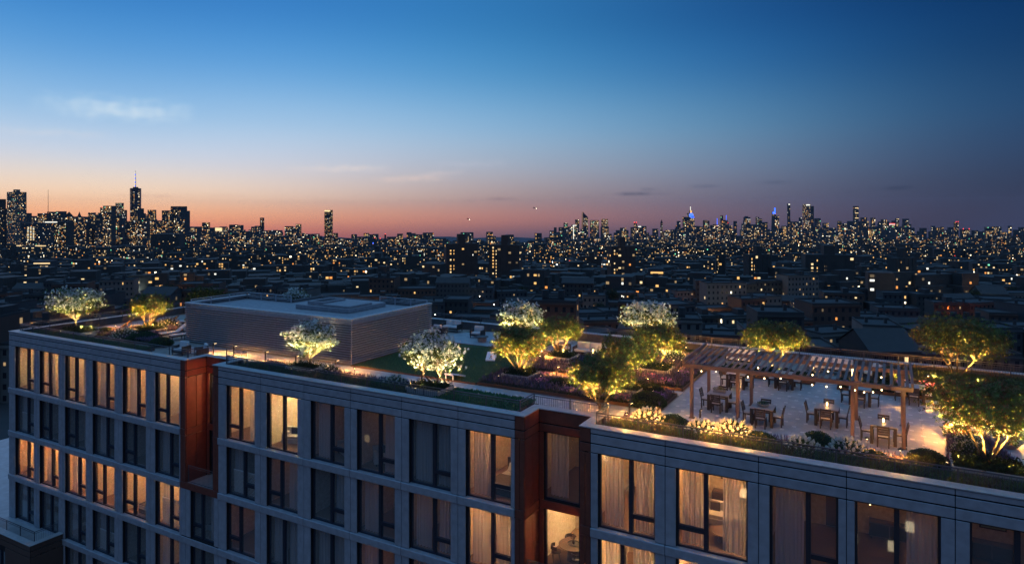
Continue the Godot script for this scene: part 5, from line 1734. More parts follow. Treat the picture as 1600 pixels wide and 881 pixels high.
func build_garden() -> void:
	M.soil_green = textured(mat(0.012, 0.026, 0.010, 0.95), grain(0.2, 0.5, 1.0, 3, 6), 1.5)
	var zs := ZF - 0.8
	carpet("grass", "short dark green lawn beside the plant room", rect(-30.15, -20.9, -42.65, -33.47), 42000, tuft_shape(5, 0.05, 2), M.leaf, [Color(0.075, 0.155, 0.062), Color(0.09, 0.175, 0.07), Color(0.06, 0.135, 0.052)], F + 0.03, 0.04, 0.075, 0.4)
	carpet("grass", "grass behind the round patio", rect(-30.1, -22.1, -48.1, -42.8), 9000, tuft_shape(5, 0.05, 2), M.leaf, [Color(0.075, 0.155, 0.062), Color(0.085, 0.165, 0.066)], F + 0.01, 0.05, 0.11, 0.4)
	# sedum and grasses behind the coping
	var sed := [Color(0.075, 0.15, 0.08), Color(0.09, 0.17, 0.10), Color(0.095, 0.14, 0.06), Color(0.13, 0.15, 0.065)]
	carpet("ground_cover", "low green ground cover behind the left roof edge", rect(-58.8, -44.7, -29.65, zs), 6500, tuft_shape(7, 0.06, 5), M.leaf, sed, F + 0.32, 0.09, 0.24, 0.5)
	carpet("ground_cover", "mixed low planting behind the middle roof edge", rect(-34.9, -22.3, -29.65, zs), 5600, tuft_shape(7, 0.06, 5), M.leaf, sed + [Color(0.09, 0.06, 0.07), Color(0.08, 0.065, 0.10)], F + 0.38, 0.10, 0.28, 0.5)
	carpet("ground_cover", "glossy green ground cover at the right end of the middle roof edge", rect(-20.5, -15.7, -30.9, zs), 5600, leaf_shape(), M.leaf, [Color(0.05, 0.16, 0.075), Color(0.065, 0.18, 0.095)], F + 0.36, 0.10, 0.2, 0.9)
	carpet("ground_cover", "mixed low planting behind the railing at the dining terrace", rect(-11.1, 4.5, -29.55, zs), 6500, tuft_shape(7, 0.06, 5), M.leaf, sed + [Color(0.10, 0.065, 0.05), Color(0.08, 0.06, 0.09)], F + 0.38, 0.10, 0.30, 0.5)
	carpet("ground_cover", "green ground cover at the far right of the roof edge", rect(4.5, 11.2, -31.2, zs), 4200, leaf_shape(), M.leaf, [Color(0.05, 0.15, 0.07), Color(0.055, 0.16, 0.08)], F + 0.36, 0.10, 0.2, 0.9)
	lavender(rect(-34.9, -22.5, -30.9, -29.8), 1000, F + 0.15, "bed behind the middle roof edge")
	lavender(rect(-11.0, 2.0, -31.1, -29.7), 1200, F + 0.15, "bed behind the railing at the terrace")
	lavender(rect(-20.7, -10.15, -36.5, -33.5), 2100, F + 0.1, "front lavender bed")
	lavender(rect(-20.7, -10.15, -42.3, -37.7), 2800, F + 0.1, "rear lavender bed")
	lavender(rect(-14.3, -10.15, -46.4, -42.5), 1000, F + 0.1, "small bed behind the rear lavender bed")
	lavender(BED_LEFT, 1500, F + 0.1, "bed among the loungers")
	lavender(BED_RIGHT, 900, F + 0.12, "narrow bed at the right")
	carpet("ground_cover", "dark low hedge plants behind the rear left dining table", rect(-9.1, -4.0, -44.2, -42.55), 3600, leaf_shape(), M.leaf, DARK_GREEN, F + 0.2, 0.12, 0.3, 0.9)
	carpet("ground_cover", "low green hedge plants behind the rear right dining tables", rect(-2.6, 5.4, -43.6, -42.15), 3800, leaf_shape(), M.leaf, DARK_GREEN, F + 0.2, 0.12, 0.3, 0.9)
	carpet("ground_cover", "pale green ground cover along the rear wall", rect(0.5, 11.2, -47.8, -44.8), 8000, tuft_shape(7, 0.06, 5), M.leaf, [Color(0.07, 0.11, 0.05), Color(0.06, 0.09, 0.05)], F + 0.14, 0.2, 0.45, 0.5)
	carpet("ground_cover", "grass strip behind the white sofa left of the pergola", rect(-14.3, -10.0, -48.1, -46.6), 1800, tuft_shape(7, 0.06, 5), M.leaf, GREEN, F + 0.05, 0.1, 0.25, 0.5)
	# clipped mounds
	for m: Array in [[-54.6, -32.2, 0.75, 0.50, "round shrub lit yellow beside the left planter box"], [-54.0, -35.7, 0.8, 0.55, "yellow-lit round shrub behind the yellow tree's stems"], [-51.4, -33.2, 0.85, 0.5, "round shrub lit yellow on top in front of the yellow tree"],
			[-49.6, -32.3, 0.9, 0.55, "dark green round shrub left of the white loungers"], [-50.1, -31.9, 0.8, 0.45, "dark green round shrub nearest the left railing"], [-46.9, -31.7, 0.85, 0.5, "dark green round shrub behind the white armchairs"],
			[-53.0, -39.0, 0.95, 0.7, "large dark round shrub at the plant room's far left"], [-16.2, -35.0, 0.85, 0.45, "dark green round shrub by the cross path bollard"], [-11.3, -35.9, 0.75, 0.55, "round shrub by the purple flowers at the terrace edge"],
			[-10.9, -34.0, 0.95, 0.62, "large olive round shrub at the corner of the front lavender bed"], [-8.7, -30.7, 0.85, 0.62, "yellow-lit round shrub behind the railing left of the pergola posts"], [-4.9, -30.3, 0.8, 0.55, "orange-lit round shrub behind the railing beside the bright white shrub"],
			[-2.7, -30.9, 0.8, 0.75, "dark round shrub behind a white flowering shrub at the railing"], [-0.75, -30.2, 0.85, 0.5, "wide low round shrub in front of the nearest dining table"], [1.15, -30.7, 0.85, 0.72, "round shrub lit gold on its left, in front of the terrace bed"],
			[-0.2, -45.4, 0.8, 0.8, "orange-lit round shrub seen through the right end of the pergola"], [2.75, -45.2, 0.5, 0.4, "small round shrub in the flower bed behind the right dining table"]]:
		mound(m[0], m[1], m[2], m[3], m[4])
	for m: Array in [[-51.6, -31.8, 0.95, 0.75, "white flowering shrub in front of the loungers", 46, 0.17], [-53.3, -36.7, 0.9, 0.8, "white flowering shrub behind the yellow tree by the white loungers", 40, 0.17], [-29.3, -30.5, 0.75, 0.7, "white flowering shrub at the railing right of the plant room tree", 36, 0.16],
			[-24.1, -30.2, 0.75, 0.7, "white flowering shrub at the railing in front of the lawn", 36, 0.16], [-12.4, -44.3, 0.85, 0.7, "grey-white flowering shrub left of the pergola's rear corner", 60, 0.12], [-9.7, -30.4, 0.85, 0.85, "bright warm-lit white shrub behind the railing left of the olive mound", 46, 0.2],
			[-7.2, -30.0, 0.75, 0.8, "bluish white shrub behind the railing below the left pergola posts", 44, 0.2], [-6.0, -30.5, 0.85, 0.9, "brightest white shrub behind the railing, glowing from a lamp", 52, 0.22], [-3.15, -29.8, 0.72, 0.75, "white flowering shrub in front of a dark mound at the railing", 40, 0.2],
			[-1.6, -30.4, 0.8, 0.8, "white flowering shrub at the railing below the twin posts", 46, 0.2], [2.55, -35.5, 0.6, 0.65, "yellow-lit fluffy white shrub at the back of the narrow bed", 70, 0.1], [2.75, -34.2, 0.65, 0.6, "shaded white-dotted shrub in the middle of the narrow bed", 80, 0.08],
			[2.7, -32.8, 0.75, 0.7, "dark white-dotted shrub beside the big tree's stems", 90, 0.08]]:
		white_shrub(m[0], m[1], m[2], m[3], m[4], m[5], m[6])
	var pink := Color(0.50, 0.14, 0.28)
	var purple := Color(0.30, 0.12, 0.40)
	for m: Array in [[-17.9, -36.3, 0.5, "pale pink flowers beside the planter of the left yellow tree", Color(0.6, 0.25, 0.30)], [-17.45, -35.0, 0.45, "magenta flowers in front of the left yellow tree's planter", pink], [-15.2, -33.95, 0.5, "pink flowers near the front path in the lavender", purple.lerp(pink, 0.5)],
			[-12.3, -39.0, 0.5, "pink flowers in the rear lavender bed, left of two by the cross path", pink], [-11.3, -38.4, 0.5, "pink flowers in the rear lavender bed, right of two by the cross path", pink], [-10.8, -40.6, 0.55, "purple flowers at the rear lavender bed's terrace side", purple],
			[-10.9, -42.0, 0.45, "pale pink flowers at the back corner of the rear lavender bed", Color(0.6, 0.24, 0.26)], [-12.3, -34.0, 0.5, "magenta flowers below the middle tree's planter", pink], [-10.75, -35.2, 0.5, "purple flowers between the two round shrubs at the terrace edge", purple],
			[-2.2, -42.6, 0.55, "purple flowers at the corner of the bed behind the twin posts", purple], [1.4, -45.0, 0.7, "pink flowers lit by a lamp behind the right end of the pergola", pink], [2.2, -44.3, 0.7, "pink flowers at the right of the rear flower bed", pink], [0.6, -44.4, 0.5, "pale flowers below the lamp in the rear flower bed", Color(0.6, 0.3, 0.4)]]:
		flower_clump(m[0], m[1], m[2], m[3], m[4])

# ---------------------------------------------------------------- trees
const OLIVE := [Color(0.085, 0.13, 0.036), Color(0.115, 0.145, 0.038), Color(0.065, 0.11, 0.034), Color(0.09, 0.125, 0.04), Color(0.13, 0.085, 0.03)]
const PALE := [Color(0.11, 0.15, 0.06), Color(0.13, 0.16, 0.07), Color(0.08, 0.12, 0.05)]

func tree(called: String, label: String, at: Vector3, h: float, cw: float, cb: float, stems: int, leaves: int, blossom: int, pal: Array, seed_n: int, off := 0.0, size := 0.12) -> void:
	# h total height, cw crown width, cb height of the crown's underside
	var t := thing(called, label, "tree", at, 0.0, "small trees on the roof")
	var r := RandomNumberGenerator.new()
	r.seed = seed_n
	var mid := Vector3(off, (cb + h) * 0.5, 0)
	var half := Vector3(cw * 0.5, (h - cb) * 0.5, cw * 0.5)
	# clump centres through a dome that is wide and flat below
	var clumps := []
	var nc := int(46 + cw * 16)
	for k in nc:
		var d := Vector3(r.randfn(), r.randfn(), r.randfn()).normalized()
		var q := pow(r.randf(), 0.38) * 0.90
		var lobe := 0.90 + 0.13 * sin(d.x * 5.1 + seed_n) * cos(d.z * 4.3 + seed_n * 1.7) + 0.07 * sin(d.y * 7 + seed_n)
		var p := d * q * lobe
		p.y = p.y * 0.5 + 0.5                              # 0 at the underside, 1 at the top
		var wide := sqrt(clampf(1.0 - pow(maxf(p.y - 0.30, 0.0) / 0.72, 2.0), 0.0, 1.0)) if p.y > 0.3 else lerpf(0.72, 1.0, p.y / 0.3)
		var flat := Vector2(d.x, d.z).normalized() * pow(r.randf(), 0.5) * wide * lobe * 0.92
		var arch: float = 0.20 * (1.0 - minf(1.0, flat.length()))
		clumps.append(Vector3(off + flat.x * half.x, lerpf(cb, h, clampf(p.y * (1 - arch) + arch, 0, 1) * 0.94), flat.y * half.z))
	var trunk := MB.new()
	var rad := 0.035 + 0.008 * h
	var tips := []
	for s in stems:
		var a := TAU * s / stems + r.randf() * 0.8
		var b0 := Vector3(cos(a), 0, sin(a)) * (0.10 if stems > 1 else 0.0)
		var sp := (0.22 if stems > 1 else 0.12) * cw
		var fork := Vector3(cos(a) * sp * r.randf_range(0.6, 1.0) + off * 0.5, cb * r.randf_range(0.75, 1.0) + 0.1, sin(a) * sp * r.randf_range(0.6, 1.0))
		if stems == 1: fork = Vector3(off * 0.3 + 0.03, maxf(cb * 0.8, 0.5), 0.02)
		var m1 := b0.lerp(fork, 0.45) + Vector3(r.randf_range(-0.04, 0.04), 0.06, r.randf_range(-0.04, 0.04))
		var r0 := rad * (1.35 if stems == 1 else 0.85)
		trunk.tube(b0 - Vector3.UP * 0.08, b0 + Vector3.UP * 0.10, r0 * 1.25, r0 * 1.02, 9, false)
		trunk.tube(b0 + Vector3.UP * 0.10, m1, r0 * 1.02, r0 * 0.85, 9, false)
		trunk.tube(m1, fork, r0 * 0.85, r0 * 0.66, 9, false)
		tips.append([fork, r0 * 0.66])
	for c: Vector3 in clumps:
		# each clump hangs on the nearest fork by a bent limb
		var best: Array = tips[0]
		for f: Array in tips:
			if (f[0] - c).length() < (best[0] - c).length(): best = f
		var e: Vector3 = best[0].lerp(c, 0.5) + Vector3(r.randf_range(-0.1, 0.1), 0.08, r.randf_range(-0.1, 0.1))
		var lr: float = best[1] * r.randf_range(0.28, 0.5)
		trunk.tube(best[0], e, lr, lr * 0.6, 5, false)
		trunk.tube(e, c, lr * 0.6, 0.004, 5, false)
	put("trunk", trunk.mesh(), M.bark, t)
	var xf := []
	var cols := PackedColorArray()
	var bx_ := []
	var bc := PackedColorArray()
	var spread := 0.085 * cw + 0.05
	size *= 1.7
	leaves = int(leaves * 0.27)
	for k in leaves:
		var c: Vector3 = clumps[r.randi() % nc]
		var g := Vector3(r.randfn(), r.randfn() * 0.6, r.randfn()) * spread * 0.62
		var p := c + g
		var dir := (g.normalized() + Vector3(r.randf_range(-1, 1), r.randf_range(-0.7, 0.7), r.randf_range(-1, 1))).normalized()
		xf.append(Transform3D(turned(dir, size * r.randf_range(0.7, 1.3), r.randf() * TAU), p))
		cols.append(tint(pal))
	for k in blossom:
		var c: Vector3 = clumps[r.randi() % nc]
		var d := (c - mid).normalized()
		var g := Vector3(r.randfn(), absf(r.randfn()) * 0.7, r.randfn()) * spread * 0.62 + d * 0.06
		bx_.append(Transform3D(turned(d, r.randf_range(0.09, 0.16), r.randf() * TAU), c + g))
		bc.append(Color(0.58, 0.62, 0.60) * r.randf_range(0.75, 1.1))
	scatter("crown", sprig_shape(), M.leaf, xf, cols, t)
	if blossom: scatter("blossom", blob_shape(), M.petal, bx_, bc, t)

func build_trees() -> void:
	var yel := "multi-stemmed tree with a broad olive-yellow crown, "
	var whi := "small tree with pale whitish blossom, "
	planter_box(-56.0, -31.0, 2.9, 1.5, 0.42, "low pale planter slab under the leftmost white tree")
	planter_box(-52.0, -34.2, 2.2, 1.6, 0.42, "low pale planter slab under the yellow tree among the loungers")
	planter_box(-30.6, -29.9, 2.0, 1.2, 0.62, "planter box under the white tree in front of the plant room")
	planter_box(-21.4, -29.75, 2.1, 1.5, 0.62, "grey planter box at the railing under the white tree by the lawn")
	planter_box(-19.05, -35.55, 1.75, 1.6, 0.40, "pale planter box under the left yellow tree of the lavender beds")
	planter_box(-18.95, -41.1, 1.75, 1.7, 0.40, "pale planter box in front of the lantern box")
	planter_box(-12.5, -40.7, 1.75, 1.6, 0.40, "pale planter box in the rear lavender bed near the terrace")
	planter_box(-12.55, -35.55, 1.75, 1.6, 0.40, "pale planter box in the front lavender bed near the terrace")
	planter_box(3.05, -30.55, 2.3, 1.7, 0.62, "grey planter box at the railing under the big right tree")
	planter_box(-22.5, -42.0, 1.5, 1.2, 0.40, "planter box under the white tree behind the left yellow tree")
	planter_box(-14.6, -44.8, 1.6, 1.2, 0.40, "planter box under the white tree behind the sofa")
	tree("white_tree", whi + "leftmost on the roof by the corner railing", Vector3(-56.8, -0.25, -31.16), 3.45, 4.4, 0.95, 1, 4370, 1350, PALE, 3, -0.2, 0.13)
	tree("yellow_tree", yel + "among the tan-backed loungers", Vector3(-52.33, -0.25, -34.3), 2.9, 3.6, 1.05, 5, 8280, 0, OLIVE, 4, 0.1)
	tree("green_tree", "dark green broad tree left of the plant room's far corner", Vector3(-54.0, -0.45, -40.9), 2.9, 4.0, 0.95, 3, 7500, 0, [Color(0.03, 0.06, 0.015), Color(0.045, 0.075, 0.018), Color(0.06, 0.07, 0.02)], 5, 0.1)
	tree("white_tree", whi + "in front of the plant room's louvres", Vector3(-30.5, 0.0, -30.2), 2.85, 3.0, 0.62, 1, 3800, 1350, PALE, 6, 0.0, 0.11)
	tree("white_tree", whi + "in front of the lawn at the railing", Vector3(-21.37, 0.0, -30.2), 3.0, 3.3, 0.55, 3, 4180, 1500, PALE, 7, -0.1, 0.12)
	tree("white_tree", whi + "behind the left yellow tree by the round patio", Vector3(-22.5, -0.2, -42.0), 3.3, 3.2, 1.15, 2, 3610, 1500, PALE, 8, 0.0, 0.12)
	tree("yellow_tree", yel + "at the right side of the lawn", Vector3(-19.11, -0.2, -35.51), 2.75, 3.35, 0.85, 5, 8280, 0, OLIVE, 9, -0.1)
	tree("yellow_tree", yel + "in front of the lantern box and sofa", Vector3(-19.3, -0.2, -41.3), 2.65, 3.35, 0.85, 5, 7819, 0, OLIVE, 10, 0.05)
	tree("white_tree", whi + "tallest behind the middle trees, by the rear railing", Vector3(-14.4, -0.2, -44.9), 3.5, 3.9, 1.3, 2, 3800, 1650, PALE, 11, 0.0, 0.12)
	tree("yellow_tree", yel + "below the rear white tree, left of the pergola", Vector3(-12.48, -0.2, -40.84), 2.7, 3.35, 0.95, 2, 7819, 0, OLIVE, 12, 0.0)
	tree("yellow_tree", yel + "in the middle of the front lavender bed", Vector3(-12.47, -0.2, -35.71), 2.8, 3.2, 0.9, 3, 7819, 0, OLIVE, 13, -0.14)
	tree("yellow_tree", yel + "nearest the notch in the roof edge", Vector3(-12.75, -0.5, -32.3), 2.75, 3.5, 0.75, 5, 9660, 0, OLIVE, 14, 0.0)
	tree("yellow_tree", yel + "behind the pergola", Vector3(-6.2, -0.45, -43.7), 3.3, 3.8, 1.25, 4, 9200, 0, OLIVE, 15, 0.0)
	tree("yellow_tree", yel + "at the rear railing right of the pergola", Vector3(3.2, -0.45, -47.2), 3.75, 5.3, 1.25, 4, 14949, 0, OLIVE, 16, 0.1)
	tree("yellow_tree", yel + "largest and nearest, at the right edge", Vector3(3.05, -0.05, -30.95), 3.15, 4.5, 1.15, 4, 13000, 0, [Color(0.06, 0.11, 0.03), Color(0.08, 0.12, 0.034), Color(0.10, 0.11, 0.034), Color(0.13, 0.07, 0.03)], 17, 0.12, 0.12)
	tree("white_tree", whi + "peeping over the roof of the plant room", Vector3(-43.2, -0.45, -41.2), 3.5, 2.2, 1.6, 1, 1710, 750, PALE, 18, 0.0, 0.12)

# ---------------------------------------------------------------- garden lamps
func uplight(at: Vector3, aim: Vector3, e: float, label: String, col := Color(1.0, 0.74, 0.32), angle := 48.0) -> void:
	var d := (aim - at).normalized()
	var t := thing("garden_uplight", label, "garden light", at, 0.0, "small uplights under the trees")
	var b := MB.new()
	b.tube(-d * 0.10, d * 0.0, 0.03, 0.04, 10)
	b.tube(Vector3(0, -0.22, 0), -d * 0.06, 0.012, 0.012, 6)
	put("housing", b.mesh(), M.black, t)
	b = MB.new()
	b.tube(d * 0.001, d * 0.008, 0.034, 0.034, 10)
	put("lens", b.mesh(), M.lens, t)
	spot(at + d * 0.03, aim, col, e * 4.6, angle, 0.06)

func downlight(x: float, z: float, y: float, h: float, e: float, label: String, col := Color(1.0, 0.66, 0.30)) -> void:
	# short spike light with a shaded head that lights the plants round it
	var t := thing("path_light", label, "garden light", Vector3(x, y, z), 0.0, "spike lights in the beds")
	var b := MB.new()
	b.tube(Vector3(0, -0.1, 0), Vector3(0, h, 0), 0.014, 0.012, 8)
	put("stake", b.mesh(), M.black, t)
	b = MB.new()
	b.lathe(Vector3(0, h, 0), [Vector2(0.10, 0.0), Vector2(0.085, 0.03), Vector2(0.02, 0.06), Vector2(0.001, 0.062)], 14)
	put("shade", b.mesh(), M.black, t)
	b = MB.new()
	b.lathe(Vector3(0, h - 0.055, 0), [Vector2(0.001, 0), Vector2(0.026, 0.014), Vector2(0.026, 0.05)], 10)
	put("bulb", b.mesh(), M.lens, t)
	omni(Vector3(x, y + h - 0.03, z), col, e * 5.5, 0.04)

func bollard(x: float, z: float, toward: Vector2, e: float, label: String, h := 0.85) -> void:
	# slim post whose short arm carries a lamp
	var a := atan2(toward.x, toward.y)
	var t := thing("bollard_light", label, "bollard light", Vector3(x, F, z), a, "slim bollard lights along the paths")
	put("post", bx(0.075, h, 0.075), M.furn, t, Vector3(0, h * 0.5, 0))
	put("arm", bx(0.075, 0.05, 0.24), M.furn, t, Vector3(0, h - 0.025, 0.158))
	put("lens", bx(0.055, 0.012, 0.16), M.lens, t, Vector3(0, h - 0.057, 0.16))
	var d := Vector3(sin(a), 0, cos(a))
	spot(Vector3(x, F + h - 0.08, z) + d * 0.16, Vector3(x, F, z) + d * 0.30, Color(1.0, 0.70, 0.36), e * 9.0, 75.0, 0.07)

func build_lamps() -> void:
	var warm := Color(1.0, 0.80, 0.42)
	var pale := Color(1.0, 0.88, 0.58)
	var n := ["leftmost white tree", "yellow tree among the loungers", "dark green far tree", "white tree before the plant room", "white tree before the lawn", "white tree by the round patio", "yellow tree right of the lawn", "yellow tree by the lantern box", "rear white tree",
		"yellow tree left of the pergola", "yellow tree in the front lavender bed", "yellow tree nearest the notch", "yellow tree behind the pergola", "tree at the rear railing", "largest tree at the right edge"]
	var base := [Vector3(-56.8, -0.12, -31.16), Vector3(-52.33, -0.12, -34.3), Vector3(-54.0, -0.35, -40.9), Vector3(-30.5, 0.12, -30.2), Vector3(-21.37, 0.12, -30.2), Vector3(-22.5, -0.1, -42.0), Vector3(-19.11, -0.1, -35.51), Vector3(-19.3, -0.1, -41.3), Vector3(-14.4, -0.1, -44.9),
		Vector3(-12.48, -0.1, -40.84), Vector3(-12.47, -0.1, -35.71), Vector3(-12.75, -0.35, -32.3), Vector3(-6.2, -0.3, -43.7), Vector3(3.2, -0.3, -47.2), Vector3(3.05, 0.1, -30.95)]
	var en := [10.0, 14.0, 4.0, 9.0, 8.0, 8.0, 12.0, 13.0, 8.0, 13.0, 11.0, 15.0, 15.0, 22.0, 17.0]
	for k in base.size():
		var b: Vector3 = base[k]
		var wh: bool = n[k].contains("white")
		for s in 2:
			var toward := Vector3(-b.x, 0, -b.z).normalized().rotated(Vector3.UP, -0.75 + s * 1.5)
			var reach: float = 1.5 if wh else 1.75
			uplight(b + toward * reach + Vector3(0, 0.04, 0), b + toward * 0.3 + Vector3(0, 2.1, 0), en[k], "uplight under the %s, %s" % [n[k], "right of its stems" if s == 0 else "left of its stems"], pale if wh else warm)
		uplight(b + Vector3(0.28, 0.02, -0.2), b + Vector3(0.5, 2.4, -0.4), float(en[k]) * 0.28, "added fill uplight close behind the stems of the %s" % n[k], pale if wh else warm, 60.0)  # third lamp per tree, added to spread light through the crown
	for d: Array in [[-53.6, -32.4, 0.42, 1.3, "left end of the lounger bed"], [-51.6, -34.2, 0.42, 1.0, "lounger bed by the yellow tree"], [-50.6, -35.6, 0.40, 0.6, "lounger bed by the white loungers"],
			[-27.0, -30.2, 0.5, 0.35, "middle front bed"], [-19.9, -40.0, 0.45, 1.5, "rear lavender bed left, by the lawn"], [-11.6, -41.2, 0.5, 1.7, "rear lavender bed by the terrace"], [-13.8, -38.3, 0.45, 0.4, "rear lavender bed middle"], [-14.3, -34.6, 0.45, 0.8, "front lavender bed middle"], [-11.6, -36.2, 0.45, 0.8, "front lavender bed near the terrace"],
			[-10.4, -29.4, 0.5, 1.1, "front bed at the notch corner"], [-9.0, -29.35, 0.5, 0.9, "front bed left of the pergola posts"], [-6.6, -29.35, 0.5, 0.9, "front bed below the brightest white shrub"], [-5.3, -29.5, 0.5, 1.1, "front bed right of the brightest white shrub"], [0.25, -30.0, 0.5, 0.9, "front bed in front of the nearest table"], [-0.9, -31.0, 0.45, 0.5, "front bed by the white shrub below the twin posts"],
			[2.2, -35.2, 0.5, 1.5, "narrow bed at the right"], [1.7, -44.0, 0.5, 1.1, "rear flower bed"], [0.2, -44.9, 0.5, 0.7, "rear flower bed behind the pergola"], [-8.2, -43.3, 0.5, 0.9, "hedge bed behind the rear left table"], [-12.0, -45.6, 0.45, 0.6, "bed behind the sofa trees"], [5.2, -39.5, 0.5, 1.2, "paving at the far right behind the big tree"]]:
		downlight(d[0], d[1], F + 0.1, d[2] + 0.3, d[3] * 1.7, "small shaded spike light in the " + String(d[4]))
	for d: Array in [[-40.6, -31.3, 0, -1, 1.6, "left of the plant room front, by the armchairs"], [-38.6, -31.35, 0, -1, 2.2, "by the left roof notch"], [-35.3, -31.1, 0, -1, 2.4, "in front of the louvres right of the left notch"], [-32.6, -31.1, 0, -1, 2.2, "in front of the louvres left of the white tree"], [-29.6, -31.4, 0.6, -1, 2.4, "at the near corner of the plant room"], [-23.0, -31.2, 0, -1, 1.8, "between path and railing before the lawn"],
			[-17.1, -36.3, 0.2, -1, 1.5, "beside the cross path"], [-10.9, -31.2, 0.3, -1, 2.2, "at the left corner of the dining terrace"], [-7.7, -31.7, 0, -1, 0.35, "in front of the pergola"]]:
		bollard(d[0], d[1], Vector2(d[2], d[3]), d[4], "slim dark bollard light " + String(d[5]))
	# a small white globe lamp in the rear bed
	var g := thing("globe_lamp", "glowing white cylinder lamp in the rear flower bed behind the pergola", "garden light", Vector3(-2.0, F + 0.12, -44.6))
	var b := MB.new()
	b.lathe(Vector3.ZERO, [Vector2(0.09, 0.06), Vector2(0.09, 0.62), Vector2(0.001, 0.66)], 14)
	put("diffuser", b.mesh(), M.candle, g)
	put("base", bx(0.2, 0.06, 0.2), M.black, g, Vector3(0, 0.03, 0))
	omni(Vector3(-2.0, F + 0.45, -44.6), Color(1, 0.75, 0.42), 0.9, 0.09)

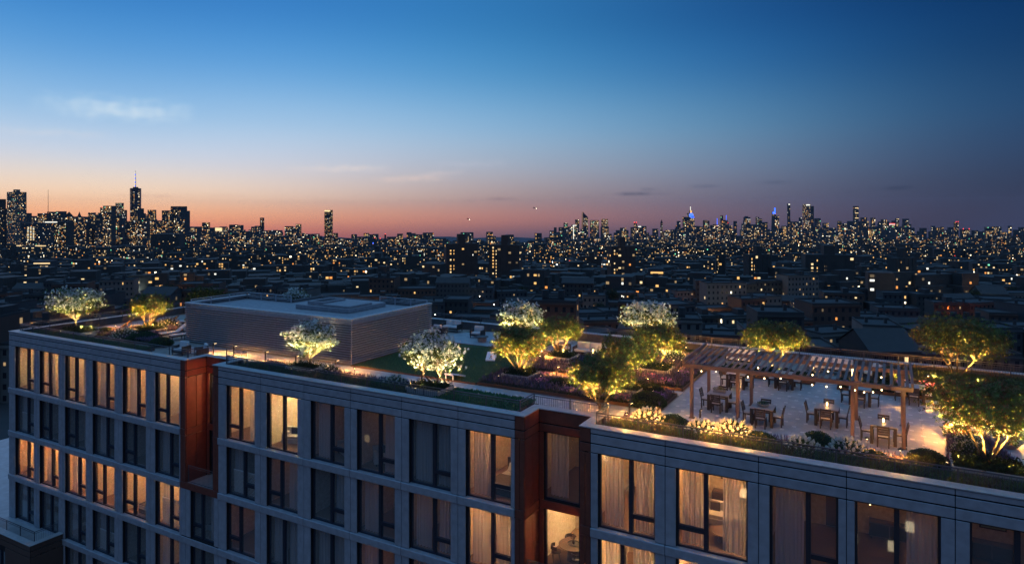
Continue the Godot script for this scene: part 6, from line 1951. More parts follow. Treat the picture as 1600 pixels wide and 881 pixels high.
# ---------------------------------------------------------------- the city
# label, metres right of the view axis, metres ahead, height of the top, width, form, share of lit windows, warmth of their light, wall, turn
var TOWERS := [
	["dark slab tower cut by the left edge of the picture", -1850.6, 2500, 41.9, 23.2, "box", 0.1, 0.6, "dark", 0.3],
	["tallest tower at far left, beige and stepped with a flat cap", -1797.3, 2500, 74.4, 60.3, "cap", 0.22, 0.55, "pale", 0.35],
	["thin dark tower squeezed between the two leftmost towers", -2127.9, 2900, -36.3, 18.8, "box", 0.15, 0.6, "dark", 0.2],
	["broad office block with a bright white grid of lit windows", -1514.3, 2200, -37.5, 77.6, "glowgrid", 0.12, 0.3, "grey", 0.1],
	["wide block with a bright roof line right of the glowing grid", -1510.6, 2300, -35.4, 72.5, "roofline", 0.28, 0.45, "dark", 0.1],
	["domed hotel roof above the bright roof line", -2184.8, 3200, -29.1, 44.5, "dome", 0.12, 0.6, "dark", 0.2],
	["stepped tower with a dark pyramid roof", -2314.3, 3600, -10.6, 46.8, "pyramid", 0.12, 0.6, "dark", 0.25],
	["slender tower with a small lit pointed cap", -2449.3, 3900, -12.3, 28.9, "pyramid", 0.15, 0.6, "grey", 0.25],
	["narrow office tower left of the twin lit slabs", -2864.5, 4700, -21.1, 52.3, "box", 0.4, 0.35, "glass", 0.4],
	["short tower with lit floors between two slim ones", -2760.9, 4600, -80.2, 34.1, "box", 0.38, 0.4, "glass", 0.3],
	["mid tower with red roof lamps", -2772.9, 4700, 13.8, 65.4, "redtop", 0.36, 0.35, "glass", 0.3],
	["tall slab with white lit floors, left of the spire tower", -2677.0, 4700, 44.3, 48.0, "box", 0.45, 0.3, "glass", 0.25],
	["lower shoulder beside the white lit slab", -2618.3, 4650, -3.5, 34.5, "box", 0.4, 0.4, "dark", 0.2],
	["tall tapering glass tower with a lit mast, highest on the left skyline", -2622.6, 4800, 147.5, 75.7, "taper", 0.42, 0.35, "glass", 0.2],
	["slim dark tower leaning on the spire tower's right foot", -2421.2, 4500, -44.8, 37.6, "box", 0.25, 0.5, "dark", 0.2],
	["broad lit office tower right of the spire tower", -2398.1, 4600, -80.2, 68.3, "box", 0.55, 0.4, "glass", 0.3],
	["dark stepped tower beside the broad lit one", -2173.9, 4300, -78.3, 43.9, "setback", 0.12, 0.6, "dark", 0.2],
	["tall dark tower with scattered lights right of the downtown group", -1622.4, 3300, -2.8, 52.0, "box", 0.25, 0.5, "dark", 0.35],
	["wide dark block in front of the downtown group", -948.2, 1900, -61.1, 77.6, "box", 0.05, 0.6, "dark", 0.15],
	["round-topped dark tower right of the downtown group", -1416.5, 3000, -88.0, 36.2, "dome", 0.18, 0.6, "dark", 0.2],
	["dark apartment slab right of the round-topped tower", -1205.9, 2600, -91.8, 48.2, "box", 0.18, 0.55, "dark", 0.15],
	["office tower with a bright yellow-white top", -1519.5, 3600, -90.7, 66.8, "brighttop", 0.4, 0.4, "grey", 0.25],
	["tower with a rounded brown top", -1405.8, 3500, -110.7, 42.2, "dome", 0.22, 0.6, "dark", 0.3],
	["slim tower left of the stepped glass tower", -1360.4, 3500, -100.9, 26.0, "setback", 0.2, 0.6, "dark", 0.2],
	["wide office block with lit floors under the thin tower", -1417.1, 3800, -92.8, 98.7, "setback", 0.35, 0.4, "grey", 0.2],
	["thin tower of shifted boxes rising over a wide block", -1559.6, 4300, -50.4, 23.9, "box", 0.15, 0.4, "glass", 0.3],
	["low wide office block with a bright white sign", -1192.2, 3400, -151.4, 145.1, "box", 0.35, 0.45, "grey", 0.15],
	["squat dark domed tower by the bridge cables", -988.8, 3300, -116.1, 39.8, "dome", 0.12, 0.6, "dark", 0.1],
	["small dark pyramid left of the bridge", -1163.5, 3700, -155.3, 24.0, "pyramid", 0.1, 0.6, "dark", 0.2],
	["tall lone tower with a glowing top in the middle left", -798.7, 3000, 1.1, 33.4, "glowtop", 0.3, 0.5, "dark", 0.25],
	["short dark tower leaning on the tall lone one", -755.3, 2950, -97.3, 21.9, "box", 0.25, 0.5, "dark", 0.2],
	["small round silo tower right of the tall lone one", -733.2, 3200, -112.3, 26.7, "round", 0.12, 0.5, "grey", 0.0],
	["low block with two big lit panels", -715.2, 3000, -138.0, 50.1, "box", 0.3, 0.5, "grey", 0.1],
	["low block under a thin blue light line", -667.9, 3200, -153.8, 71.2, "blueline", 0.15, 0.5, "grey", 0.1],
	["lone slim tower left of the far midtown group", 398.0, 6500, -213.6, 42.2, "box", 0.2, 0.5, "dark", 0.2],
	["slender slab, leftmost tall one of the midtown group", 529.9, 6800, -135.6, 44.2, "box", 0.3, 0.5, "dark", 0.2],
	["pale lit tower with a bright edge in the midtown group", 627.3, 6900, -157.0, 64.0, "brightedge", 0.45, 0.2, "pale", 0.2],
	["tower half hidden behind the bright-edged one", 681.3, 7200, -110.8, 46.8, "box", 0.35, 0.4, "dark", 0.2],
	["sharp slanted glass tower, tallest of the left midtown cluster", 740.3, 7000, -29.5, 71.4, "slant", 0.48, 0.4, "glass", 0.2],
	["broad glowing tower right of the slanted one", 837.7, 7000, -113.9, 97.4, "box", 0.6, 0.45, "grey", 0.2],
	["flat-topped tower ending the left midtown cluster", 941.6, 7000, -100.9, 64.9, "box", 0.5, 0.45, "grey", 0.2],
	["slim dark tower with a red lamp left of the pink crown", 1235.3, 6900, -137.8, 32.0, "redtop", 0.3, 0.5, "dark", 0.2],
	["tower with a bright pinkish white crown", 1267.9, 6800, -167.2, 88.3, "crownwhite", 0.35, 0.5, "grey", 0.2],
	["needle tower left of the blue-lit spire tower", 1432.7, 6600, -100.8, 24.5, "pyramid", 0.25, 0.4, "dark", 0.2],
	["golden pyramid-topped tower beside the needle", 1481.6, 6600, -198.7, 73.5, "goldpyramid", 0.45, 0.6, "pale", 0.2],
	["old stepped tower left of the blue-lit spire tower", 1651.4, 6900, -163.4, 64.0, "setback", 0.4, 0.5, "grey", 0.2],
	["stepped tower with blue upper tiers, a yellow mast and a white needle", 1759.9, 6800, -41.0, 75.7, "empire", 0.45, 0.45, "pale", 0.2],
	["square dark tower just right of the blue-lit one", 1954.5, 7000, -178.9, 64.9, "box", 0.35, 0.4, "dark", 0.2],
	["tower with red letters of light right of the blue-lit one", 2058.4, 7000, -178.9, 64.9, "redtop", 0.4, 0.45, "grey", 0.2],
	["tower carrying a thin blue antenna", 2114.2, 7100, -168.4, 59.3, "bluemast", 0.35, 0.5, "dark", 0.2],
	["white-edged tower with a blue mast", 2175.3, 7000, -133.4, 51.9, "bluemast", 0.55, 0.25, "pale", 0.2],
	["wide gold-lit tower in the middle of midtown", 2234.7, 6600, -106.9, 104.1, "setback", 0.62, 0.6, "pale", 0.2],
	["thin lit tower right of the wide gold one", 2529.1, 7100, -82.8, 32.9, "box", 0.35, 0.4, "dark", 0.2],
	["tapered tower with a bright blue tip", 2662.3, 7000, -29.5, 71.4, "bluetip", 0.45, 0.5, "grey", 0.2],
	["pencil tower with a white lit head", 3052.7, 7600, 58.8, 28.2, "whitehead", 0.2, 0.4, "dark", 0.1],
	["small white lit pyramid among midtown towers", 2886.7, 6900, -163.4, 32.0, "whitepyramid", 0.3, 0.4, "grey", 0.2],
	["broad tall glass tower with a lit head", 3207.3, 7500, 51.2, 76.5, "whitehead", 0.35, 0.35, "glass", 0.2],
	["thin dark blade beside the broad glass tower", 3313.5, 7600, 30.6, 28.2, "box", 0.08, 0.4, "dark", 0.1],
	["square pencil tower with banded lights, right of midtown", 3693.1, 7400, 30.0, 48.1, "banded", 0.15, 0.3, "grey", 0.1],
	["tower with a slanted white roof", 3590.9, 7000, -120.4, 77.9, "slantwhite", 0.3, 0.3, "pale", 0.2],
	["plain dark slab right of the slanted white roof", 3699.6, 6900, -125.0, 57.6, "box", 0.15, 0.5, "dark", 0.2],
	["tower crowned with red and white light", 3746.9, 6800, -148.2, 82.0, "redwhite", 0.3, 0.4, "glass", 0.2],
	["dark slab at the thin end of midtown", 3756.5, 6500, -177.5, 48.2, "box", 0.2, 0.5, "dark", 0.2],
	["bright speckled tower alone at the right", 3222.3, 5200, -149.7, 43.4, "box", 0.75, 0.45, "pale", 0.2],
	["slim tower with red lamps near the right edge", 3610.4, 5600, -104.8, 31.2, "redtop", 0.3, 0.5, "dark", 0.2],
	["broad tower with red lamps near the right edge", 3617.3, 5500, -158.9, 66.3, "redtop", 0.35, 0.5, "dark", 0.2],
	["dark slab by the right edge", 3436.9, 5000, -194.6, 37.1, "box", 0.12, 0.5, "dark", 0.2],
	["lit block by the right edge", 3392.9, 4800, -190.9, 71.2, "box", 0.35, 0.5, "grey", 0.2],
	["low glowing block near the right edge", 3003.9, 4200, -212.6, 66.2, "box", 0.75, 0.7, "pale", 0.1],
	["block with red lamps at the right edge", 3508.7, 4800, -195.4, 53.4, "redtop", 0.3, 0.5, "dark", 0.2],
	["lit midtown block below the left cluster", 782.2, 6200, -260.9, 172.5, "box", 0.5, 0.5, "grey", 0.2],
	["dark midtown block with warm windows, below the golden pyramid", 1157.7, 5200, -275.2, 77.2, "box", 0.55, 0.7, "pale", 0.2],
	["midtown block topped by a long blue light line", 1516.9, 5600, -297.0, 124.7, "blueline", 0.5, 0.5, "grey", 0.2],
	["glowing midtown block below the wide gold tower", 2020.4, 6000, -252.1, 111.3, "box", 0.7, 0.6, "pale", 0.2],
	["dark brick slab with a rooftop block, left of the two centre slabs", -54.2, 731, -27.8, 35.9, "slab", 0.16, 0.75, "brick", 0.25],
	["dark brick slab with a rooftop block, right of the two centre slabs", -6.4, 690, -27.0, 33.3, "slab", 0.1, 0.75, "brick", 0.25],
	["tall brick apartment slab with two columns of lit windows, beyond the middle trees", 112.8, 711, -29.5, 29.0, "slab", 0.16, 0.75, "brick", 0.25],
	["dark narrow slab with two columns of amber windows", 217.7, 720, -39.3, 10.0, "slab", 0.35, 0.9, "dark", 0.1],
	["wide dark slab with few lights beyond the pergola's left half", 228.0, 640, -33.3, 24.9, "slab", 0.05, 0.8, "dark", 0.2],
	["broad dark apartment group beyond the pergola's right half", 270.4, 590, -30.0, 41.6, "slab", 0.11, 0.8, "dark", 0.2],
	["dark apartment tower with balconies behind the right-hand trees", 308.4, 545, -29.5, 22.2, "slab", 0.05, 0.8, "dark", 0.3],
	["lower front block of the balcony tower behind the right-hand trees", 261.4, 490, -36.0, 19.1, "box", 0.1, 0.9, "brick", 0.3],
	["long dark slab left of the plant room's skyline", -407.6, 1010, -59.9, 39.4, "slab", 0.1, 0.85, "dark", 0.15],
	["dark slab under the wide office block, beyond the plant room", -351.8, 960, -54.7, 33.8, "slab", 0.14, 0.85, "dark", 0.15],
	["dark slab with amber windows right of the plant room's skyline", -297.6, 930, -53.5, 41.4, "slab", 0.22, 0.9, "dark", 0.15],
	["dark slab with a few windows near the three chimneys", -171.4, 880, -53.4, 27.8, "slab", 0.14, 0.85, "dark", 0.2],
	["dark slab right of the three chimneys", -133.6, 900, -53.2, 26.7, "slab", 0.14, 0.8, "dark", 0.2],
	["low brown apartment slab left of the tall brick slab", 113.6, 980, -58.7, 32.7, "slab", 0.06, 0.8, "brick", 0.2],
	["white-lit block between brown and brick slabs", 121.9, 900, -59.8, 9.2, "box", 0.7, 0.1, "pale", 0.1],
	["low school building with bright yellow window bands", 125.2, 600, -42.9, 14.5, "bands", 0.1, 0.9, "grey", 0.15],
	["low block with bright white window rows at far left", -611.1, 900, -59.0, 26.7, "bands", 0.1, 0.25, "grey", 0.15],
	["low block with yellow window rows right of the centre slabs", 40.4, 640, -47.5, 24.9, "bands", 0.1, 0.8, "dark", 0.15],
]
var STREET_LAMPS := [[-295.6, 538.0, 0.45, "white"], [-256.7, 583.0, 0.49, "orange"], [-244.6, 571.0, 0.32, "warm"], [71.1, 1198.0, 1.22, "white"], [70.8, 1090.0, 0.81, "white"], [-38.7, 430.0, 0.28, "white"], [-11.4, 373.0, 0.28, "white"], [160.0, 473.0, 0.31, "white"], [135.6, 583.0, 0.54, "white"], [104.6, 360.0, 0.23, "warm"], [112.6, 460.0, 0.21, "orange"], [124.3, 380.0, 0.21, "white"], [241.1, 591.0, 0.38, "warm"], [18.3, 373.0, 0.17, "white"], [-345.8, 905.0, 0.42, "white"], [-534.2, 886.0, 0.49, "orange"], [-517.0, 886.0, 0.58, "orange"], [-103.8, 2238.0, 1.45, "white"], [72.8, 3271.0, 2.12, "white"], [489.5, 868.0, 0.48, "warm"], [405.3, 686.0, 0.45, "orange"], [404.2, 583.0, 0.32, "white"], [408.0, 583.0, 0.32, "white"], [411.8, 583.0, 0.32, "white"], [275.3, 462.0, 0.21, "white"], [317.3, 462.0, 0.21, "white"], [206.4, 495.0, 0.28, "warm"], [239.8, 483.0, 0.31, "white"], [152.2, 380.0, 0.18, "warm"], [-42.1, 413.0, 0.23, "warm"], [-42.4, 397.0, 0.18, "warm"], [-114.5, 686.0, 0.25, "warm"], [94.7, 340.0, 0.16, "warm"], [248.7, 370.0, 0.21, "warm"], [235.7, 346.0, 0.16, "orange"], [-233.5, 340.0, 0.16, "warm"], [-190.8, 697.0, 0.32, "white"], [-264.9, 1215.0, 0.68, "white"], [-225.4, 552.0, 0.20, "warm"], [-225.1, 567.0, 0.21, "warm"], [466.2, 773.0, 0.36, "warm"], [543.4, 868.0, 0.40, "white"], [564.7, 834.0, 0.39, "orange"], [566.6, 773.0, 0.43, "warm"], [143.5, 773.0, 0.29, "warm"], [163.4, 608.0, 0.28, "white"]]

var lit_sets := {}     # window light -> MB of the building in hand

func lit_quad(kind: String, o: Vector3, x: Vector3, y: Vector3) -> void:
	if not lit_sets.has(kind): lit_sets[kind] = MB.new()
	lit_sets[kind].q(o - x - y, o + x - y, o + x + y, o - x + y)

func lit_kind(r: RandomNumberGenerator, warm: float) -> String:
	var u := r.randf()
	if u < 0.30: return "dim"
	if u < 0.52: return "faint"
	if u < 0.60: return "orange"
	if u < 0.625: return "bright"
	if u < 0.64: return "green"
	if r.randf() < warm * 0.75: return "amber"
	return "warm" if r.randf() < 0.35 + 0.5 * warm else "white"

func flush_lit(parent: Node, called := "lit_windows") -> int:
	var am := ArrayMesh.new()
	var n := 0
	for k: String in lit_sets:
		lit_sets[k].mesh(am, M["window_" + k])
		n += lit_sets[k].v.size() / 6
	lit_sets = {}
	if n: stuff(put(called, am, null, parent))
	return n

func face_windows(r: RandomNumberGenerator, o: Vector3, ax: Vector3, nrm: Vector3, w: float, y0: float, y1: float, cw: float, fh: float, share: float, warm: float, out: float) -> void:
	# lit windows on one face: o its bottom middle, ax along it
	var nx := maxi(1, int(w / cw))
	var ny := maxi(1, int((y1 - y0) / fh))
	for j in ny:
		var row_f := 1.0
		if r.randf() < 0.12: row_f = 2.2
		elif r.randf() < 0.2: row_f = 0.3
		for i in nx:
			if r.randf() > share * row_f: continue
			var p := o + ax * ((i + 0.5) / nx - 0.5) * w + Vector3.UP * (y0 + fh * (j + 0.5)) + nrm * out
			lit_quad(lit_kind(r, warm), p, ax * (w / nx) * r.randf_range(0.26, 0.42), Vector3.UP * fh * r.randf_range(0.22, 0.34))

func tower(row: Array, k: int) -> void:
	var d: float = row[2]
	var form: String = row[5]
	var g := ground_y(d)
	var top: float = row[3]
	var h := top - g
	var tn: float = row[9]
	if k % 2 == 1: tn = -tn
	var dep_f := 0.4 if form == "slab" else 0.7
	var w: float = row[4] / (cos(tn) + dep_f * absf(sin(tn)))
	var dep := w * dep_f
	var t := thing("tower", row[0], "building", ahead(row[1], d, g), deg_to_rad(YAW) + tn, "towers of the skyline")
	var r := RandomNumberGenerator.new()
	r.seed = 100 + k
	var b := MB.new()
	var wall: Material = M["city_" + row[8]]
	var cell := maxf(3.2, d * 0.00118)
	var fh := maxf(3.2, d * 0.00105)
	var share: float = row[6]
	var warm: float = row[7]
	var out := 0.12 + d * 0.00003
	var tiers := [[w, dep, -6.0, h]]       # width, depth, from, to
	match form:
		"setback": tiers = [[w, dep, -6.0, h * 0.62], [w * 0.72, dep * 0.75, h * 0.62, h * 0.86], [w * 0.42, dep * 0.5, h * 0.86, h]]
		"cap": tiers = [[w, dep, -6.0, h * 0.97], [w * 0.3, dep * 0.4, h * 0.97, h * 1.01]]
		"slab": tiers = [[w, dep, -6.0, h], [w * 0.22, dep * 0.7, h, h + h * 0.22]]
		"pyramid", "goldpyramid", "whitepyramid": tiers = [[w, dep, -6.0, h * 0.88]]
		"dome": tiers = [[w, dep, -6.0, h - w * 0.32]]
		"empire": tiers = [[w * 1.5, dep * 1.6, -6.0, h * 0.35], [w, dep, h * 0.35, h * 0.86], [w * 0.78, dep * 0.8, h * 0.86, h]]
		"bluemast": tiers = [[w, dep, -6.0, h]]
		"taper", "round", "slant", "slantwhite", "bluetip": tiers = []
	for ti in tiers.size():
		var s: Array = tiers[ti]
		b.span(Vector3(-s[0] * 0.5, s[2], -s[1] * 0.5), Vector3(s[0] * 0.5, s[3], s[1] * 0.5))
		if form == "slab" and ti == 1: continue
		var y0: float = maxf(s[2], 0.0) + fh * 0.5
		if form in ["slab"]:
			# lit stair columns on the left, few other windows
			for col in 2:
				var cx := -w * 0.36 + col * w * 0.09
				for j in int(h / fh):
					if r.randf() < 0.6: lit_quad("amber" if r.randf() < 0.6 else "warm", Vector3(cx, fh * (j + 0.5), s[1] * 0.5 + out), Vector3(w * 0.022, 0, 0), Vector3(0, fh * 0.24, 0))
			face_windows(r, Vector3(w * 0.13, 0, s[1] * 0.5), Vector3.RIGHT, Vector3.BACK, w * 0.7, y0, h, cell, fh, share, warm, out)
		else:
			face_windows(r, Vector3(0, 0, s[1] * 0.5), Vector3.RIGHT, Vector3.BACK, s[0] * 0.94, y0, s[3], cell, fh, share, warm, out)
		var sx := signf(-float(row[1])) if absf(tn) < 0.05 else (1.0 if tn > 0.0 else -1.0)
		sx = -sx if tn > 0 else (1.0 if tn < 0 else sx)
		face_windows(r, Vector3(sx * s[0] * 0.5, 0, 0), Vector3(0, 0, -sx), Vector3(sx, 0, 0), s[1] * 0.92, y0, s[3], cell, fh, share * 0.8, warm, out)
	match form:
		"pyramid", "goldpyramid", "whitepyramid":
			var hh := h * 0.12
			b.tube(Vector3(0, h * 0.88, 0), Vector3(0, h * 0.88 + hh, 0), w * 0.52, w * 0.04, 4)
			b.tube(Vector3(0, h, 0), Vector3(0, h * 1.02, 0), w * 0.03, w * 0.01, 5)
			if form == "goldpyramid":
				for j in 3: face_windows(r, Vector3(0, 0, dep * 0.3 - j * dep * 0.09), Vector3.RIGHT, Vector3.BACK, w * (0.8 - j * 0.22), h * 0.885 + hh * 0.25 * j, h * 0.885 + hh * 0.25 * (j + 1), 7, fh, 0.95, 0.9, dep * 0.16)
			if form == "whitepyramid": lit_quad("white", Vector3(0, h * 0.92, dep * 0.5), Vector3(w * 0.22, 0, 0), Vector3(0, hh * 0.36, 0))
		"dome":
			var prof := []
			for q in 7: prof.append(Vector2(maxf(0.05, w * 0.42 * cos(PI * 0.5 * q / 6)), h - w * 0.32 + w * 0.32 * sin(PI * 0.5 * q / 6)))
			b.lathe(Vector3.ZERO, prof, 14)
		"round":
			b.tube(Vector3(0, -6, 0), Vector3(0, h, 0), w * 0.5, w * 0.5, 16)
		"taper":
			# square foot turning to an eight-sided shaft, with a ring and a lit mast
			b.tube(Vector3(0, -6, 0), Vector3(0, h, 0), w * 0.72, w * 0.50, 4)
			b.tube(Vector3(0, -6, 0), Vector3(0, h - 0.5, 0), w * 0.50, w * 0.52, 8)
			b.tube(Vector3(0, h, 0), Vector3(0, h + 8, 0), w * 0.26, w * 0.26, 12)
			b.tube(Vector3(0, h + 8, 0), Vector3(0, h + 122, 0), 3.0, 1.2, 6)
			for s: float in [-1, 1]:
				var ax := Vector3(1, 0, -s).normalized()
				face_windows(r, Vector3(s * w * 0.26, 0, w * 0.26), ax, Vector3(s, 0, 1).normalized(), w * 0.62, 10, h - 6, cell, fh, share, warm, 6.0)
			for q in 8: lit_quad("blue" if q % 2 == 0 else "white", Vector3(0, h + 16 + q * 13, 4.0), Vector3(1.8, 0, 0), Vector3(0, 4.5, 0))
		"slant", "slantwhite", "bluetip":
			var cut := 0.10 if form == "slantwhite" else (0.16 if form == "slant" else 0.0)
			var e := Vector3(w * 0.5, 0, dep * 0.5)
			var tp := [h, h * (1 - cut), h * (1 - cut), h]
			var tw := 0.55 if form == "bluetip" else 0.85
			var ps := [Vector2(-1, 1), Vector2(1, 1), Vector2(1, -1), Vector2(-1, -1)]
			if form == "slantwhite": tp = [h * (1 - cut), h, h, h * (1 - cut)]
			for q in 4:
				var u: Vector2 = ps[q]
				var v2: Vector2 = ps[(q + 1) % 4]
				b.q(Vector3(u.x * e.x, -6, u.y * e.z), Vector3(v2.x * e.x, -6, v2.y * e.z), Vector3(v2.x * e.x * tw, tp[(q + 1) % 4], v2.y * e.z * tw), Vector3(u.x * e.x * tw, tp[q], u.y * e.z * tw))
			b.q(Vector3(-e.x * tw, tp[0], e.z * tw), Vector3(e.x * tw, tp[1], e.z * tw), Vector3(e.x * tw, tp[2], -e.z * tw), Vector3(-e.x * tw, tp[3], -e.z * tw))
			face_windows(r, Vector3(0, 0, dep * 0.5), Vector3.RIGHT, Vector3.BACK, w * (tw * 0.95), fh, h * (0.98 - cut), cell, fh, share, warm, 1.5)
			if form == "slantwhite": lit_quad("dim", Vector3(0, h * 0.955, dep * 0.46), Vector3(w * 0.36, 0, 0), Vector3(0, h * 0.035, 0))
			if form == "bluetip":
				b.tube(Vector3(w * 0.1, h, 0), Vector3(w * 0.1, h * 1.13, 0), w * 0.12, w * 0.03, 6)
				lit_quad("blue", Vector3(w * 0.1, h * 1.05, w * 0.16), Vector3(w * 0.10, 0, 0), Vector3(0, h * 0.07, 0))
				lit_quad("blue", Vector3(-w * 0.05, h * 0.97, dep * 0.5), Vector3(w * 0.22, 0, 0), Vector3(0, h * 0.03, 0))
		"empire":
			b.tube(Vector3(0, h, 0), Vector3(0, h * 1.09, 0), w * 0.2, w * 0.15, 8)
			b.tube(Vector3(0, h * 1.09, 0), Vector3(0, h * 1.24, 0), 2.6, 1.0, 6)
			var zf: float = dep * 0.4 + 3
			lit_quad("blue", Vector3(0, h * 0.925, zf), Vector3(w * 0.34, 0, 0), Vector3(0, h * 0.022, 0))
			lit_quad("blue", Vector3(0, h * 0.978, zf), Vector3(w * 0.24, 0, 0), Vector3(0, h * 0.02, 0))
			lit_quad("blue", Vector3(0, h * 0.868, dep * 0.5 + 3), Vector3(w * 0.44, 0, 0), Vector3(0, h * 0.014, 0))
			lit_quad("amber", Vector3(0, h * 1.045, w * 0.2 + 2), Vector3(w * 0.13, 0, 0), Vector3(0, h * 0.04, 0))
			lit_quad("white", Vector3(0, h * 1.15, 4), Vector3(3.0, 0, 0), Vector3(0, h * 0.06, 0))
		"bluemast":
			b.tube(Vector3(0, h, 0), Vector3(0, h + 75, 0), 2.5, 1.0, 6)
			for q in 5: lit_quad("blue", Vector3(0, h + 14 + q * 13, 3.5), Vector3(2.4, 0, 0), Vector3(0, 5.0, 0))
			lit_quad("red" if k % 2 == 0 else "white", Vector3(0, h - 6, dep * 0.5 + 1), Vector3(w * 0.3, 0, 0), Vector3(0, 4, 0))
		"whitehead":
			lit_quad("white", Vector3(0, h - h * 0.02, dep * 0.5 + 1.5), Vector3(w * 0.36, 0, 0), Vector3(0, h * 0.013, 0))
		"banded":
			for q in 6: lit_quad("warm", Vector3(0, h * (0.3 + q * 0.13), dep * 0.5 + 1.5), Vector3(w * 0.42, 0, 0), Vector3(0, h * 0.009, 0))
		"crownwhite", "redwhite":
			lit_quad("white", Vector3(0, h - 7, dep * 0.5 + 1.5), Vector3(w * 0.46, 0, 0), Vector3(0, 6.5, 0))
			if form == "redwhite": lit_quad("red", Vector3(0, h + 3, dep * 0.5 + 1.5), Vector3(w * 0.46, 0, 0), Vector3(0, 3.0, 0))
		"redtop":
			for s: float in [-0.35, 0.35]: lit_quad("red", Vector3(w * s, h + d * 0.0006, dep * 0.5), Vector3(d * 0.0005, 0, 0), Vector3(0, d * 0.0006, 0))
		"glowgrid":
			for gx in 3:
				for gy in 9: lit_quad("warm" if (gx + gy) % 3 else "white", Vector3(-w * 0.16 + gx * w * 0.13, h * 0.48 + gy * h * 0.048, dep * 0.5 + 0.4), Vector3(w * 0.036, 0, 0), Vector3(0, h * 0.011, 0))
			lit_quad("warm", Vector3(0.0, h * 0.30, dep * 0.5 + 2), Vector3(w * 0.7, 0, 0), Vector3(0, h * 0.012, 0))
		"roofline":
			lit_quad("white", Vector3(-w * 0.2, h - 1.5, dep * 0.5 + 0.5), Vector3(w * 0.28, 0, 0), Vector3(0, 1.6, 0))
		"brighttop", "glowtop":
			var hh2 := 0.09 if form == "brighttop" else 0.022
			lit_quad("warm", Vector3(0, h * (1 - hh2), dep * 0.5 + 0.8), Vector3(w * (0.34 if form == "brighttop" else 0.48), 0, 0), Vector3(0, h * hh2 * 0.8, 0))
		"brightedge":
			lit_quad("white", Vector3(-w * 0.36, h * 0.62, dep * 0.5 + 1.5), Vector3(w * 0.09, 0, 0), Vector3(0, h * 0.34, 0))
			lit_quad("white", Vector3(-w * 0.1, h * 0.965, dep * 0.5 + 1.5), Vector3(w * 0.32, 0, 0), Vector3(0, h * 0.018, 0))
		"blueline":
			lit_quad("blue", Vector3(0, h + 2, dep * 0.5 + 1.0), Vector3(w * 0.5, 0, 0), Vector3(0, d * 0.0008, 0))
		"bands":
			for q in 3: lit_quad("amber" if warm > 0.5 else "warm", Vector3(w * 0.05, h * (0.45 + q * 0.2), dep * 0.5 + 0.4), Vector3(w * (0.40 - 0.1 * (q % 2)), 0, 0), Vector3(0, h * 0.035, 0))
		"slab":
			b.span(Vector3(w * 0.3, h, -dep * 0.1), Vector3(w * 0.36, h + h * 0.05, dep * 0.1))
			for q in 5: b.span(Vector3(-w * 0.5 + q * w * 0.2, 0, dep * 0.5), Vector3(-w * 0.5 + q * w * 0.2 + w * 0.03, h - 0.4, dep * 0.5 + 0.35))
	if form == "round": face_windows(r, Vector3(0, 0, w * 0.5), Vector3.RIGHT, Vector3.BACK, w * 0.5, h * 0.5, h, cell, fh, 0.3, warm, 1.0)
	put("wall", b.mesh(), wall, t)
	flush_lit(t)

func place_words(right: float, d: float) -> String:
	var px := 800.0 + right / d * 1078.0
	if px < 140: return "behind the leftmost white tree"
	if px < 300: return "behind the loungers"
	if px < 480: return "beyond the plant room's left"
	if px < 680: return "beyond the plant room's skylight"
	if px < 790: return "beyond the round patio"
	if px < 930: return "behind the left yellow trees"
	if px < 1075: return "behind the middle white tree"
	if px < 1200: return "beyond the pergola's left end"
	if px < 1330: return "beyond the middle pergola"
	if px < 1430: return "beyond the pergola's right end"
	return "behind the right-hand trees"

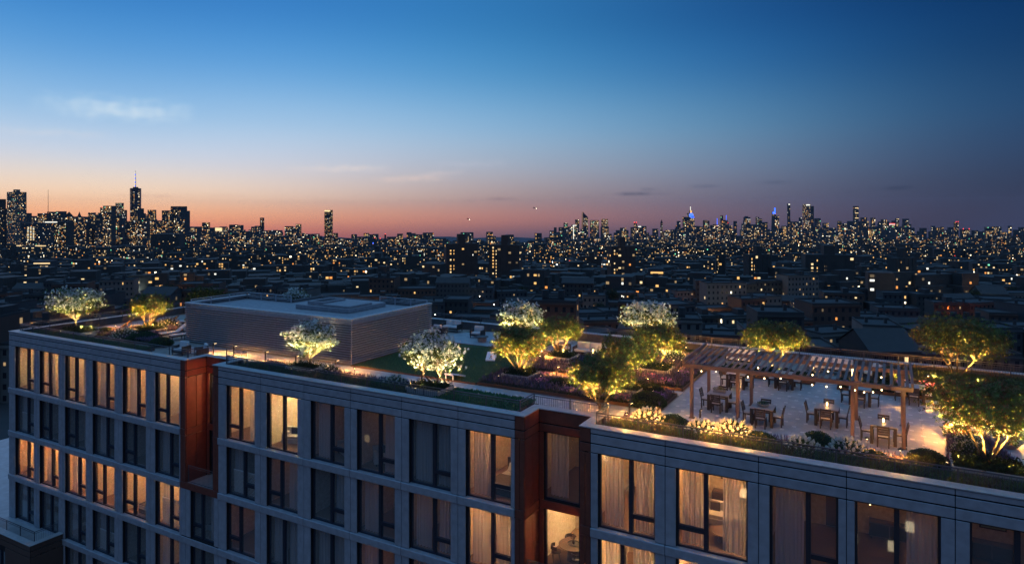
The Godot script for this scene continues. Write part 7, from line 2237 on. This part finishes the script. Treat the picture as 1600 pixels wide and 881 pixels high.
func city_house(right: float, d: float, w: float, dep: float, h: float, tn: float, street: int, r: RandomNumberGenerator) -> void:
	var mats := ["brick", "dark", "grey", "pale"]
	var mi := r.randi() % 4
	var t := thing("city_house", "", "building", ahead(right, d, ground_y(d)), deg_to_rad(YAW) + tn, "low houses of the dark city below")
	var b := MB.new()
	b.span(Vector3(-w * 0.5, -3, -dep * 0.5), Vector3(w * 0.5, h, dep * 0.5))
	# parapet and cornice
	b.span(Vector3(-w * 0.5 - 0.15, h - 0.9, dep * 0.5), Vector3(w * 0.5 + 0.15, h - 0.4, dep * 0.5 + 0.35))
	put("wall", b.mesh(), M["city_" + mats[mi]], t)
	var roof := MB.new()
	var kind: int = [0, 1, 2, 3, 4, 0, 1, 4, 2, 0, 1][r.randi() % 11]
	var rw: String = ["flat-roofed", "chimneyed", "stair-hut", "gabled", "tank-topped"][kind]
	if kind == 3:
		roof.q(Vector3(-w * 0.5 - 0.3, h, dep * 0.5 + 0.3), Vector3(w * 0.5 + 0.3, h, dep * 0.5 + 0.3), Vector3(w * 0.5 + 0.3, h + dep * 0.28, 0), Vector3(-w * 0.5 - 0.3, h + dep * 0.28, 0))
		roof.q(Vector3(w * 0.5 + 0.3, h, -dep * 0.5 - 0.3), Vector3(-w * 0.5 - 0.3, h, -dep * 0.5 - 0.3), Vector3(-w * 0.5 - 0.3, h + dep * 0.28, 0), Vector3(w * 0.5 + 0.3, h + dep * 0.28, 0))
		roof.tri(Vector3(w * 0.5, h, dep * 0.5), Vector3(w * 0.5, h, -dep * 0.5), Vector3(w * 0.5, h + dep * 0.27, 0))
		roof.tri(Vector3(-w * 0.5, h, -dep * 0.5), Vector3(-w * 0.5, h, dep * 0.5), Vector3(-w * 0.5, h + dep * 0.27, 0))
	else:
		roof.span(Vector3(-w * 0.5 + 0.3, h, -dep * 0.5 + 0.3), Vector3(w * 0.5 - 0.3, h + 0.06, dep * 0.5 - 0.3))
		for q in 4:
			var sgn := 1.0 if q % 2 == 0 else -1.0
			if q < 2: roof.span(Vector3(-w * 0.5, h, sgn * (dep * 0.5 - 0.15) - 0.15), Vector3(w * 0.5, h + 0.7, sgn * (dep * 0.5 - 0.15) + 0.15))
			else: roof.span(Vector3(sgn * (w * 0.5 - 0.15) - 0.15, h, -dep * 0.5 + 0.3), Vector3(sgn * (w * 0.5 - 0.15) + 0.15, h + 0.7, dep * 0.5 - 0.3))
		if kind == 1:
			for q in 2: roof.span(Vector3(-w * 0.3 + q * w * 0.5, h, -0.6), Vector3(-w * 0.3 + q * w * 0.5 + 0.9, h + 2.0, 0.3))
		if kind == 2: roof.span(Vector3(w * 0.05, h, -dep * 0.3), Vector3(w * 0.05 + 3.2, h + 2.7, dep * 0.1))
		if kind == 4:
			for q in 2: roof.tube(Vector3(-w * 0.2 + q * w * 0.35, h + 0.9, 0), Vector3(-w * 0.2 + q * w * 0.35, h + 3.4, 0), 1.2, 1.2, 10)
			roof.span(Vector3(-w * 0.2 - 1, h + 0.06, -0.8), Vector3(w * 0.15 + 1, h + 0.9, 0.8))
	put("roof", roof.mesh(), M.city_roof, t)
	# windows in floors; a few are lit
	var fl := maxi(2, int(h / 3.4))
	var nx := maxi(2, int(w / 2.6))
	var dark := MB.new()
	var lit := 0
	for j in fl:
		for i in nx:
			var p := Vector3(((i + 0.5) / nx - 0.5) * w, (j + 0.55) * (h - 0.6) / fl, dep * 0.5 + 0.06)
			if r.randf() < (0.05 if (i + j) % 3 else 0.15):
				lit += 1
				lit_quad(lit_kind(r, 0.85), p, Vector3(r.randf_range(0.3, 0.6), 0, 0), Vector3(0, r.randf_range(0.45, 0.85), 0))
			else: dark.box(p - Vector3(0, 0, 0.05), Vector3(1.05, 1.6, 0.10))
	var sx := -1.0 if tn > 0 else 1.0
	for j in fl:
		if r.randf() < 0.16:
			lit += 1
			lit_quad(lit_kind(r, 0.85), Vector3(sx * (w * 0.5 + 0.06), (j + 0.55) * (h - 0.6) / fl, r.randf_range(-0.3, 0.3) * dep), Vector3(0, 0, -sx * 0.6), Vector3(0, 0.85, 0))
	stuff(put("dark_windows", dark.mesh(), M.dark_window, t))
	flush_lit(t)
	t.set_meta("label", "%s %d-storey %s house, %s, row %d, %s" % [["brown brick", "dark", "grey", "pale"][mi], fl, rw, ("%d lit windows" % lit) if lit > 1 else ("one lit window" if lit == 1 else "unlit"), street, place_words(right, d)])

func build_city() -> void:
	for k in TOWERS.size(): tower(TOWERS[k], k)
	var r := RandomNumberGenerator.new()
	r.seed = 77
	# rows of low houses behind the roof garden
	var rows := [205, 240, 280, 325, 375, 430, 490]
	for s in rows.size():
		var d: float = rows[s]
		var half := d * 0.78
		var x := -half
		while x < half:
			var w := r.randf_range(9, 17) * (1.0 + s * 0.12)
			if r.randf() < 0.14:
				x += r.randf_range(6, 14)
				continue
			var h := r.randf_range(8, 15)
			if r.randf() < 0.2: h += r.randf_range(3, 9)
			if d < 260: h += 4.0
			city_house(x + w * 0.5, d + r.randf_range(-8, 8), w * 0.97, r.randf_range(11, 18), h, r.randf_range(-0.3, 0.3), s + 1, r)
			x += w
	# farther roofs that read as one mass, with their lights
	var far := MB.new()
	for k in 5200:
		var u := r.randf()
		var d := 540.0 + 5600.0 * pow(u, 2.2)
		var right := r.randf_range(-0.78, 0.78) * d
		var g := ground_y(d)
		var w := r.randf_range(8, 22) * (1 + d / 5000.0)
		var h := r.randf_range(6, 13)
		if r.randf() < 0.12: h += r.randf_range(5, 12)
		if d > 1500: h += r.randf_range(0, 22)
		if d > 3000: h += r.randf_range(0, 45) * (0.4 + 0.6 * absf(right) / d)
		var tn := deg_to_rad(YAW) + (0.25 if fposmod(right / 300.0 + d / 420.0, 2.0) < 1.0 else -0.35) + r.randf_range(-0.06, 0.06)
		var B := Basis(Vector3.UP, tn)
		var o := ahead(right, d, g)
		var dep := w * r.randf_range(0.5, 0.9)
		far.box(o + Vector3.UP * (h * 0.5 - 2), Vector3(w, h + 4, dep), B)
		if r.randf() < 0.25: far.box(o + Vector3.UP * (h + 1.0) + B.x * w * r.randf_range(-0.3, 0.3), Vector3(w * 0.2, 3.0, dep * 0.3), B)
		var cell := maxf(2.6, d * 0.0013)
		var fh := maxf(3.1, d * 0.0012)
		face_windows(r, o + B.z * dep * 0.5, B.x, B.z, w, 0.5, h, cell, fh, 0.14 + 0.16 * u, 0.8 - 0.35 * u, 0.2 + d * 0.00003)
	# strings of street lights along the avenues
	for av in 26:
		var d0 := r.randf_range(420, 2600)
		var right0 := r.randf_range(-0.7, 0.7) * d0
		var dir := Vector2(1, 0.25) if av % 2 else Vector2(-0.35, 1)
		for k in 26:
			if r.randf() < 0.35: continue
			var q := Vector2(right0, d0) + dir * (k * 28.0)
			var o := ahead(q.x, q.y, ground_y(q.y) + r.randf_range(6, 10))
			var B := Basis(Vector3.UP, deg_to_rad(YAW))
			var sz := q.y * r.randf_range(0.00022, 0.00045)
			lit_quad(["white", "bright", "amber", "bright", "white", "orange", "red", "warm"][r.randi() % 8], o, B.x * sz, Vector3.UP * sz)
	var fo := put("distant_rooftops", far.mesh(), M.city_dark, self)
	tag(fo, "dark mass of distant low buildings between the houses and the towers", "city blocks", "", "stuff")
	flush_lit(fo)
	# dense blocks round the feet of the three tower groups
	var mid := MB.new()
	for grp: Array in [[-760, 120, 3300, 60, 95], [-820, -500, 3000, 125, 80], [-660, -330, 4200, 110, 70], [-520, -130, 3600, 60, 45], [60, 860, 6400, 120, 190], [250, 620, 6600, 185, 110], [480, 900, 5200, 95, 90]]:
		for k in int(grp[4]):
			var px := r.randf_range(grp[0], grp[1])
			var d: float = grp[2] * r.randf_range(0.88, 1.1)
			var right := px / 1078.0 * d
			var g := ground_y(d)
			var w := r.randf_range(22, 60)
			var h: float = grp[3] * r.randf_range(0.4, 1.5)
			var B := Basis(Vector3.UP, deg_to_rad(YAW) + r.randf_range(-0.4, 0.4))
			var o := ahead(right, d, g)
			mid.box(o + Vector3.UP * (h * 0.5 - 3), Vector3(w, h + 6, w * 0.7), B)
			face_windows(r, o + B.z * w * 0.35, B.x, B.z, w, 4.0, h, d * 0.0016, d * 0.0014, r.randf_range(0.12, 0.5), r.randf_range(0.3, 0.8), 1.0)
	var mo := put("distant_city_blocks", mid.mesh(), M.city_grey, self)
	tag(mo, "dense lit blocks round the feet of the skyline towers", "city blocks", "", "stuff")
	flush_lit(mo)
	# three chimneys of a power station
	for k: Array in [[-299.0, 372.0, "shortest, left of the three"], [-287.0, 373.0, "middle of the three"], [-276.0, 366.0, "tallest, right of the three"]]:
		var d := 1500.0
		var top: float = 9.45 - (k[1] - 325.0) / 1078.0 * d
		var c := thing("chimney_stack", "thin industrial chimney with a red lamp, " + String(k[2]), "chimney", ahead(k[0], d, ground_y(d)), 0.0, "chimneys of the power station")
		var b := MB.new()
		b.tube(Vector3(0, -2, 0), Vector3(0, top - ground_y(d), 0), 2.6, 1.9, 12)
		put("shaft", b.mesh(), M.city_grey, c)
		b = MB.new()
		b.tube(Vector3(0, top - ground_y(d), 0), Vector3(0, top - ground_y(d) + 1.4, 0), 0.8, 0.6, 8)
		put("lamp", b.mesh(), M.window_red, c)
	var ph := thing("power_house", "pale windowless hall at the foot of the chimneys", "building", ahead(-292, 1490, ground_y(1490)), deg_to_rad(YAW))
	put("wall", bx(24, 22, 14), M.city_pale, ph, Vector3(0, 10, 0))
	# suspension bridge with lit cables
	var br := thing("suspension_bridge", "suspension bridge with strings of lights along its cables", "bridge", ahead(-1000, 3300, ground_y(3300)), deg_to_rad(YAW))
	var cab := MB.new()
	var gl := MB.new()
	for tx: float in [0.0, -260.0]:
		var tw := MB.new()
		tw.span(Vector3(tx - 5, -5, -3), Vector3(tx - 2.5, 82, 3))
		tw.span(Vector3(tx + 2.5, -5, -3), Vector3(tx + 5, 82, 3))
		tw.span(Vector3(tx - 2.5, 74, -2.5), Vector3(tx + 2.5, 80, 2.5))
		put("bridge_tower", tw.mesh(), M.city_dark, br)
	for sp: Array in [[-260.0, 0.0, 82.0, 82.0, 46.0], [0.0, 120.0, 82.0, 34.0, 6.0], [-390.0, -260.0, 34.0, 82.0, 6.0]]:
		var prev := Vector3.ZERO
		for k in 25:
			var u := k / 24.0
			var p := Vector3(lerpf(sp[0], sp[1], u), lerpf(sp[2], sp[3], u) - float(sp[4]) * 4 * u * (1 - u) * 0.9, 0)
			if k: cab.tube(prev, p, 0.6, 0.6, 4, false)
			prev = p
			gl.box(p + Vector3(0, 1.5, 0.8), Vector3(2.0, 2.0, 1.0))
	cab.span(Vector3(-390, 30, -4), Vector3(120, 33, 4))
	put("cables", cab.mesh(), M.city_dark, br)
	stuff(put("cable_lights", gl.mesh(), M.window_warm, br))
	# a far mast and two aircraft with their lamps on
	var ms := thing("radio_mast", "thin radio mast against the sunset left of the dark pyramid roof", "mast", ahead(-2020, 3000, ground_y(3000)))
	var mb := MB.new()
	mb.tube(Vector3(0, 0, 0), Vector3(0, 9.45 + 80 - ground_y(3000), 0), 2.2, 0.6, 6)
	put("mast", mb.mesh(), M.city_dark, ms)
	for k: Array in [[117.0, 3500.0, 9.45, "higher, over the centre"], [-221.0, 3500.0, -46.0, "lower, left of the centre"]]:
		var a := thing("aeroplane", "tiny aeroplane with a bright landing lamp, the " + String(k[3]), "aeroplane", ahead(k[0], k[1], k[2]), deg_to_rad(YAW) + 0.4, "aeroplanes low in the sky")
		var b := MB.new()
		b.tube(Vector3(0, 0, -18), Vector3(0, 0, 17), 2.0, 1.9, 10)
		b.tube(Vector3(0, 0, 17), Vector3(0, -0.3, 20), 1.9, 0.4, 10)
		put("fuselage", b.mesh(), M.city_grey, a)
		for s: float in [-1, 1]:
			b = MB.new()
			b.q(Vector3(s * 1.5, -0.6, 4), Vector3(s * 17, 0.8, -5), Vector3(s * 17, 0.8, -7), Vector3(s * 1.5, -0.6, -3))
			b.q(Vector3(s * 1.5, -0.9, -3), Vector3(s * 17, 0.6, -7), Vector3(s * 17, 0.6, -5), Vector3(s * 1.5, -0.9, 4))
			put("wing", b.mesh(), M.city_grey, a)
		b = MB.new()
		b.q(Vector3(0, 1.5, -13), Vector3(0, 1.5, -18), Vector3(0, 7, -19), Vector3(0, 7, -16))
		put("tail_fin", b.mesh(), M.city_grey, a)
		b = MB.new()
		b.lathe(Vector3(0, -1.5, 16), [Vector2(0.01, -1.6), Vector2(1.6, 0), Vector2(0.01, 1.6)], 10)
		put("landing_lamp", b.mesh(), M.street_glow, a)
	# street lamps
	var post: Dictionary = {}
	for k in STREET_LAMPS.size():
		var L: Array = STREET_LAMPS[k]
		var d: float = L[1]
		var sz: float = L[2]
		var t := thing("street_lamp", "glaring %s street lamp %s, %s" % [{"white": "white", "warm": "yellowish", "orange": "orange"}[L[3]], "far off" if d > 800 else ("some streets away" if d > 480 else "in the near streets"), place_words(L[0], d)], "street lamp", ahead(L[0], d, ground_y(d)), 0.0, "street lamps of the city below")
		var b := MB.new()
		b.tube(Vector3(0, -1, 0), Vector3(0, 8, 0), 0.11, 0.08, 6)
		put("post", b.mesh(), M.city_dark, t)
		b = MB.new()
		b.lathe(Vector3(0, 8 + sz, 0), [Vector2(0.01, -sz), Vector2(sz * 0.8, -sz * 0.55), Vector2(sz, 0), Vector2(sz * 0.7, sz * 0.6), Vector2(0.01, sz * 0.8)], 10)
		if d < 700.0: omni(t.position + Vector3(0, 7.6, 0), {"white": Color(0.9, 1.0, 0.95), "warm": Color(1.0, 0.78, 0.5), "orange": Color(1.0, 0.5, 0.2)}[L[3]], 90.0, 0.3)
		put("lamp_head", b.mesh(), {"white": M.street_white, "warm": M.street_glow, "orange": M.street_orange}[L[3]], t)
	var small: Node3D = null
	for k in 70:
		var d: float = [222.0, 262.0, 304.0, 350.0, 402.0, 460.0, 520.0][k % 7] + r.randf_range(-4, 4)
		var right := r.randf_range(-0.72, 0.72) * d
		var at := ahead(right, d, ground_y(d))
		var lab := "small warm street lamp between house rows %d and %d, %s" % [k % 7 + 1, k % 7 + 2, place_words(right, d)]
		if small == null:
			small = thing("street_lantern", lab, "street lamp", at, 0.0, "small street lamps between the houses")
			var b := MB.new()
			b.tube(Vector3(0, -1, 0), Vector3(0, 9.5, 0), 0.10, 0.07, 6)
			put("post", b.mesh(), M.city_dark, small)
			b = MB.new()
			b.lathe(Vector3(0, 9.75, 0), [Vector2(0.01, -0.26), Vector2(0.24, -0.12), Vector2(0.26, 0.05), Vector2(0.01, 0.25)], 10)
			put("lamp_head", b.mesh(), M.street_glow, small)
		else: dup(small, at, 0.0, lab)
		if k % 4 == 0: omni(at + Vector3(0, 9.3, 0), Color(1.0, 0.74, 0.42), 80.0, 0.25)
	# dark trees between the houses
	var tr: Node3D = null
	for k in 46:
		var d := r.randf_range(225, 620)
		var right := r.randf_range(-0.74, 0.74) * d
		var at := ahead(right, d, ground_y(d))
		var lab := "dark round street tree %s, %s" % ["in the near streets" if d < 420 else "some streets away", place_words(right, d)]
		if tr == null:
			tr = thing("street_tree", lab, "tree", at, 0.0, "dark trees between the houses")
			var b := MB.new()
			b.tube(Vector3.ZERO, Vector3(0, 5, 0), 0.35, 0.22, 7)
			for q in 7:
				var a := q * 0.9
				b.tube(Vector3(0, 4 + q * 0.25, 0), Vector3(cos(a) * 3.2, 7 + q * 0.6, sin(a) * 3.2), 0.14, 0.04, 5, false)
			put("trunk", b.mesh(), M.far_leaf, tr)
			var xf := []
			for q in 900:
				var dd := any_dir()
				xf.append(Transform3D(turned(any_dir(), rng.randf_range(0.5, 0.9), rng.randf() * TAU), Vector3(0, 8, 0) + dd * Vector3(4.2, 3.6, 4.2) * pow(rng.randf(), 0.4) * (0.85 + 0.2 * sin(dd.x * 6 + dd.z * 5))))
			scatter("crown", leaf_shape(), M.far_leaf, xf, PackedColorArray(), tr)
		else:
			var o := dup(tr, at, r.randf() * TAU, lab)
			o.scale = Vector3.ONE * r.randf_range(0.75, 1.3)
	# the other side of the street, behind the viewpoint: it shows only as reflections in the windows
	for k in 11:
		var x := -95.0 + k * 15.5 + r.randf_range(-2, 2)
		var z := 52.0 + r.randf_range(0, 30)
		var h := r.randf_range(24, 42)
		var w := r.randf_range(12, 15)
		var t := thing("street_house", "house with lit windows across the street, mirrored in the glass, number %d from the left" % (k + 1), "building", Vector3(x, -38, z), PI, "houses across the street")
		put("wall", bx(w, h, 12), M.city_brick, t, Vector3(0, h * 0.5, 0))
		for j in int((h - 1) / 3.1):
			for i in int(w / 2.2):
				if r.randf() < 0.28: lit_quad(["bright", "warm", "white", "bright"][r.randi() % 4], Vector3(-w * 0.5 + 1.1 + i * 2.2, 2.0 + j * 3.1, 6.08), Vector3(r.randf_range(0.3, 0.6), 0, 0), Vector3(0, 0.7, 0))
		flush_lit(t)
